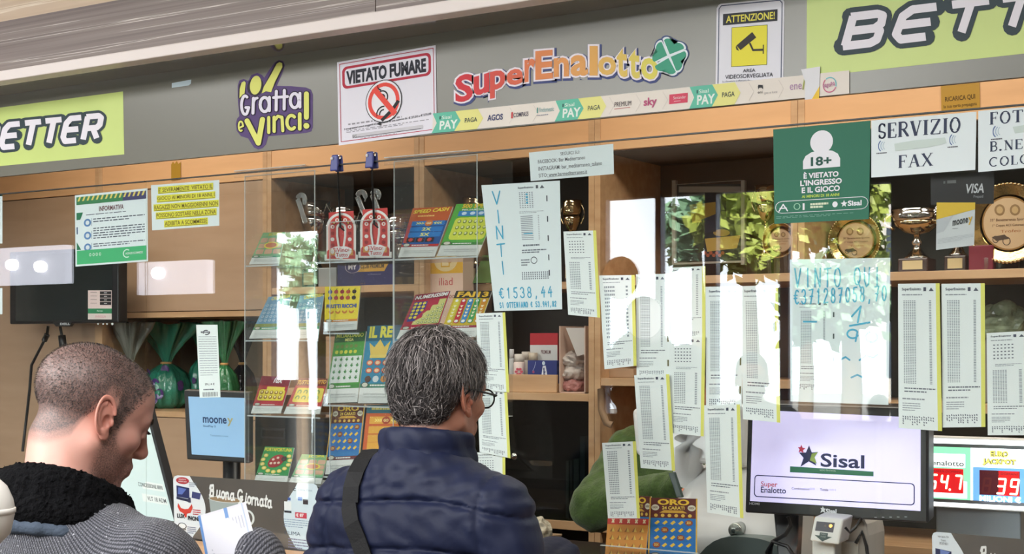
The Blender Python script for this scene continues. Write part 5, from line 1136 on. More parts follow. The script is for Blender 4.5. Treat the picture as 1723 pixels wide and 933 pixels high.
# beige box in bay 2, behind the racks, and dark slotted box behind rack 1
c0_, c1_ = at(548, 600, 1.36), at(640, 600, 1.36); MB().slab([Vector((c0_.x, 1.36, 1.46 + .20)), Vector((c1_.x, 1.36, 1.46 + .17)), Vector((c1_.x, 1.36, 1.461)), Vector((c0_.x, 1.36, 1.461))], (0, .12, 0), mat('beige_carton', (190, 150, 120), .6)).go('beige_carton', None, .002, 'plain beige carton behind the crown card rack', 'box')
# folders leaning in the dark compartment
for k, (xa, xb, tp, col) in enumerate(((952, 957, 776, (206, 186, 172)), (959, 963, 775, (176, 150, 136)), (965, 974, 773, (196, 178, 168)), (976, 984, 735, (170, 166, 168)))):
    p, q = at(xa, 870, 1.36), at(xb, 870, 1.36); MB().box((p.x, 1.36, 1.0305), (q.x, 1.62, at(xa, tp, 1.36).z), mat('folder_%d' % k, col, .6)).go('folder', None, .001, ['pale pink folder, foremost of the row by the upright', 'thin brownish folder, second of the row', 'mauve folder, third of the row', 'tall grey folder next to the upright'][k], 'folder', 'folders in the dark compartment')
KN = at(870, 768, SF + .003); MB().lathe((KN.x, SF + .0, KN.z), [(.004, -.002), (.006, .004), (.012, .012), (.013, .018), (.008, .022)], CHROME, 16, 'y').go('door_knob', label='round metal knob on the dark glass door', cat='knob')
xg0, xg1 = bx[3][0] + .024, bx[3][1] - .024; gp = MB().box((xg0, SF + .006, 1.032), (xg1, SF + .011, 1.434), glassmat('smoked_glass', (.35, .42, .42), 1.5)); gp.go('cupboard_glass_door', label='smoked glass door of the dark compartment with folders', cat='glass door')
# framed poster in bay 4
y = 1.66; t = empty('framed_poster', at(1194, 450, y), 'pale framed poster with yellow and dark shapes behind the mirrored window', 'picture')
b = MB(); C4 = [(1133, 308), (1255, 300), (1255, 446), (1133, 446)]; FW = 7
def fr(xa, ya, xb, yb_):
    p, q = at(xa, yb_, y), at(xb, ya, y); b.box((p.x, y - .012, p.z), (q.x, y + .006, q.z), mat('pale_grey_frame', (176, 170, 162), .4))
fr(1133, 304, 1139, 446); fr(1249, 304, 1255, 446); fr(1139, 304, 1249, 311); fr(1139, 439, 1249, 446); b.go('frame', t)
a = Art(plane_map(y)); a.sheet([(1138, 310), (1250, 310), (1250, 440), (1138, 440)], (58, 54, 52), 8)
a.rect(1142, 314, 1246, 324, (150, 146, 140), 1); a.poly([(1160, 345), (1204, 340), (1204, 372), (1165, 376)], (186, 160, 72), 1); a.poly([(1186, 402), (1246, 396), (1240, 418), (1190, 424)], (190, 160, 84), 1); a.ell(1214, 392, 14, 6, (176, 150, 80), 2); a.rect(1222, 326, 1240, 366, (96, 116, 70), 1); a.poly([(1180, 370), (1205, 360), (1205, 390), (1185, 392)], (66, 62, 70), 2)
for k in range(7): a.ell(1186 + k * 5, 426 + (k % 2) * 4, 3, 3, (170, 96, 66), 2)
a.go('poster', t)
# papers and a box in the right bays
q0 = at(1018, 638, 1.36); MB().box((q0.x, 1.36, SHV[4][1] + .0005), (at(1066, 638, 1.36).x, 1.5, at(1040, 621, 1.36).z), mat('brown_carton', (176, 146, 118), .6)).go('small_carton', None, .002, 'small brown carton under the curled lottery slip', 'box')
crumple('wrapped_pack', at(1690, 545, 1.45), (.07, .05, .055), mat('green_pink_wrap', (126, 140, 116), .2, noise=(30, .4)), 'green and pink wrapped pack behind the slips at the picture edge', 'pack')
MB().box((at(1655, 600, 1.42).x, 1.42, SHV[5][1] + .0005), (at(1735, 600, 1.42).x, 1.6, at(1690, 565, 1.42).z), mat('greyish_box', (120, 116, 110), .5)).go('grey_carton', None, .003, 'grey carton under the green and pink pack', 'box')
MB().tube([at(1011, 655, 1.28), at(1012, 690, 1.27), at(1020, 712, 1.27), at(1030, 716, 1.275)], .012, mat('tan_strap', (150, 120, 92), .6), 8).go('strap', label='tan strap hanging on the shelf upright by the speaking holes', cat='strap')

# ------------------------------------------------------------------ wrapped Easter gifts in the open niche
def foil(name, rgb, rough=.22): return mat(name, rgb, rough, 0, .6, bump=(14, .8, .02), coat=.4)
TEALF = foil('teal_foil', (44, 128, 104)); GREENF = foil('green_foil', (52, 120, 76)); GREYF = foil('smoky_cellophane', (112, 116, 106), .14); DARKF = foil('black_foil', (40, 42, 50)); PURP = mat('purple_foil', (84, 58, 122), .25, spec=.6, coat=.4)
NZ = 1.356
def gift(cx, bot, top, w, y, mt, lab, dots=0, seed=0, neck=.52, fan=1.2):
    c = at(cx, bot, y); R = w / 2 * pxs(c); h = min((bot - top) * pxs(c), .372); r = random.Random(seed); ph = [r.uniform(0, 6) for _ in range(6)]
    t = empty('wrapped_gift', (c.x, y, NZ), lab, 'gift', 'foil-wrapped gifts in the niche'); zn = h * neck; base = Vector((c.x, y, NZ))
    def wob(w_, hh): return 1 + .05 * sin(9 * w_ + ph[0]) + .04 * sin(17 * w_ + ph[1] + hh * 30) + .03 * sin(29 * w_ + ph[2])
    prof = [(R * .62, 0), (R * .88, zn * .12), (R, zn * .34), (R * .97, zn * .55), (R * .78, zn * .78), (R * .4, zn * .93), (R * .2, zn)]
    b = MB().lathe(base, prof, mt, 72, fn=wob)
    b.go('wrapping', t)
    def wob2(w_, hh): return 1 + (.30 * sin(7 * w_ + ph[3]) + .22 * sin(13 * w_ + ph[4])) * min(1, max(0, (hh - zn) / (h - zn) * 1.6))
    f_ = MB(); V = []; Fc = []; n = 72; prof2 = [(R * .2, zn), (R * .38, lerp(zn, h, .2)), (R * .7, lerp(zn, h, .5)), (R * fan * .95, lerp(zn, h, .8)), (R * fan * 1.1, h)]
    for (rr2, hh) in prof2:
        for k in range(n):
            w_ = 2 * pi * k / n; q = rr2 * wob2(w_, hh); V.append(base + Vector((q * cos(w_), q * sin(w_) * .55, hh + (-.12 * R * abs(sin(3 * w_ + ph[5])) if hh == h else 0))))
    for i in range(len(prof2) - 1):
        for k in range(n): Fc.append((i * n + k, i * n + (k + 1) % n, (i + 1) * n + (k + 1) % n, (i + 1) * n + k))
    f_.add(V, Fc, mt, True); f_.go('ruffled_top', t)
    MB().tube([base + Vector((R * .22 * cos(w_), R * .22 * sin(w_), zn)) for w_ in [2 * pi * k / 12 for k in range(13)]], .006, mat('gold_ribbon', (206, 160, 100), .3), 6, False).go('ribbon', t)
    if dots:
        d = MB()
        for k in range(dots):
            w_ = -pi / 2 + r.uniform(-1.5, 1.5); hh = zn * r.uniform(.1, .85); rr3 = float(np.interp(hh, [p[1] for p in prof], [p[0] for p in prof])) * 1.035; s_ = R * .17
            cc = base + Vector((rr3 * cos(w_), rr3 * sin(w_), hh)); tx = Vector((-sin(w_), cos(w_), 0)); no = Vector((cos(w_), sin(w_), 0))
            d.add([cc + tx * s_ * cos(2 * pi * j / 16) + Vector((0, 0, 1)) * s_ * 1.25 * sin(2 * pi * j / 16) + no * (.004 - .35 * s_ * cos(2 * pi * j / 16) ** 2) for j in range(16)], [tuple(range(16))], PURP)
        d.go('purple_dots', t)
gift(281, 695, 523, 82, 1.54, TEALF, 'big teal foil gift with purple dots, tied with gold ribbon', 11, 2)
gift(220, 695, 526, 56, 1.385, GREYF, 'gift in smoky clear cellophane behind the bowed head', 0, 4)
gift(342, 695, 524, 50, 1.64, TEALF, 'teal foil gift set back beside the till receipt', 6, 5, .6)
gift(378, 695, 530, 50, 1.42, GREENF, 'green foil gift tied with gold ribbon, beside the till receipt', 0, 6)
gift(408, 695, 533, 46, 1.58, DARKF, 'black foil gift in the corner of the niche', 0, 7)
# upright strip of the niche wall and the light band
S('trim_2', (at(160, 560, SF - .02).x, SF - .02, 1.5), (at(172, 560, SF - .02).x, SF - .0005, 1.76), WOODL)

# ================================================================== monitors, terminal and devices behind the glass
SCR = mat('dark_screen', (30, 38, 40), .12, spec=.6)
# wall-hung monitor
y = 1.12; t = empty('monitor', at(105, 545, y), 'black wall-hung monitor with small white price panel, cables below', 'monitor')
p, q = at(16, 546, y), at(199, 415, y); MB().box((p.x, y, p.z), (q.x, y + .05, q.z), BLACK).go('housing', t, .006)
a_ = at(104, 552, y); MB().prism([(at(88, 545, y).x, y - .001, p.z + .006), (at(122, 545, y).x, y - .001, p.z + .006), (at(116, 545, y).x, y - .001, p.z - .012), (at(94, 545, y).x, y - .001, p.z - .012)], (0, .02, 0), BLACK).go('chin', t, .002)
p, q = at(27, 541, y), at(189, 421, y); MB().box((p.x, y - .0012, p.z), (q.x, y, q.z), SCR).go('screen', t); sc_ = [o for o in t.children if o.name.startswith('screen')][0]
a = Art(plane_map(y - .002)); a.rect(148, 489, 188, 519.5, (222, 204, 202), 1); a.rect(148, 519.5, 188, 528, (48, 130, 90), 1); a.rect(148, 528, 188, 538, (214, 204, 200), 1); a.tbox('Stampa', 163, 522, 173, 525.5, (190, 220, 204), 2, .02); a.tbox('ANNULLA', 160, 531, 178, 535, (206, 130, 150), 2)
for i in range(4): a.rect(168, 490.5 + i * 6, 187, 495.5 + i * 6, (36, 36, 40), 2); a.rect(175, 492.4 + i * 6, 180, 493.8 + i * 6, (190, 190, 190), 3); a.rect(152, 492 + i * 6, 163, 493 + i * 6, (150, 140, 140), 2)
a.go('price_panel', sc_)
a = Art(plane_map(y - .001)); a.text('DELL', (101, 547.3), (118, 547.3), 3.6, (186, 190, 192), 1, .04)
for x_ in (165, 173.5, 180, 189): a.ell(x_, 545.5, 1.5 if x_ < 189 else 2, 1.5 if x_ < 189 else 2, (206, 212, 214), 1, 12)
a.go('badge_and_buttons', t)
MB().box((at(80, 480, 1.2).x, y + .05, at(80, 500, 1.2).z), (at(120, 480, 1.2).x, SF + .002, at(80, 450, 1.2).z), BLACK).go('wall_bracket', t)
for k, (pts, lab) in enumerate(([((80, 549), (78, 565), (66, 590), (52, 620), (50, 660), (46, 720), (40, 780))], 'black cable bending down from the monitor toward the wall') if 0 else (([(81, 549), (79, 565), (66, 590), (53, 615), (50, 655), (45, 700), (38, 760)], 'black cable swinging down behind the bowed head'), ([(101, 549), (104, 565), (107, 590), (108, 640), (108, 700)], 'straight black cable with thick ferrite bead under the monitor'))):
    t2 = empty('cable', at(pts[-1][0], pts[-1][1], 1.2), lab, 'cable', 'monitor cables'); P3 = [at(px_, py_, 1.16) for px_, py_ in pts]
    MB().tube(P3, .006, BLACK, 8).go('cord', t2); f0, f1_ = (P3[1] + (P3[0] - P3[1]) * .1, P3[1] + (P3[2] - P3[1]) * .35) if k == 0 else (P3[1] + (P3[2] - P3[1]) * .0, P3[1] + (P3[2] - P3[1]) * .75)
    MB().tube([f0, f1_], .012 if k == 0 else .016, BLACK, 12).go('ferrite_bead', t2)
# leaning white board with dark edge and labels
t = empty('white_board', at(250, 905, .25), 'leaning white board with dark edge and printed labels behind the grey shoulder', 'board')
yb = .25; zc = CT + .003; P0 = at(180, 690, .42); P1 = at(244, 688, .42); P2 = at(293, 905, yb); P3 = at(190, 905, yb); P2.z = P3.z = zc
P1e = P1 + (P1 - P0).normalized() * .012; P2e = P2 + (P2 - P3).normalized() * .012
MB().slab([P0, P1, P2, P3], (0, .02, 0), mat('pale_screen_board', (206, 222, 222), .4)).go('panel', t); MB().slab([P1, P1e, P2e, P2], (0, .03, 0), DARK).go('edge', t)
a = Art(quad_map(P0, P1, P2, P3)); a.sub((.45, .66), (.97, .69), (.97, .755), (.45, .73)).rect(0, 0, 1, 1, (226, 230, 228), 1).tbox('CONCESSIONE 8890', .12, .25, .96, .78, (80, 84, 90), 2, .01); a.sub((.55, .78), (.97, .80), (.97, .87), (.55, .85)).rect(0, 0, 1, 1, (226, 230, 228), 1).tbox('VLT 18 ADM', .2, .25, .96, .78, (80, 84, 90), 2, .01); a.go('printed_labels', t)
# card reader tablet
y = .22; t = empty('tablet', Vector((at(390, 800, y).x, y + .05, CT)), 'black payment tablet with blue screen on a post beneath the till receipt', 'tablet')
C = [at(309, 657, y + .03), at(419, 661, y + .03), at(419, 781, y), at(314, 774, y)]
MB().slab(C, (0, .02, .004), BLACK).go('housing', t, .004)
def sm(u, v): return (C[0] * (1 - u) + C[1] * u) * (1 - v) + (C[3] * (1 - u) + C[2] * u) * v
a = Art(quad_map(*C)); a.poly([(.07, .09), (.95, .08), (.94, .92), (.09, .92)], mat('blue_screen', (128, 164, 196), .3, emit=.42), 1)
a.text('moone', (.29, .46), (.66, .46), .085, (36, 62, 104), 2, .022); a.text('y', (.67, .49), (.76, .49), .115, (176, 168, 120), 2, .02); a.tbox('SisalPay 5', .29, .49, .49, .525, (46, 76, 120), 2, .01); a.tbox('Transazione in corso', .40, .62, .68, .645, (80, 110, 150), 2)
a.go('screen', t); c = at(390, 800, y + .05)
MB().lathe((c.x, y + .05, CT), [(.075, 0), (.075, .008), (.03, .014), (.026, .02), (.026, at(390, 770, y).z - CT)], BLACK, 24).go('post', t)
# placards leaning on the counter
def placard(C4, y, lab, fn):
    t = empty('counter_placard', Vector((at((C4[2][0] + C4[3][0]) / 2, C4[2][1], y).x, y, CT)), lab, 'placard', 'rounded advertising placards on the counter')
    a = Art(plane_map(y)); q = a.sub(*C4); q.sheet(rrpts(0, 0, 1, 1, .03, .07), mat('taupe_photo_board', (88, 82, 78), .35, noise=(6, .15)), 4); fn(q); a.go('board', t)
    p, r_ = at(C4[3][0] + 20, 900, y), at(C4[2][0] - 20, 900, y); MB().box((p.x, y + .004, CT + .0005), (r_.x, y + .03, CT + .012), mat('clear_foot', (190, 196, 196), .3)).go('foot', t)
    MB().slab([Vector((p.x, y + .004, CT + .012)), Vector((r_.x, y + .004, CT + .012)), Vector((r_.x, y + .004, CT + .0125)), Vector((p.x, y + .004, CT + .0125))], (0, .003, 0), WHITE)
LGT = (212, 222, 228)
def script(q, s_, x, y, w, h, c, tilt):
    G = {'B': ([[(.2, .1), (.1, 1), (.0, .9)], [(.0, .3), (.1, .05), (.7, .0), (.75, .4), (.2, .5)], [(.2, .5), (.8, .55), (.75, .98), (.1, .98)]], 1.25), 'u': ([[(.1, .4), (.05, .85), (.3, 1), (.6, .8), (.7, .4)], [(.7, .4), (.62, .9), (.9, .95)]], .85), 'o': ([arcp(.4, .7, .32, .3, 0, 360, 12), [(.6, .5), (1, .55)]], .8), 'n': ([[(.1, .42), (.08, 1)], [(.09, .6), (.4, .4), (.6, .5), (.58, .95), (.85, .95)]], .85), 'a': ([arcp(.4, .7, .32, .3, 0, 360, 12), [(.72, .4), (.68, .9), (.95, .95)]], .85),
         'G': ([arcp(.55, .4, .5, .42, -40, -300, 14), [(1, .55), (.9, 1.1), (.5, 1.35), (.3, 1.2), (1.1, .8)], [(.6, .6), (1.05, .55)]], 1.3), 'i': ([[(.3, .42), (.2, .9), (.5, .95)], [(.36, .22), (.38, .2)]], .5), 'r': ([[(.1, .42), (.08, 1)], [(.09, .6), (.35, .4), (.55, .45)]], .6), 't': ([[(.4, .05), (.25, .9), (.55, .95)], [(.1, .35), (.65, .3)]], .6), ' ': ([], .5)}
    tot = sum(G[ch][1] for ch in s_); xx = x
    for ch in s_:
        st, ww = G[ch]; k = w / tot
        for pl in st: q.stroke([(xx + u * k * .85 + (1 - v) * k * .12, y + v * h + tilt * (xx - x)) for u, v in pl], .010 if ch in 'BG' else .0085, c, 3, True, .036)
        xx += ww * k
def fA(q):
    left = [(.0, .07), (.01, .02), (.03, 0), (.115, 0)] + [(.115 + .105 * sin(pi * k / 14), lerp(.02, .98, k / 14)) for k in range(1, 14)] + [(.115, 1), (.03, 1), (.01, .97), (0, .92)]
    q.poly(left, (222, 226, 232), 1)
    right = [(1, .07), (.99, .02), (.97, 0), (.86, 0)] + [(.86 - .10 * sin(pi * k / 14), lerp(.02, .98, k / 14)) for k in range(1, 14)] + [(.88, 1), (.97, 1), (.99, .97), (1, .92)]
    q.poly(right, (206, 220, 230), 1)
    q.ell(.065, .08, .045, .055, (176, 52, 62), 2); q.tbox('NUOVA', .04, .05, .09, .07, (236, 220, 222), 3, .02); q.tbox('APERTURA', .035, .085, .095, .105, (236, 220, 222), 3, .02); q.micro(.11, .10, .16, .18, 3, (120, 130, 150), 2, .4, 2)
    q.poly([(.022, .16), (.11, .19), (.11, .36), (.022, .34)], (40, 48, 96), 2); q.poly([(.035, .19), (.09, .21), (.06, .30), (.03, .30)], (90, 110, 180), 3); q.poly([(.13, .24), (.19, .26), (.18, .36), (.125, .34)], (60, 66, 116), 2); q.poly([(.02, .34), (.11, .37), (.1, .41), (.02, .38)], (50, 54, 80), 2); q.rect(.10, .34, .118, .42, (60, 60, 90), 3)
    q.poly([(.03, .44), (.05, .52), (.075, .53), (.10, .52), (.125, .44), (.13, .50), (.115, .58), (.09, .60), (.085, .66), (.075, .66), (.065, .60), (.04, .57), (.025, .50)], (206, 66, 56), 2); q.micro(.13, .52, .185, .62, 3, (196, 70, 80), 2, .5, 4)
    q.tbox('LUX', .02, .61, .075, .68, (40, 44, 52), 3, .05); q.tbox('PHONIE', .095, .63, .185, .70, (40, 44, 52), 3, .05)
    q.rect(.025, .77, .085, .93, (226, 228, 230), 2); q.ring(.055, .80, .03, .05, .006, (60, 64, 72), 3, ty=.01); q.micro(.03, .84, .08, .92, 2, (70, 74, 84), 3, .6, 8); q.micro(.09, .80, .15, .92, 4, (110, 120, 150), 2, .5, 5)
    script(q, 'Buona Giornata', .25, .12, .43, .17, (232, 232, 232), .25)
    q.poly([(.245, .30), (.30, .285), (.42, .31), (.475, .345), (.47, .56), (.44, .75), (.28, .72), (.255, .55)], (158, 168, 168), 1); q.ell(.36, .325, .115, .045, (150, 124, 96), 2, rot=.09); q.ring(.36, .325, .118, .05, .006, (196, 200, 200), 2.5, ty=.012); q.ring(.51, .57, .048, .12, .014, (212, 216, 216), 1, a0=-1.9, a1=1.9, ty=.03); q.ell(.42, .82, .16, .05, (188, 192, 192), 1)
    rd2 = random.Random(4)
    for k in range(70): q.ell(.50 + rd2.random() * .22, .80 + rd2.random() * .15, .008, .012, rd2.choice([(36, 32, 30), (60, 50, 44), (110, 96, 84), (180, 170, 160)]), 2, 8)
    q.ring(.84, .1, .012, .02, .006, (50, 56, 70), 2, ty=.01, a0=.8, a1=5.4); q.tbox('Clima Casa', .86, .085, .96, .11, (130, 150, 176), 2); q.rect(.79, .22, .81, .26, (60, 90, 160), 2); q.rect(.765, .28, .815, .40, (226, 230, 232), 2); q.rect(.765, .41, .815, .44, (50, 52, 60), 2); q.rect(.86, .20, .89, .25, (80, 120, 190), 2); q.rect(.895, .23, .93, .30, (60, 50, 56), 2)
    q.rect(.84, .42, .92, .50, (196, 66, 84), 2); q.text('€ 87', (.845, .485), (.90, .48), .05, (240, 230, 230), 3, .04); q.micro(.76, .53, .95, .66, 4, (110, 130, 160), 2, .25, 9); q.tbox('CLIMA', .765, .70, .875, .755, (60, 76, 100), 2, .0); q.micro(.79, .80, .93, .96, 4, (120, 120, 150), 2, .4, 12)
placard([(291, 800), (535, 815), (536, 936), (294, 905)], .012, 'grey placard with coffee cup and white script Buona Giornata', fA)
def fB(q):
    q.poly([(.0, .07), (.01, .02), (.03, 0), (.12, 0)] + [(.12 + .10 * sin(pi * k / 14), lerp(.02, .98, k / 14)) for k in range(1, 14)] + [(.115, 1), (.03, 1), (.0, .95)], (214, 222, 230), 1)
    q.tbox('Viale Liguria, 75A', .035, .05, .105, .085, (70, 74, 84), 2); q.tbox('Taranto', .055, .10, .085, .13, (70, 74, 84), 2); q.tbox('392 8718211', .045, .145, .10, .18, (70, 74, 84), 2)
    q.poly([(.02, .24), (.12, .27), (.12, .5), (.02, .48)], (40, 46, 84), 2); q.poly([(.05, .25), (.11, .28), (.05, .44)], (110, 130, 190), 3); q.rect(.13, .32, .19, .45, (60, 64, 80), 2)
    script(q, 'Buona', .30, .16, .22, .2, (232, 232, 232), .2)
placard([(1568, 895), (1838, 918), (1838, 1040), (1570, 1010)], .012, 'grey placard whose white corner starts with Viale Liguria, under the red number display', fB)
# lotto monitor
y = .14; t = empty('lotto_monitor', Vector((at(1405, 900, y).x, y + .05, CT)), 'black monitor with lilac screen and star logo', 'monitor')
C = [at(1258, 679, y + .02), at(1562, 688, y + .02), at(1562, 882, y), at(1253, 864, y)]
MB().slab(C, (0, .045, .008), BLACK).go('housing', t, .005)
a = Art(quad_map(*C)); LIL = mat('lilac_screen', (206, 200, 240), .3, emit=.62)
CS = lambda px_, py_: ((px_ - 1256) / 305.0, (py_ - (681 + (px_ - 1256) * .027)) / (184 + (px_ - 1256) * .0325))
def cp(*pts): return [CS(*p) for p in pts]
a.poly(cp((1266, 692), (1549, 705), (1549, 862), (1265, 845)), LIL, 1)
SN = (44, 52, 92); SG = (54, 120, 92)
def sq(px0, py0, px1, py1): return a.sub(CS(px0, py0), CS(px1, py0 + (px1 - px0) * .045), CS(px1, py1 + (px1 - px0) * .045), CS(px0, py1))
sq(1386, 765, 1459, 788).tbox('Sisal', 0, 0, 1, 1, SN, 2, .02)
a.poly(cp((1334, 787), (1474, 796), (1474, 804), (1334, 797)), SG, 2); sq(1385, 792, 1412, 795).tbox('NUOVO TRA 07:00 DEL', 0, 0, 1, 1, (180, 210, 196), 3)
a.poly(cp((1366, 752), (1371, 764), (1382, 763), (1374, 772), (1379, 786), (1366, 779), (1352, 788), (1357, 773), (1349, 764), (1361, 764)), SN, 3); a.poly(cp((1371, 766), (1382, 763), (1376, 772), (1380, 783), (1368, 777)), (150, 176, 90), 4)
a.poly(cp((1353, 751), (1355, 756), (1360, 757), (1356, 760), (1357, 765), (1352, 762), (1348, 764), (1350, 759), (1347, 755), (1351, 755)), (206, 66, 92), 3)
a.poly(cp(*[(x, y_ + (x - 1272) * .055) for x, y_ in rrpts(1272, 801, 1540, 838, 6)]), SN, 2); a.poly(cp(*[(x, y_ + (x - 1272) * .055) for x, y_ in rrpts(1273.6, 802.6, 1538.4, 836.4, 5)]), LIL, 3)
sq(1284, 812, 1313, 823).tbox('Super', 0, 0, 1, 1, (222, 96, 100), 4, .012); sq(1284, 821, 1328, 831).tbox('Enalotto', 0, 0, 1, 1, SN, 4, .015); sq(1338, 822, 1368, 826).tbox('Combinazioni', 0, 0, 1, 1, (90, 80, 90), 4, .01); sq(1369, 823, 1377, 826.5).tbox('0/0', 0, 0, 1, 1, (170, 160, 190), 4); sq(1386, 824, 1400, 828).tbox('Totale', 0, 0, 1, 1, (90, 80, 90), 4, .02); sq(1402, 825, 1413, 828).tbox('0,00 €', 0, 0, 1, 1, (170, 160, 190), 4)
a.go('screen', t)
a = Art(quad_map(*C)); sq(1264, 847, 1282, 851).tbox('HDMI', 0, 0, 1, 1, (190, 194, 200), 2, .03); sq(1396, 858, 1414, 866).tbox('Sisal', 0, 0, 1, 1, (220, 222, 226), 2, .04); a.poly(cp((1391, 854), (1393, 858), (1396, 858), (1394, 861), (1395, 865), (1391, 863), (1387, 865), (1389, 860), (1387, 857), (1390, 857)), (220, 222, 226), 2)
for k in range(5): sq(1476 + k * 12, 872 - k * .2, 1480 + k * 12, 873 - k * .2).rect(0, 0, 1, 1, (176, 180, 184), 2)
a.go('badge', t)
cx_ = at(1405, 900, y + .08).x; MB().box((cx_ - .02, y + .05, CT + .01), (cx_ + .02, y + .075, C[2].z + .06), BLACK).go('neck', t, .004); MB().box((cx_ - .12, y - .0, CT + .0005), (cx_ + .12, y + .14, CT + .012), BLACK).go('stand_base', t, .004)
# red number display
y = .34; t = empty('jackpot_display', at(1650, 860, y), 'white lit display with red digits under the slips at the picture edge', 'display')
LEDW = mat('lit_white', (236, 240, 244), .5, emit=2.3); LEDG = mat('lit_green', (140, 226, 176), .5, emit=1.3); LEDB = mat('lit_blue', (110, 170, 232), .5, emit=1.2); LEDR = mat('lit_red', (206, 20, 26), .4, emit=1.2); LEDD = mat('lit_digit', (255, 226, 190), .4, emit=2.6); LEDK = mat('dark_red_field', (110, 16, 40), .4, emit=.3); LEDM = mat('dim_segment', (130, 36, 44), .4, emit=.25); LEDY = mat('lit_yellow', (250, 240, 120), .4, emit=1.0)
Z = lambda py_: py_
p, q = at(1556, 856, y), at(1860, 736, y); zb_ = at(1640, 858, y).z; zt_ = at(1640, 738, y).z
MB().box((p.x, y + .002, zb_), (q.x, y + .06, zt_), WHITE).go('housing', t, .003)
a = Art(plane_map(y)); sl = .035; sb = .065
def tp(x, v): return (x, lerp(738 + (x - 1560) * -.0 + (x - 1560) * .03, 851 + (x - 1560) * .055, v))
def R4(x0, x1, v0, v1): return [tp(x0, v0), tp(x1, v0), tp(x1, v1), tp(x0, v1)]
a.poly(R4(1556, 1860, .0, .07), LEDW, 1); a.poly(R4(1556, 1860, .07, .12), (176, 190, 200), 1); a.poly(R4(1556, 1860, .94, 1.0), LEDW, 1); a.poly(R4(1556, 1860, .89, .94), (176, 180, 190), 1)
a.poly(R4(1556, 1633, .12, .89), LEDG, 1); a.poly(R4(1560, 1627, .62, .87), LEDW, 1.5); a.poly(R4(1564, 1624, .22, .42), LEDW, 1.5); a.poly(R4(1633, 1637, .12, .89), LEDW, 1); a.poly(R4(1637, 1860, .12, .62), LEDW, 1); a.poly(R4(1637, 1860, .40, .89), LEDB, 1.2)
a.text('enalotto', tp(1568, .40), tp(1622, .40), 9, (190, 226, 206), 2, .02)
for x0, x1 in ((1558, 1621), (1648, 1716)): a.poly(R4(x0, x1, .44, .80), LEDR if x0 < 1600 else LEDK, 2); a.text('STASERA DOMANI', tp(x0 + 5, .50), tp(x1 - 4, .50), 4, LEDM, 3)
a.poly(R4(1680, 1715, .44, .80), LEDR, 2.2)
SEG = {'5': 'afgcd', '4': 'fgbc', '7': 'abc', '3': 'abgcd', '9': 'abcdfg', '8': 'abcdefg'}
def digit(ch, x, v0, v1, w, c, l=4):
    xx = lambda u, v: (tp(x + u * w + (1 - v) * 3, lerp(v0, v1, v)))
    S_ = {'a': [(.1, 0), (.9, 0)], 'b': [(.95, .05), (.92, .45)], 'c': [(.92, .55), (.9, .95)], 'd': [(.1, 1), (.85, 1)], 'e': [(.02, .55), (.0, .95)], 'f': [(.05, .05), (.03, .45)], 'g': [(.12, .5), (.85, .5)]}
    for k in SEG[ch]: a.stroke([xx(*S_[k][0]), xx(*S_[k][1])], 3.6, c, l)
for ch, x in (('5', 1563), ('4', 1582), ('7', 1605)): digit(ch, x, .54, .74, 11, LEDD)
a.ell(*tp(1598, .75), 2, 2, LEDD, 4)
digit('8', 1653, .56, .77, 12, LEDM, 3); digit('3', 1677, .56, .77, 13, LEDD); digit('9', 1699, .56, .77, 13, LEDD)
for l, bo, c in ((3, .10, (84, 76, 40)), (4, .035, LEDY)): a.text('EURO', tp(1666, .245), tp(1697, .245), 11, c, l, bo); a.text('JACKPOT', tp(1653, .375), tp(1710, .375), 12.5, c, l, bo)
a.text('MILIONI €', tp(1648, .892), tp(1718, .895), 10, LEDW, 4, .03)
a.go('lit_face', t); c0_ = at(1578, 870, y + .03); MB().box((c0_.x, y + .015, CT), (at(1715, 870, y).x, y + .05, zb_ + .002), mat('grey_metal_post', (150, 158, 166), .3, .2)).go('pedestal', t, .003)
# hand scanner on its holder
GREY = mat('warm_grey_plastic', (176, 170, 162), .45); LG = mat('light_grey_plastic', (212, 212, 208), .45)
y = .075; t = empty('ticket_scanner', Vector((at(1388, 920, y).x, y + .06, CT)), 'light grey ticket scanner with orange light and dark arrow, under the star monitor', 'scanner')
C = [at(1370, 870, y + .012), at(1419, 875, y + .012), at(1411, 918, y), at(1362, 911, y)]
hd_ = MB().slab(C, (.006, .05, .006), LG).go('head', t, .004)
a = Art(quad_map(*C)); a.poly([(.12, .18), (.74, .16), (.74, .55), (.12, .56)], (84, 84, 92), 1); a.ell(.62, .30, .055, .065, mat('orange_lamp', (255, 176, 70), .4, emit=3), 2, 14); a.ell(.44, .32, .04, .05, (110, 100, 96), 2, 12)
a.poly([(.30, .60), (.58, .60), (.58, .73), (.74, .73), (.44, .95), (.13, .73), (.30, .73)], (58, 76, 74), 1); a.tbox('INSERT', .34, .63, .54, .69, (150, 160, 156), 2, .01); a.tbox('TICKET', .34, .73, .54, .79, (150, 160, 156), 2, .01); a.go('face', hd_)
p, q = at(1366, 912, y + .03), at(1405, 905, y + .03); MB().box((p.x, y + .03, CT + .0005), (q.x, y + .075, C[3].z + .02), LG).go('post', t, .004)
t = empty('ticket_printer', Vector((at(1445, 920, .2).x, .22, CT)), 'rounded grey printer housing beside the ticket scanner', 'printer')
p, q = at(1420, 935, .2), at(1468, 935, .2); zt_ = at(1444, 868, .2).z
MB().prism([(p.x, .17, CT + .0005), (q.x, .17, CT + .0005), (q.x, .17, zt_ - .04), (lerp(p.x, q.x, .93), .17, zt_ - .015), (lerp(p.x, q.x, .75), .17, zt_), (lerp(p.x, q.x, .3), .17, zt_), (p.x, .17, zt_ - .02)], (0, .12, 0), GREY).go('body', t, .006); MB().box((p.x - .004, .165, CT + .02), (q.x - .02, .171, at(1440, 912, .17).z), LG).go('front_cover', t, .003)
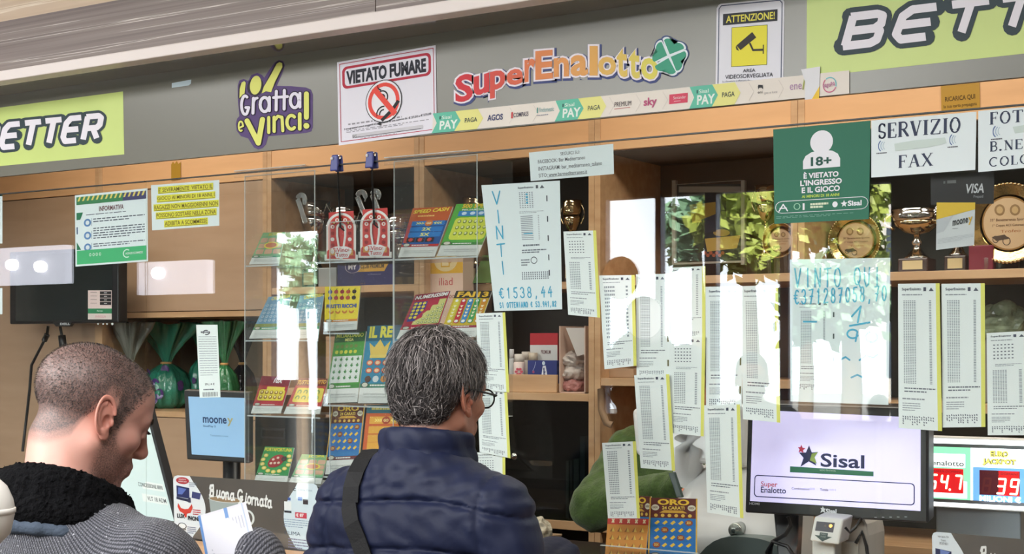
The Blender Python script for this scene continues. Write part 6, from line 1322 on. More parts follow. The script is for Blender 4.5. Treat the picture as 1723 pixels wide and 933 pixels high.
for k, (pts, r, lab) in enumerate((([(1326, 870), (1330, 885), (1322, 900), (1300, 912), (1296, 933), (1310, 950)], .005, 'black cable dropping from under the monitor corner'), ([(1338, 940), (1325, 920), (1300, 912), (1290, 930), (1296, 950)], .0045, 'black cable coiled at the foot of the white terminal'), ([(1422, 888), (1430, 897), (1440, 888), (1450, 872)], .003, 'thin dark cable looping from the scanner head'), ([(1440, 915), (1450, 895), (1458, 920), (1462, 950)], .004, 'dark cable over the rounded printer'))):
    yy = .13 if k < 2 else .06 if k == 2 else .16; MB().tube([Vector((v.x, v.y, max(v.z, CT + r + .001))) for v in [at(px_, py_, yy + .004 * i) for i, (px_, py_) in enumerate(pts)]], r, BLACK, 8).go('cable', label=lab, cat='cable', group='cables behind the counter')
MB().slab([at(1300, 850, .24), at(1345, 850, .24), at(1340, 952, .2), at(1310, 952, .2)], (0, .03, 0), BLACK).go('cable_duct', None, .003, 'black upright bracket between the terminal and the scanner', 'bracket')
# white lottery terminal
TW = mat('terminal_white', (222, 222, 222), .3, spec=.5, coat=.2); y = .30
t = empty('lottery_terminal', Vector((at(1215, 920, y).x, y + .1, CT)), 'white rounded lottery terminal with round lock, seen from behind', 'terminal')
def poly3(pts, yy): return [at(px_, py_, yy) for px_, py_ in pts]
# body: bulging shell
bz = CT + .0005; bxs = [at(px_, 900, y) for px_ in (1108, 1318)]; V = []; Fc = []; nx, nz = 20, 14
zt_ = at(1210, 778, y).z
prof = [(0, 0), (.06, .0), (.14, -.018), (.3, -.012), (.55, .03), (.75, .07), (.9, .11), (1, .17)]
for j in range(nz + 1):
    v = j / nz; zz_ = lerp(bz, zt_, v); dy = float(np.interp(v, [p[0] for p in prof], [p[1] for p in prof]))
    for i in range(nx + 1):
        u = i / nx; xin = .035 * max(0, v - .55) / .45; x_ = lerp(bxs[0].x + xin, bxs[1].x - xin * .6, u); e = abs(2 * u - 1); V.append((x_, y + dy + .05 * e ** 6, zz_ - .02 * e ** 4 * v))
for j in range(nz):
    for i in range(nx): k = j * (nx + 1) + i; Fc.append((k, k + 1, k + nx + 2, k + nx + 1))
m = MB().add(V, Fc, TW, True); nb = len(V); V2 = [(x_, y + .20, zz_) for x_, _, zz_ in V]; m.add(V2, [f[::-1] for f in Fc], TW, True)
def bridge(ids):
    o = []
    for a0, b0 in zip(ids[:-1], ids[1:]): o.append((a0, b0, nb + b0, nb + a0))
    return o
m.F += [list(f) for f in bridge([j * (nx + 1) for j in range(nz + 1)])[::-1]] + [list(f[::-1]) for f in bridge([j * (nx + 1) + nx for j in range(nz + 1)])] + [list(f[::-1]) for f in bridge([nz * (nx + 1) + i for i in range(nx + 1)])]
m.mi += [0] * (len(m.F) - len(m.mi)); m.sm += [False] * (len(m.F) - len(m.sm)); m.go('body', t)
c = at(1237, 893, y - .02); MB().lathe((c.x, y - .006, c.z), [(.0, .026), (.009, .026), (.010, .020), (.015, .020), (.0175, .015), (.0175, -.03)], mat('lock_metal', (168, 174, 170), .25, .8), 32, 'y').go('lock', t); lk_ = [o for o in t.children if o.name.startswith('lock')][0]
MB().lathe((c.x, y - .006, c.z), [(0, .027), (.005, .027), (.005, .024)], mat('lock_core', (70, 78, 76), .4), 16, 'y').go('lock_core', lk_)
p, q = at(1175, 940, y - .06), at(1335, 940, y - .06); vz = at(1250, 905, y - .06).z
mb = MB(); arc_ = [(lerp(p.x, q.x, k / 12), y - .06, CT + .001 + (vz - CT) * (1 - abs(2 * k / 12 - 1) ** 3 * .6)) for k in range(13)]
mb.prism([(p.x, y - .06, CT + .0008)] + arc_ + [(q.x, y - .06, CT + .0008)], (0, .07, 0), mat('grey_green_base', (86, 98, 96), .4)); vb_ = mb.go('vented_base', t)
mb = MB()
for k in range(9): u = .08 + k * .03 if k < 5 else .7 + (k - 5) * .03; x_ = lerp(p.x, q.x, u); mb.box((x_, y - .0615, CT + .012), (x_ + .004, y - .0595, CT + .030), BLACK)
mb.box((lerp(p.x, q.x, .3), y - .0615, CT + .002), (lerp(p.x, q.x, .66), y - .0595, CT + .012), mat('pale_slot', (150, 166, 164), .4)); mb.go('vents', vb_)
g0 = [at(1124, 797, y - .03), at(1134, 795, y - .03), at(1148, 838, y - .045), at(1138, 838, y - .045)]; MB().slab(g0, (0, .012, 0), mat('dark_green_strip', (40, 60, 54), .35)).go('green_strip', t, .002)
# display of the terminal, turned away from the customers
D = [at(1061, 688, .40), at(1252, 680, .40), at(1252, 790, .38), at(1068, 768, .38)]
MB().slab(D, (0, .05, 0), TW).go('display_back', t, .015, seg=3)
c = at(1158, 760, .36); MB().tube([at(1158, 738, .385), at(1158, 755, .375), at(1158, 780, .40), at(1160, 800, .44)], [.035, .033, .036, .042], TW, 20).go('display_arm', t)
MB().box((at(1146, 783, .40).x, .385, at(1134, 785, .40).z), (at(1170, 783, .40).x, .40, at(1134, 782, .40).z), DARK).go('hinge_gap', t, .002)
# slotted black box behind rack 1
p, q = at(428, 770, .34), at(545, 700, .34); t = empty('note_reader', Vector(((p.x + q.x) / 2, .36, CT)), 'black slotted machine behind the red scratch cards', 'machine')
MB().box((p.x, .34, CT + .0005), (q.x, .52, q.z), DARK).go('housing', t, .006); s0, s1 = at(440, 738, .338), at(480, 722, .338); MB().box((s0.x, .336, s0.z), (s1.x, .341, s1.z), mat('slot_frame', (70, 72, 76), .3)).go('slot', t, .001); sl_ = [o for o in t.children if o.name.startswith('slot')][0]
MB().box((s0.x + .006, .334, s0.z + .006), (s1.x - .006, .3365, s1.z - .006), BLACK).go('slot_mouth', sl_)
# crumpled paper with dark beads on the counter
q = at(903, 912, .42); crumple('crumpled_paper', (q.x, .42, CT + .036), (.036, .03, .034), mat('crumpled_foil_paper', (170, 160, 140), .45, noise=(60, .35)), 'crumpled pale paper ball on the dark counter by the navy sleeve', 'paper')
mb = MB(); rd3 = random.Random(9)
for k in range(36): mb.ball((q.x - .02 + rd3.gauss(0, .022), .36 + rd3.gauss(0, .012), CT + .007 + abs(rd3.gauss(0, .006))), .006, DARK, 8)
mb.go('bead_string', label='dark beaded string in front of the crumpled paper ball', cat='beads')
MB().slab([at(915, 897, .50), at(946, 899, .50), at(944, 901, .46), at(912, 903, .46)], (0, 0, -.004), mat('brown_sheet', (150, 124, 96), .6)).go('paper_scrap', label='flat brownish paper scrap behind the crumpled ball', cat='paper')

# ================================================================== people
def rotx(a): return np.array([[1, 0, 0], [0, cos(a), -sin(a)], [0, sin(a), cos(a)]])
def rotz(a): return np.array([[cos(a), -sin(a), 0], [sin(a), cos(a), 0], [0, 0, 1]])
def frame(loc, heading):
    h = radians(heading); R = np.array([[sin(h), cos(h), 0], [-cos(h), sin(h), 0], [0, 0, 1]])  # columns: right, forward, up
    L = np.array(loc, float)
    return (lambda P: np.asarray(P, float).reshape(-1, 3) @ R.T + L), (lambda P: (np.asarray(P, float).reshape(-1, 3) - L) @ R)
def head_sd(q, nose=1.0, jaw=1.0):
    d = sd_ell(q, (0, -.014, .040), (.076, .098, .079))
    d = smin(d, sd_ell(q, (0, .030, -.025), (.060, .063, .085)), .03)
    d = smin(d, sd_ell(q, (0, .045, .045), (.062, .048, .055)), .03)
    for s in (-1, 1):
        d = smin(d, sd_cone(q, (s * .056, -.004, -.052), (s * .016, .072, -.098 * jaw), .016, .014), .028)
        d = smin(d, sd_ell(q, (s * .047, .058, -.020), (.020, .022, .018)), .02)
        d = smin(d, sd_cone(q, (s * .010, .094, .026), (s * .046, .076, .022), .010, .009), .016)
        d = smax(d, -sd_ell(q, (s * .031, .103, .006), (.017, .014, .012)), .012)
        d = np.minimum(d, sd_ell(q, (s * .031, .0835, .004), (.0125, .0118, .0118)))
        d = smin(d, sd_cone(q, (s * .022, .096, .0115), (s * .042, .086, .010), .0035, .003), .004)   # upper lid
        d = smin(d, sd_cone(q, (s * .022, .095, -.005), (s * .042, .086, -.004), .003, .003), .005)
        d = smin(d, sd_ell(q, (s * .012, .106, -.030), (.009, .011, .008)), .008)
    d = smin(d, sd_ell(q, (0, .080, -.104 * jaw), (.021, .016, .016)), .022)
    d = smin(d, sd_cone(q, (0, .096, .022), (0, .113 * nose, -.022), .0075, .0115), .012)
    d = smin(d, sd_ell(q, (0, .114 * nose, -.025), (.011, .011, .0095)), .008)
    d = smin(d, sd_ell(q, (0, .088, -.062), (.030, .014, .022)), .015)
    d = smin(d, sd_cone(q, (-.019, .095, -.057), (.019, .095, -.057), .0055, .0055), .006)
    d = smin(d, sd_cone(q, (-.015, .095, -.0685), (.015, .095, -.0685), .0065, .0065), .006)
    d = smax(d, -sd_cone(q, (-.021, .1035, -.0625), (.021, .1035, -.0625), .0025, .0025), .003)
    return d
def ear_sd(q, s):
    e = q - np.array([s * .0765, -.012, -.006]); a = radians(14); ey = e[:, 1] * cos(a) + e[:, 2] * sin(a); ez = -e[:, 1] * sin(a) + e[:, 2] * cos(a); ex = e[:, 0] * s - .38 * np.maximum(-ey - .004, 0)
    E_ = np.stack([ex, ey, ez], 1); ov = lambda k: (np.sqrt((ey / (.0178 * k)) ** 2 + ((ez - .005) / (.0300 * k)) ** 2) - 1) * .019 * k
    d = sd_ell(E_, (.000, .000, .003), (.0055, .0175, .030)); d = smin(d, sd_ell(E_, (-.004, .006, .0), (.010, .012, .022)), .006)
    d = smin(d, sd_ell(E_, (.003, .005, -.028), (.0045, .0085, .0095)), .006)
    helix = np.sqrt(ov(1.0) ** 2 + (ex - .0055) ** 2) - .0030; helix = np.where((ey > .006) & (ez < .006), .05, helix); d = smin(d, helix, .002)
    anti = np.sqrt(ov(.62) ** 2 + (ex - .0045) ** 2) - .0024; anti = np.where((ey > .002), .05, anti); d = smin(d, anti, .003)
    d = smax(d, -sd_ell(E_, (.009, .005, -.006), (.0095, .0085, .0125)), .002)
    d = smin(d, sd_ell(E_, (.005, .0145, -.007), (.0045, .0035, .0065)), .002); d = smin(d, sd_ell(E_, (.005, .004, -.0195), (.004, .006, .004)), .003)
    return d
def sstep(a, b, x): t = np.clip((x - a) / (b - a), 0, 1); return t * t * (3 - 2 * t)
def hair_mask(q):
    x, y, z = q[:, 0], q[:, 1], q[:, 2]
    zlow = np.interp(y, [-.12, -.075, -.045, -.018, .004, .012, .032, .04, .09], [-.085, -.082, -.055, .028, .030, -.035, -.035, .03, .05])
    yf = np.interp(z, [-.05, .0, .03, .055, .085, .12], [.030, .030, .040, .056, .074, .074]) + .018 * (1 - np.minimum(1, (np.abs(x) / .05) ** 2)) * (z > .05)
    return sstep(-.004, .008, z - zlow) * sstep(-.004, .008, yf - y)
def skin_mat(key, skin, hair, beardc):
    m = bpy.data.materials.new(key); m.use_nodes = True; nt = m.node_tree; b = nt.nodes['Principled BSDF']; N = nt.nodes.new; L = nt.links.new
    tc = N('ShaderNodeTexCoord')
    def noise(s, det=3): n = N('ShaderNodeTexNoise'); n.inputs['Scale'].default_value = s; n.inputs['Detail'].default_value = det; L(tc.outputs['Object'], n.inputs['Vector']); return n
    def col(c): return tuple(lin(v) for v in c) + (1,)
    def mix(fac, A, B):
        x = N('ShaderNodeMix'); x.data_type = 'RGBA'; L(fac, x.inputs['Factor'])
        for s_, v in (('A', A), ('B', B)):
            if isinstance(v, tuple): x.inputs[s_].default_value = v
            else: L(v, x.inputs[s_])
        return x.outputs['Result']
    def mth(op, a, bb):
        x = N('ShaderNodeMath'); x.operation = op
        for i, v in enumerate((a, bb)):
            if isinstance(v, (int, float)): x.inputs[i].default_value = v
            else: L(v, x.inputs[i])
        x.use_clamp = True; return x.outputs[0]
    def attr(n): a = N('ShaderNodeAttribute'); a.attribute_name = n; return a.outputs['Fac']
    red = tuple(min(255, v) for v in (skin[0] - 8, skin[1] - 40, skin[2] - 44))
    c = mix(mth('MULTIPLY', noise(24).outputs['Fac'], .5), col(skin), col(red))
    c = mix(mth('MULTIPLY', attr('red'), .6), c, col(red))
    fz = N('ShaderNodeMapRange'); fz.inputs['From Min'].default_value = .36; fz.inputs['From Max'].default_value = .62; L(noise(420, 2).outputs['Fac'], fz.inputs[0])
    c = mix(mth('MULTIPLY', attr('beard'), mth('ADD', mth('MULTIPLY', fz.outputs[0], .5), .3)), c, col(beardc))
    c = mix(mth('MULTIPLY', attr('hair'), mth('ADD', mth('MULTIPLY', fz.outputs[0], .26), .72)), c, col(hair))
    c = mix(attr('brow'), c, col(hair))
    L(c, b.inputs['Base Color']); b.inputs['Roughness'].default_value = .5; b.inputs['Subsurface Weight'].default_value = .12; b.inputs['Subsurface Radius'].default_value = (.008, .003, .0015); b.inputs['Subsurface Scale'].default_value = 1.0
    return m
class Head:
    def __init__(s, hc, pitch, yaw, **k): s.hc = np.array(hc, float); s.R = rotz(-radians(yaw)) @ rotx(-radians(pitch)); s.k = k
    def q(s, P): return (P - s.hc) @ s.R
    def p(s, Q): return np.asarray(Q, float).reshape(-1, 3) @ s.R.T + s.hc
def hand_prims(w, d, n, side, curl=.6):
    """wrist w, direction d, palm normal n; returns tapered bones (a, b, ra, rb)"""
    w, d, n = (np.array(v, float) for v in (w, d, n)); d /= np.linalg.norm(d); n -= d * (n @ d); n /= np.linalg.norm(n); x = np.cross(d, n) * side; B = []
    for off, l in ((-.028, .076), (-.009, .082), (.010, .078), (.027, .070)):
        B.append((w + x * off * .5, w + d * l + x * off, .016, .0125))
    for off, l0, L_ in ((-.028, .076, .066), (-.009, .082, .075), (.010, .078, .070), (.027, .070, .056)):
        p = w + d * l0 + x * off; a = 0; r = .0095
        for f, seg in enumerate((.44, .31, .25)):
            a += curl * (.8, 1.0, .7)[f]; e = p + (d * cos(a) + n * sin(a)) * L_ * seg; B.append((p, e, r, r * .9)); p = e; r *= .9
    p = w + d * .02 - x * .024; e = p + (d * .62 - x * .62 + n * .35) * .045; B.append((p, e, .015, .012)); e2 = e + (d * .8 - x * .2 + n * .55) * .034; B.append((e, e2, .011, .010)); B.append((e2, e2 + (d * .85 + x * .1 + n * .5) * .024, .010, .008))
    return B
def union(P, B, k=.008):
    d = np.full(len(P), 9.0)
    for a, b, ra, rb in B: d = smin(d, sd_cone(P, a, b, ra, rb), k)
    return d
def body_mesh(name, to_w, parent, head, mt, neck, hands, res=.0035, hairy=True, beard=0, extra=None):
    """head, neck, chest and hands of one person as one mesh"""
    nb_, rn = neck
    Nk = head.p((0, -.030, -.055))[0]
    def fn(P):
        d = head_sd(head.q(P), **head.k); d = smin(d, sd_cone(P, Nk, nb_, .056, rn), .03); d = smin(d, sd_cone(P, np.array(nb_), np.array(nb_) + (0, 0, -.10), rn, .085), .03)
        return d
    lo = np.minimum(head.hc - .15, np.array(nb_) - .11); hi = head.hc + .165
    V, Fc = nets(fn, lo, np.maximum(hi, np.array(nb_) + .11), res); V = smooth_mesh(V, Fc, 1, .4)
    q = head.q(V); Vs = [V]; Fs = [Fc]; cnt = len(V); hm = hair_mask(q - np.array([0, 0, .006])) * .35 + hair_mask(q) * .25 + hair_mask(q + np.array([0, 0, -.02])) * .4 if hairy else np.zeros(len(q))
    ear = np.zeros(len(q), bool)
    bm_ = sstep(-.010, .01, q[:, 1] - .004) * sstep(.0, .014, -.022 - q[:, 2] - np.interp(q[:, 1], [0, .05, .09, .12], [-.03, .018, .018, .018])) * sstep(-.145, -.12, q[:, 2]) * (~ear) * beard
    lip = np.exp(-((q[:, 2] + .0625) / .010) ** 2 - (q[:, 0] / .022) ** 2) * (q[:, 1] > .085)
    red = np.clip(np.where(ear, .8, 0) + .6 * np.exp(-((q[:, 2] + .02) / .02) ** 2) * (q[:, 1] > .10) + lip, 0, 1); bm_ = bm_ * (1 - np.clip(lip, 0, 1))
    br = (np.exp(-((q[:, 2] - .026 + .25 * np.maximum(0, np.abs(q[:, 0]) - .035)) / .005) ** 2) * (np.abs(np.abs(q[:, 0]) - .031) < .022) * (q[:, 1] > .06)) * .85
    hs = [hm, bm_, red, br]
    for sd_ in (-1, 1):
        V2, F2 = nets(lambda Q: ear_sd(Q, sd_), (sd_ * .08 - .026, -.055, -.055), (sd_ * .08 + .026, .03, .045), .0016 if res < .004 else .003); V2 = smooth_mesh(V2, F2, 1, .35); Vs.append(head.p(V2)); Fs.append(F2 + cnt); cnt += len(V2); hs = [np.concatenate([h, np.zeros(len(V2))]) for h in hs]; hs[2][-len(V2):] = .75
    for (B, lo2, hi2) in hands:
        V2, F2 = nets(lambda P: union(P, B), lo2, hi2, .004); V2 = smooth_mesh(V2, F2, 1, .4); Vs.append(V2); Fs.append(F2 + cnt); cnt += len(V2); hs = [np.concatenate([h, np.zeros(len(V2))]) for h in hs]
        hs[2][-len(V2):] = .25
    o = link(name, to_w(np.concatenate(Vs)), np.concatenate(Fs), [mt], None, parent, True)
    for n_, v in zip(('hair', 'beard', 'red', 'brow'), hs): setcol(o, n_, v)
    return o
def cloth(name, fn, lo, hi, res, mt, to_w, parent, sm=2, mats=None, pick=None):
    V, Fc = nets(fn, lo, hi, res); V = smooth_mesh(V, Fc, sm, .5); mi = pick(V[Fc].mean(1)) if pick else None
    return link(name, to_w(V), Fc, mats or [mt], mi, parent, True)
def lower(to_w, root, jean, shoe):
    def fn(P):
        d = sd_ell(P, (0, -.01, .90), (.175, .125, .14))
        for s in (-1, 1): d = smin(d, sd_cone(P, (s * .09, 0, .88), (s * .10, .015, .50), .092, .066), .03); d = smin(d, sd_cone(P, (s * .10, .015, .50), (s * .105, -.01, .08), .066, .056), .02)
        return d
    cloth('trousers', fn, (-.22, -.17, .04), (.22, .17, 1.06), .016, jean, to_w, root)
    for s in (-1, 1):
        cloth('shoe', lambda P, s=s: np.maximum(smin(sd_ell(P, (s * .108, .05, .035), (.045, .13, .05)), sd_ell(P, (s * .106, -.02, .07), (.045, .06, .06)), .03), .002 - P[:, 2]), (s * .108 - .07, -.12, -.004), (s * .108 + .07, .2, .15), .01, shoe, to_w, root, 1)
def elbow(S_, W_, l1, l2, hint):
    S_, W_ = np.array(S_, float), np.array(W_, float); d = W_ - S_; L_ = np.linalg.norm(d); L2 = min(L_, (l1 + l2) * .995); a = (l1 * l1 - l2 * l2 + L2 * L2) / (2 * L2); h = sqrt(max(l1 * l1 - a * a, 0)); u = d / L_; hn = np.array(hint, float); hn -= u * (hn @ u); hn /= np.linalg.norm(hn)
    return S_ + u * a + hn * h
def cloth_mat(key, kind, c0, c1=None):
    m = bpy.data.materials.new(key); m.use_nodes = True; nt = m.node_tree; b = nt.nodes['Principled BSDF']; N = nt.nodes.new; L = nt.links.new; tc = N('ShaderNodeTexCoord')
    col = lambda c: tuple(lin(v) for v in c) + (1,)
    if kind == 'knit':
        au = N('ShaderNodeAttribute'); au.attribute_name = 'around'; av = N('ShaderNodeAttribute'); av.attribute_name = 'down'; cx = N('ShaderNodeCombineXYZ'); L(au.outputs['Fac'], cx.inputs[0]); L(av.outputs['Fac'], cx.inputs[1])
        def wave(rot, s, dist):
            mp2 = N('ShaderNodeMapping'); mp2.inputs['Rotation'].default_value = rot; L(cx.outputs[0], mp2.inputs[0]); w = N('ShaderNodeTexWave'); w.inputs['Scale'].default_value = s; w.inputs['Distortion'].default_value = dist; w.inputs['Detail'].default_value = 2; w.inputs['Detail Scale'].default_value = 8; L(mp2.outputs[0], w.inputs['Vector']); return w
        w1 = wave((0, 0, radians(35)), 62, 2.0); w2 = wave((0, 0, radians(-58)), 84, 3.0)
        mu = N('ShaderNodeMath'); mu.operation = 'MULTIPLY'; L(w1.outputs['Fac'], mu.inputs[0]); ad = N('ShaderNodeMath'); ad.operation = 'ADD'; ad.inputs[1].default_value = .55; L(w2.outputs['Fac'], ad.inputs[0]); L(ad.outputs[0], mu.inputs[1])
        r = N('ShaderNodeValToRGB'); L(mu.outputs[0], r.inputs[0]); e = r.color_ramp.elements; e[0].position = .05; e[0].color = col(c0); e[1].position = 1.1 if False else 1.0; e[1].color = col(c1)
        n = N('ShaderNodeTexNoise'); n.inputs['Scale'].default_value = 160; n.inputs['Detail'].default_value = 2; L(tc.outputs['Object'], n.inputs['Vector']); r2 = N('ShaderNodeMapRange'); r2.inputs['From Min'].default_value = .67; r2.inputs['From Max'].default_value = .76; L(n.outputs['Fac'], r2.inputs[0])
        mx = N('ShaderNodeMix'); mx.data_type = 'RGBA'; L(r2.outputs[0], mx.inputs['Factor']); L(r.outputs[0], mx.inputs['A']); mx.inputs['B'].default_value = col((196, 196, 204)); L(mx.outputs['Result'], b.inputs['Base Color'])
        bp = N('ShaderNodeBump'); bp.inputs['Strength'].default_value = .7; bp.inputs['Distance'].default_value = .004; L(mu.outputs[0], bp.inputs['Height']); L(bp.outputs[0], b.inputs['Normal']); b.inputs['Roughness'].default_value = .9; b.inputs['Sheen Weight'].default_value = .15
    else:
        b.inputs['Base Color'].default_value = col(c0); b.inputs['Roughness'].default_value = .58; b.inputs['Specular IOR Level'].default_value = .3
        n = N('ShaderNodeTexNoise'); n.inputs['Scale'].default_value = 26; n.inputs['Detail'].default_value = 3; L(tc.outputs['Object'], n.inputs['Vector']); bp = N('ShaderNodeBump'); bp.inputs['Strength'].default_value = .14; bp.inputs['Distance'].default_value = .015; L(n.outputs['Fac'], bp.inputs['Height']); L(bp.outputs[0], b.inputs['Normal'])
    return m
def strands(name, head, n, mask, length, rad, mats, weights, to_w, parent, flow, lift, surf, seed, ns=5, sides=3, curlr=0.0):
    """locks of hair growing from the scalp surface, swept along flow()"""
    rd = np.random.RandomState(seed); V = []; Fc = []; mi = []; cnt = 0; k = 0; tries = 0
    while k < n and tries < n * 12:
        tries += 1
        d = rd.normal(size=3); d /= np.linalg.norm(d); r = .02
        o = np.array([0, -.012, .035]); ts = np.linspace(.03, .16, 66); pts = o + d * ts[:, None]; sd = surf(pts); i = np.argmax(sd > 0)
        if i == 0: continue
        p = pts[i - 1] + (pts[i] - pts[i - 1]) * (-sd[i - 1] / (sd[i] - sd[i - 1] + 1e-9))
        if mask(p[None])[0] < .5 * rd.rand() + .3: continue
        nrm = d.copy(); e = .002
        nrm = np.array([surf((p + np.eye(3)[j] * e)[None])[0] - surf((p - np.eye(3)[j] * e)[None])[0] for j in range(3)]); nrm /= np.linalg.norm(nrm) + 1e-9
        f = flow(p, rd); f = f - nrm * (f @ nrm); f /= np.linalg.norm(f) + 1e-9
        L_ = length(p, rd); lf = lift(p, rd); P = [p - nrm * .002]; dirv = f * (1 - lf) + nrm * lf; dirv /= np.linalg.norm(dirv); cv = rd.normal(size=3) * curlr
        for s in range(ns - 1):
            st = L_ / (ns - 1); c = P[-1] + dirv * st; sdv = surf(c[None])[0]
            if sdv < .0015: c = c + nrm * (.0022 - sdv)
            nn = c - o; nn /= np.linalg.norm(nn); dirv = dirv - nn * max(0, (dirv @ nn)) * .55 + np.array([0, 0, -.10]) + cv; dirv /= np.linalg.norm(dirv); P.append(c)
        P = np.array(P); R_ = rad(p, rd); t = f; a = np.cross(t, nrm); a /= np.linalg.norm(a) + 1e-9
        for s in range(ns):
            w = R_ * (1 - .85 * (s / (ns - 1)) ** 2)
            for j in range(sides): an = 2 * pi * j / sides; V.append(P[s] + a * w * cos(an) * 1.6 + nrm * w * sin(an))
        c_ = rd.choice(len(mats), p=weights(p))
        for s in range(ns - 1):
            for j in range(sides): Fc.append((cnt + s * sides + j, cnt + s * sides + (j + 1) % sides, cnt + (s + 1) * sides + (j + 1) % sides, cnt + (s + 1) * sides + j)); mi.append(c_)
        cnt += ns * sides; k += 1
    return link(name, to_w(head.p(np.array(V))), Fc, mats, mi, parent, True)

# ------------------------------------------------------------------ the man with cropped hair, in a grey knitted jacket
hw_ = campt(152, 700, 2.45); BH = 102.0
HL = np.array([0, .075, hw_.z]); toW, toL = frame((0, 0, 0), BH); off = toW(HL)[0]; root_loc = (hw_.x - off[0], hw_.y - off[1], 0)
toW, toL = frame(root_loc, BH)
p1 = empty('person', root_loc, 'person with cropped dark hair in grey knitted jacket, head bowed over a paper slip', 'person')
hd = Head(HL, 24, 28)
wr = toL(campt(432, 938, 2.50))[0]; sh = np.array([.192, -.005, 1.245]); el = elbow(sh, wr, .29, .26, (.35, -.3, -1)); hd_dir = toL(campt(388, 968, 2.50))[0] - wr
HB1 = hand_prims(wr - hd_dir * .2, hd_dir, (-.3, .6, -.3), 1, .7)
SK1 = skin_mat('skin_with_cropped_hair', (206, 160, 146), (84, 74, 72), (84, 68, 62))
body_mesh('body', toW, p1, hd, SK1, ((0, -.015, 1.345), .060), [(HB1, wr - .2, wr + .2)], .0032, True, .95)
def sweater(P):
    d = sd_cone(P, (-.165, -.015, 1.252), (.165, -.015, 1.252), .070, .070)
    for s in (-1, 1): d = smin(d, sd_cone(P, (0, -.03, 1.335), (s * .165, -.02, 1.275), .072, .062), .05)
    d = smin(d, sd_ell(P, (0, .005, 1.10), (.215, .150, .27)), .06); d = smin(d, sd_ell(P, (0, .01, .88), (.20, .145, .20)), .06)
    d = smin(d, sd_cone(P, sh, el, .072, .056), .03); d = smin(d, sd_cone(P, el, wr, .058, .046), .02)
    sl_ = np.array([-.200, -.005, 1.255]); ell_ = np.array([-.27, .02, .98]); wl_ = np.array([-.12, .24, 1.08])
    d = smin(d, sd_cone(P, sl_, ell_, .078, .058), .03); d = smin(d, sd_cone(P, ell_, wl_, .058, .045), .02)
    x = np.abs(P[:, 0]); d = d + .0045 * np.exp(-((x - .168 - .25 * (P[:, 2] - 1.25)) / .006) ** 2) * (P[:, 2] > 1.12) - .006 * sstep(.165, .19, x) * (P[:, 2] > 1.12)
    return d + .0025 * np.sin(P[:, 2] * 46 + 4 * np.sin(P[:, 0] * 16)) * np.sin(P[:, 0] * 33 + 2)
KNIT = cloth_mat('grey_tweed_knit', 'knit', (44, 46, 54), (122, 122, 132))
lo = np.minimum(np.array([-.36, -.20, .70]), wr - .08); hi = np.maximum(np.array([.36, .34, 1.43]), wr + .08)
kj = cloth('knitted_jacket', sweater, lo, hi, .0085, KNIT, toW, p1)
kv = np.zeros(len(kj.data.vertices) * 3); kj.data.vertices.foreach_get('co', kv); kv = toL(kv.reshape(-1, 3) + np.array(root_loc)); kd = kv - np.array([0, 0, 1.42])
setcol(kj, 'around', np.arctan2(kd[:, 0], -kd[:, 1]) * .19); setcol(kj, 'down', np.linalg.norm(kd, axis=1))
def ring_pts(rx, ry, zb, zf, y0, n=20): return [np.array([rx * sin(a), y0 - ry * cos(a), lerp(zb, zf, (1 - cos(a)) / 2)]) for a in [2 * pi * k / n for k in range(n)]]
RP = ring_pts(.088, .078, 1.398, 1.318, .002); RB = ring_pts(.108, .095, 1.360, 1.285, -.002)
def sherpa(P):
    d = np.full(len(P), 9.0)
    for k in range(20): d = smin(d, sd_cone(P, RP[k], RP[(k + 1) % 20], .032, .032), .008); d = smin(d, sd_cone(P, RB[k], RB[(k + 1) % 20], .026, .026), .02)
    return d + .0035 * np.sin(P[:, 0] * 330 + 3 * np.sin(P[:, 2] * 90)) * np.sin(P[:, 1] * 350 + 2 * np.sin(P[:, 0] * 110)) * np.sin(P[:, 2] * 340 + 2 * np.sin(P[:, 1] * 100)) * 1.6
SHER = mat('black_sherpa', (13, 13, 15), .95, spec=.1, bump=(260, .9, .006))
cloth('fleece_collar', sherpa, (-.16, -.15, 1.24), (.16, .16, 1.45), .0042, SHER, toW, p1, 0)
NB_ = ring_pts(.128, .112, 1.334, 1.255, -.006)
def band(P):
    d = np.full(len(P), 9.0)
    for k in range(20): d = smin(d, sd_cone(P, NB_[k], NB_[(k + 1) % 20], .012, .012), .006)
    return d
cloth('collar_band', band, (-.17, -.16, 1.2), (.17, .16, 1.38), .006, mat('blue_grey_ribbing', (62, 72, 86), .9, bump=(150, .6, .004)), toW, p1, 1)
HM = [mat('hair_dark', (62, 54, 52), .6), mat('hair_brown', (108, 96, 92), .55)]
surf1 = lambda q: head_sd(q)
strands('cropped_hair', hd, 6500, hair_mask, lambda p, r: r.uniform(.003, .0055), lambda p, r: .00035, HM, lambda p: [.6, .4], toW, p1, lambda p, r: np.array([0, -.3, -.6]) + r.normal(size=3) * .3 if p[1] < .02 else np.array([0, .5, .2]) + r.normal(size=3) * .3, lambda p, r: .55, surf1, 3, 3)
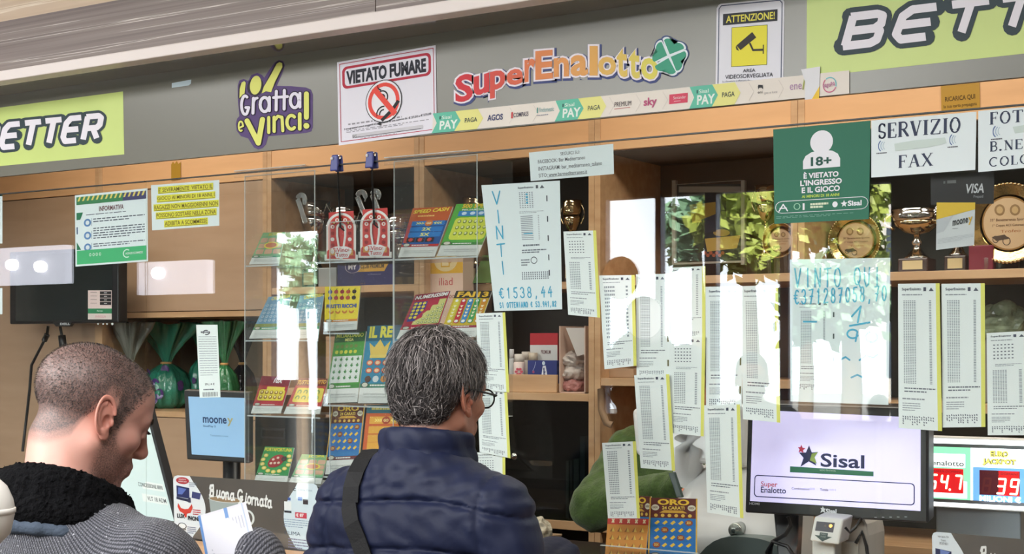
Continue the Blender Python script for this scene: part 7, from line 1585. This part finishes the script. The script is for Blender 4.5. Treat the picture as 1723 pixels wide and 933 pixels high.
def face_hairs(name, head, to_w, parent, mt, seed):
    r = np.random.RandomState(seed); m = MB()
    for s in (-1, 1):
        for k in range(110):
            f = r.rand(); x = lerp(.013, .052, f); z = .0235 + .007 * sin(pi * min(1, f * 1.25)) + r.normal() * .0018; y0 = .115
            ys = np.linspace(.125, .05, 90); P = np.stack([np.full(90, s * x), ys, np.full(90, z)], 1); i = int(np.argmax(head_sd(P) < 0)); y0 = ys[i]
            a = np.array([s * x, y0 - .0005, z]); b = a + np.array([s * .006, -.0005 - .004 * f, .0015 - .003 * f + r.normal() * .0008]) * r.uniform(.7, 1.2); b[1] += .002
            pa, pb = to_w(head.p(np.array([a, b]))); m.tube([pa, pb], [.0005, .0002], mt, 3, False)
        for k in range(26):
            f = k / 25; x = lerp(.021, .043, f); z = .0095; ys = np.linspace(.115, .05, 90); P = np.stack([np.full(90, s * x), ys, np.full(90, z)], 1); y0 = ys[int(np.argmax(head_sd(P) < 0))]
            a = np.array([s * x, y0 - .0005, z]); b = a + np.array([s * (f - .3) * .005, .0065, -.003]); pa, pb = to_w(head.p(np.array([a, b]))); m.tube([pa, pb], [.0004, .00015], mt, 3, False)
    m.go(name, parent)
face_hairs('eyebrows_and_lashes', hd, toW, p1, mat('brow_hair', (36, 28, 26), .6), 3)
lower(toW, p1, mat('dark_jeans', (44, 50, 64), .8), mat('black_shoes', (26, 26, 28), .5))
# the paper slip he reads
a = Art(quad_map(campt(333, 869, 2.47), campt(413, 845, 2.50), campt(443, 962, 2.46), campt(356, 990, 2.44))); a.sheet([(0, 0), (1, 0), (1, 1), (0, 1)], mat('thin_white_slip', (222, 222, 232), .6), 1)
a.rect(.0, .0, .05, 1, (104, 146, 204), 1); a.rect(.53, .0, .60, 1, (120, 156, 208), 1); a.rect(.90, .0, .92, 1, (190, 204, 226), 1)
for k in range(7):
    x_ = .14 + k * .05; a.poly([(x_, .14), (x_ + .025, .14), (x_ + .035, .36), (x_ + .01, .36)], (170, 174, 190), 1)
for k in range(4): x_ = .66 + k * .06; a.poly([(x_, .16), (x_ + .018, .16), (x_ + .02, .34), (x_ + .005, .34)], (190, 192, 206), 1)
a.micro(.14, .5, .46, .62, 2, (190, 192, 204), 1, .4, 4); a.micro(.66, .5, .86, .62, 2, (196, 198, 208), 1, .4, 6)
a.go('paper_slip', label='white paper slip with blue columns held by the person in grey', cat='paper')
# rounded white dome on a slim stand at the picture edge
c = campt(-31, 858, 1.75); t = empty('white_dome', (c.x, c.y, 0), 'rounded white dome with pale rim on a slim stand, cut off by the picture edge', 'dome')
MB().lathe((c.x, c.y, c.z), [(0, -.045), (.02, -.0445), (.034, -.030), (.0385, -.008), (.039, .0), (.037, .012), (.03, .028), (.018, .040), (0, .045)], mat('white_shell', (226, 222, 216), .35, noise=(12, .04)), 40).go('shell', t)
MB().lathe((c.x, c.y, c.z - .002), [(.0386, -.003), (.0402, -.002), (.0402, .003), (.0386, .004)], mat('pale_rim', (236, 232, 226), .3), 40).go('rim', t)
MB().tube([(c.x, c.y, .01), (c.x, c.y, c.z - .043)], .008, WHITE, 12).go('stand', t); MB().lathe((c.x, c.y, 0), [(.12, 0), (.12, .008), (.02, .014)], WHITE, 32).go('foot', t)

# ------------------------------------------------------------------ the grey-haired man in the navy padded jacket
hw_ = campt(740, 668, 2.95); BH = 93.0; HL = np.array([0, .055, hw_.z]); toW, toL = frame((0, 0, 0), BH); off = toW(HL)[0]; root_loc = (hw_.x - off[0], hw_.y - off[1], 0); toW, toL = frame(root_loc, BH)
p2 = empty('person', root_loc, 'person with grey hair and spectacles in navy padded jacket, seen from behind', 'person'); hd = Head(HL, 4, 8)
SK2 = skin_mat('tanned_skin', (190, 140, 118), (84, 80, 80), (120, 96, 88))
wrR = np.array([.16, .27, 1.165]); wrL = np.array([-.18, .25, 1.165])
hands = []
for w_, s in ((wrR, 1), (wrL, -1)):
    B = hand_prims(w_, (-s * .2, 1, -.15), (0, -.2, -1), s, .35); hands.append((B, w_ - .17, w_ + .2))
body_mesh('body', toW, p2, hd, SK2, ((0, -.012, 1.385), .060), hands, .0032, True, .25)
shR = np.array([.174, -.01, 1.285]); elR = np.array([.240, -.03, 1.04]); shL = shR * (-1, 1, 1); elL = elR * (-1, 1, 1)
def seam(z, z0, w=.0045): return np.exp(-((z - z0) / w) ** 2)
def jacket(P):
    d = sd_cone(P, (-.155, -.012, 1.285), (.155, -.012, 1.285), .078, .078)
    for s in (-1, 1): d = smin(d, sd_cone(P, (0, -.022, 1.365), (s * .155, -.015, 1.295), .070, .062), .05)
    d = smin(d, sd_ell(P, (0, .0, 1.13), (.210, .150, .27)), .06); d = smin(d, sd_ell(P, (0, .0, .92), (.205, .145, .20)), .06)
    torso = d.copy(); arm = np.full(len(P), 9.0)
    for S0, E0, W0 in ((shR, elR, wrR), (shL, elL, wrL)):
        d2 = sd_cone(P, S0, E0, .078, .064); d2 = smin(d2, sd_cone(P, E0, W0, .066, .050), .03); arm = np.minimum(arm, d2)
    d = smin(d, arm, .02)
    z = P[:, 2] + .018 * (P[:, 0] / .2) ** 2 - .004 * np.sin(P[:, 0] * 17)
    g = .008 * (seam(z, 1.318) + seam(z, 1.225) + seam(z, 1.130) + seam(z, 1.035) + seam(z, .94))
    g = g + .005 * np.exp(-((np.abs(P[:, 0]) - .176 - .12 * np.maximum(0, 1.30 - P[:, 2])) / .006) ** 2) * (P[:, 2] > 1.1) * (P[:, 2] < 1.40)
    pf = -.005 * np.abs(np.cos((z - 1.318) / .0947 * pi + pi / 2)) * (z < 1.318)
    wr_ = .0022 * np.sin(P[:, 0] * 55 + 9 * np.sin(z * 21)) * np.sin(z * 38 + 3 * np.sin(P[:, 0] * 22)) + .0016 * np.sin((P[:, 0] + z) * 120) * np.sin((P[:, 0] - z) * 44)
    return d + g + pf + wr_
NAVY_C = cloth_mat('navy_padded_nylon', 'nylon', (25, 32, 60))
cloth('padded_jacket', jacket, (-.38, -.22, .72), (.38, .36, 1.47), .0052, NAVY_C, toW, p2, 1)
def collar(P):
    c = P - np.array([0, .006, 0]); r = np.sqrt((c[:, 0] / 1.0) ** 2 + (c[:, 1] / .92) ** 2); ang = np.arctan2(c[:, 0], -c[:, 1]); top = 1.462 - .012 * (1 - np.cos(ang)); bot = 1.372 - .014 * (1 - np.cos(ang)); rad = .094 - .10 * (P[:, 2] - 1.37) + .003 * np.sin(ang * 9 + P[:, 2] * 60)
    d = np.abs(r - rad) - .0085 - .004 * np.abs(np.sin((P[:, 2] - 1.372) / .043 * pi)); d = smax(d, P[:, 2] - top, .012); d = smax(d, bot - P[:, 2], .01)
    gap = np.abs(c[:, 0]) - .012; return np.where(c[:, 1] > 0, smax(d, -gap, .008), d)
cloth('stand_collar', collar, (-.13, -.12, 1.31), (.13, .13, 1.50), .005, NAVY_C, toW, p2, 1)
t_ = toW(np.array([[.085, .035, 1.43]]))[0]; MB().ball(t_, .006, mat('dark_snap', (40, 42, 52), .25, .6), 12).go('snap_button', p2)
HG = [mat('hair_charcoal', (58, 54, 54), .5), mat('hair_mid_grey', (128, 121, 119), .45), mat('hair_light_grey', (184, 176, 174), .42)]
def hair_surf(q):
    d = sd_ell(q, (0, -.016, .052), (.0845, .107, .092)); d = smin(d, sd_ell(q, (0, -.055, -.01), (.070, .056, .062)), .03)
    d = smax(d, -(q[:, 2] - np.interp(q[:, 1], [-.12, -.06, -.03, -.02, .002, .008, .026, .04, .09], [-.082, -.08, -.045, .012, .016, -.022, -.022, .03, .06])), .008)
    return smax(d, q[:, 1] - np.interp(q[:, 2], [-.03, .0, .03, .055, .085, .13], [.030, .030, .042, .060, .082, .085]), .01)
V, Fc = nets(lambda P: hair_surf(P) + .0022 * np.sin(P[:, 0] * 160 + 30 * P[:, 2]) * np.sin(P[:, 1] * 90 + 40 * P[:, 2]), (-.11, -.15, -.11), (.11, .13, .17), .0042)
face_hairs('eyebrows_and_lashes', hd, toW, p2, mat('grey_brow', (70, 64, 62), .6), 4)
hr = empty('hair', p2.location, None, None); hr.parent = p2; hr.location = (0, 0, 0); hr.name = 'hair'
link('hair_cap', toW(hd.p(V)), Fc, [HG[0]], None, hr, True)
def flow2(p, r):
    if p[1] > .035 and p[2] > .06: return np.array([.55 + .5 * p[0] / .08, .15, -.1]) + r.normal(size=3) * .22
    a = np.array([p[0] * 9, (p[1] + .03) * 7, -.55 if p[2] < .1 else -.1]); a[1] -= .25
    return a + r.normal(size=3) * .24
strands('hair_locks', hd, 7000, lambda q: np.where(hair_surf(q) < .012, 1., 0.) * (q[:, 2] > np.interp(q[:, 1], [-.12, -.06, -.03, -.02, .03], [-.08, -.078, -.04, .012, -.02])), lambda p, r: r.uniform(.030, .055) if p[2] > .03 else r.uniform(.014, .026), lambda p, r: r.uniform(.0004, .0008), HG, lambda p: [.42, .36, .22] if p[2] > .05 else ([.62, .30, .08] if p[1] < .0 else [.25, .4, .35]), toW, hr, flow2, lambda p, r: r.uniform(.12, .42), hair_surf, 11, 6, 3, .05)
lower(toW, p2, mat('dark_trousers', (48, 48, 54), .8), mat('brown_shoes', (64, 48, 40), .5))
# spectacles
t = empty('spectacles', Vector(toW(hd.p((0, .10, 0)))[0]), 'black-rimmed spectacles worn by the person with grey hair', 'glasses')
m = MB(); W3 = lambda Q: Vector(toW(hd.p(Q))[0])
for s in (-1, 1):
    m.tube([W3((s * .034 + .0235 * cos(w), .112 - .10 * abs(.0235 * cos(w) * s + .0) * 1, .001 + .0195 * sin(w))) for w in [2 * pi * k / 24 for k in range(25)]], .0019, BLACK, 8, False)
m.tube([W3((-.0105, .112, .006)), W3((0, .115, .009)), W3((.0105, .112, .006))], .0018, BLACK, 8); m.go('rims', t)
for s in (-1, 1): MB().tube([W3((s * .058, .109, .006)), W3((s * .074, .095, .008)), W3((s * .082, .03, .014)), W3((s * .085, -.005, .016)), W3((s * .081, -.018, .004)), W3((s * .079, -.026, -.012))], [.0022, .0024, .0020, .0018, .0017, .0016], BLACK, 8).go('temple', t)
for s in (-1, 1):
    m = MB(); m.prism([W3((s * .034 + .0225 * cos(w), .1115, .001 + .0185 * sin(w))) for w in [2 * pi * k / 24 for k in range(24)]], W3((0, .1135, 0)) - W3((0, .1115, 0)), GLASS); m.go('lens', t)
# shoulder bag: strap laid on the back of the jacket, bag at the hip
def back_y(x, z):
    ys = np.linspace(-.30, .02, 161); P = np.stack([np.full(161, x), ys, np.full(161, z)], 1); d = jacket(P); i = int(np.argmax(d < 0)); return ys[i] if d[i] < 0 else -.1
def top_z(x, y):
    zs = np.linspace(1.5, 1.2, 151); P = np.stack([np.full(151, x), np.full(151, y), zs], 1); d = jacket(P); i = int(np.argmax(d < 0)); return zs[i] if d[i] < 0 else 1.3
def rim(x, a):
    rs = np.linspace(.02, .25, 231); P = np.stack([np.full(231, x), -.01 - rs * sin(a), 1.27 + rs * cos(a)], 1); dd = jacket(P); i = int(np.argmax(dd > 0)); r = rs[i] + .007; return (x, -.01 - r * sin(a), 1.27 + r * cos(a))
path = [rim(-.118 + .014 * k / 8, radians(-50 + 15 * k)) for k in range(9)]
for k in range(15):
    f = k / 14; z = lerp(1.30, .86, f); x = lerp(-.104, .185, f ** 1.05); path.append((x, back_y(x, z) - .006, z))
t = empty('shoulder_bag', Vector(toW(np.array([[.24, -.02, .70]]))[0]), 'black shoulder bag, its strap across the navy padded jacket', 'bag')
V = []; Fc = []
for i, p in enumerate(path):
    q0 = np.array(path[max(i - 1, 0)]); q1 = np.array(path[min(i + 1, len(path) - 1)]); tg = q1 - q0; tg /= np.linalg.norm(tg); nr = np.array([0, -1., 0.]) if i > 6 else np.array([0, -.2, 1.]); sd_ = np.cross(tg, nr); sd_ /= np.linalg.norm(sd_); nr = np.cross(sd_, tg); nr = nr if nr @ np.array([0, -1, .5]) > 0 else -nr
    for a_, b_ in ((-.019, 0), (.019, 0), (.019, .0035), (-.019, .0035)): V.append(np.array(p) + sd_ * a_ + nr * b_)
for i in range(len(path) - 1):
    for k in range(4): Fc.append((i * 4 + k, i * 4 + (k + 1) % 4, (i + 1) * 4 + (k + 1) % 4, (i + 1) * 4 + k))
link('strap', toW(np.array(V)), Fc, [mat('black_webbing', (13, 13, 16), .7, bump=(220, .4, .002))], None, t)
cloth('pouch', lambda P: np.max(np.abs(P - np.array([.262, -.03, .78])) - np.array([.030, .11, .085]), 1) - .012, (.2, -.19, .66), (.33, .13, .9), .012, mat('black_leather', (28, 28, 32), .45), toW, t, 2)

# ------------------------------------------------------------------ the clerk behind the counter
hw_ = at(1152, 640, .80); BH = -82.0; HL = np.array([0, .05, hw_.z]); toW, toL = frame((0, 0, 0), BH); off = toW(HL)[0]; root_loc = (hw_.x - off[0], hw_.y - off[1], 0); toW, toL = frame(root_loc, BH)
p3 = empty('person', root_loc, 'person in green jumper working behind the hanging lottery slips', 'person'); hd = Head(HL, 18, 0)
sR = np.array([.19, -.01, 1.31]); eR = toL(at(1003, 852, .66))[0]; wR = toL(at(1150, 818, .58))[0]; sL = np.array([-.19, -.01, 1.31]); eL = np.array([-.26, .10, 1.10]); wL = toL(at(1225, 835, .68))[0]
HBs = []
for w_, e_, s in ((wR, eR, 1), (wL, eL, -1)):
    dd = (w_ - e_) / np.linalg.norm(w_ - e_); HBs.append((hand_prims(w_ - dd * .01, dd + np.array([0, 0, -.25]), (0, -.3, -1), s, .55), w_ - .2, w_ + .2))
SK3 = skin_mat('clerk_skin', (206, 146, 122), (70, 52, 44), (150, 110, 96))
body_mesh('body', toW, p3, hd, SK3, ((0, -.01, 1.38), .056), HBs, .005, True, 0)
def jumper(P):
    d = sd_cone(P, (-.16, -.01, 1.315), (.16, -.01, 1.315), .066, .066)
    for s in (-1, 1): d = smin(d, sd_cone(P, (0, -.02, 1.36), (s * .15, -.01, 1.33), .055, .055), .04)
    d = smin(d, sd_ell(P, (0, .0, 1.13), (.195, .14, .25)), .06); d = smin(d, sd_ell(P, (0, .0, .92), (.19, .135, .2)), .06)
    for S0, E0, W0 in ((sR, eR, wR), (sL, eL, wL)): d = smin(d, smin(sd_cone(P, S0, E0, .070, .068), sd_cone(P, E0, W0, .066, .044), .03), .02)
    return d + .004 * np.sin(P[:, 2] * 70 + 5 * np.sin(P[:, 0] * 30)) * np.sin(P[:, 0] * 40 + P[:, 1] * 60)
lo = np.minimum(np.minimum(eR, wR), np.array([-.36, -.2, .7])) - .09; hi = np.maximum(np.maximum(eR, wR), np.array([.3, .2, 1.42])) + .09
cloth('jumper', jumper, lo, hi, .0085, mat('moss_green_wool', (62, 84, 30), .85, noise=(60, .25), bump=(160, .6, .004), sheen=.2), toW, p3)
V, Fc = nets(hair_surf, (-.11, -.15, -.11), (.11, .13, .17), .006); link('hair', toW(hd.p(V)), Fc, [mat('clerk_hair', (60, 42, 34), .5)], None, p3, True)
lower(toW, p3, mat('dark_jeans'), mat('black_shoes'))

# ------------------------------------------------------------------ someone waiting by the shopfront, mirrored in the glass
g = mirror(1266, 640, 4.0); BH = 70.0; root_loc = (g.x, g.y, 0); toW, toL = frame(root_loc, BH)
p4 = empty('person', root_loc, 'person in dark coat waiting near the shopfront, mirrored as a dark head in the glass', 'person'); hd = Head((0, .02, g.z), 0, 0)
hz = g.z - 1.54
SK4 = skin_mat('bystander_skin', (196, 146, 124), (50, 42, 40), (120, 96, 88))
hands = []
for s in (-1, 1):
    w_ = np.array([s * .25, .06, .80 + hz]); hands.append((hand_prims(w_, (0, .1, -1), (-s, 0, 0), s, .3), w_ - .2, w_ + .12))
body_mesh('body', toW, p4, hd, SK4, ((0, -.01, 1.40 + hz), .058), hands, .006, True, 0)
def coat(P):
    Q = P - np.array([0, 0, hz]); d = sd_cone(Q, (-.16, -.01, 1.33), (.16, -.01, 1.33), .07, .07)
    for s in (-1, 1): d = smin(d, sd_cone(Q, (0, -.02, 1.38), (s * .15, -.01, 1.34), .066, .06), .04)
    d = smin(d, sd_ell(Q, (0, 0, 1.12), (.2, .14, .28)), .06); d = smin(d, sd_ell(Q, (0, 0, .9), (.2, .14, .22)), .06)
    for s in (-1, 1): d = smin(d, smin(sd_cone(Q, (s * .185, 0, 1.33), (s * .235, -.02, 1.06), .07, .058), sd_cone(Q, (s * .235, -.02, 1.06), (s * .25, .05, .82), .056, .045), .03), .02)
    return d
cloth('coat', coat, (-.36, -.22, .66 + hz), (.36, .22, 1.5 + hz), .012, mat('dark_coat', (52, 50, 54), .8), toW, p4)
V, Fc = nets(hair_surf, (-.11, -.15, -.11), (.11, .13, .17), .007); link('hair', toW(hd.p(V)), Fc, [mat('bystander_hair', (46, 38, 34), .5)], None, p4, True)
lower(toW, p4, mat('dark_jeans'), mat('black_shoes'))
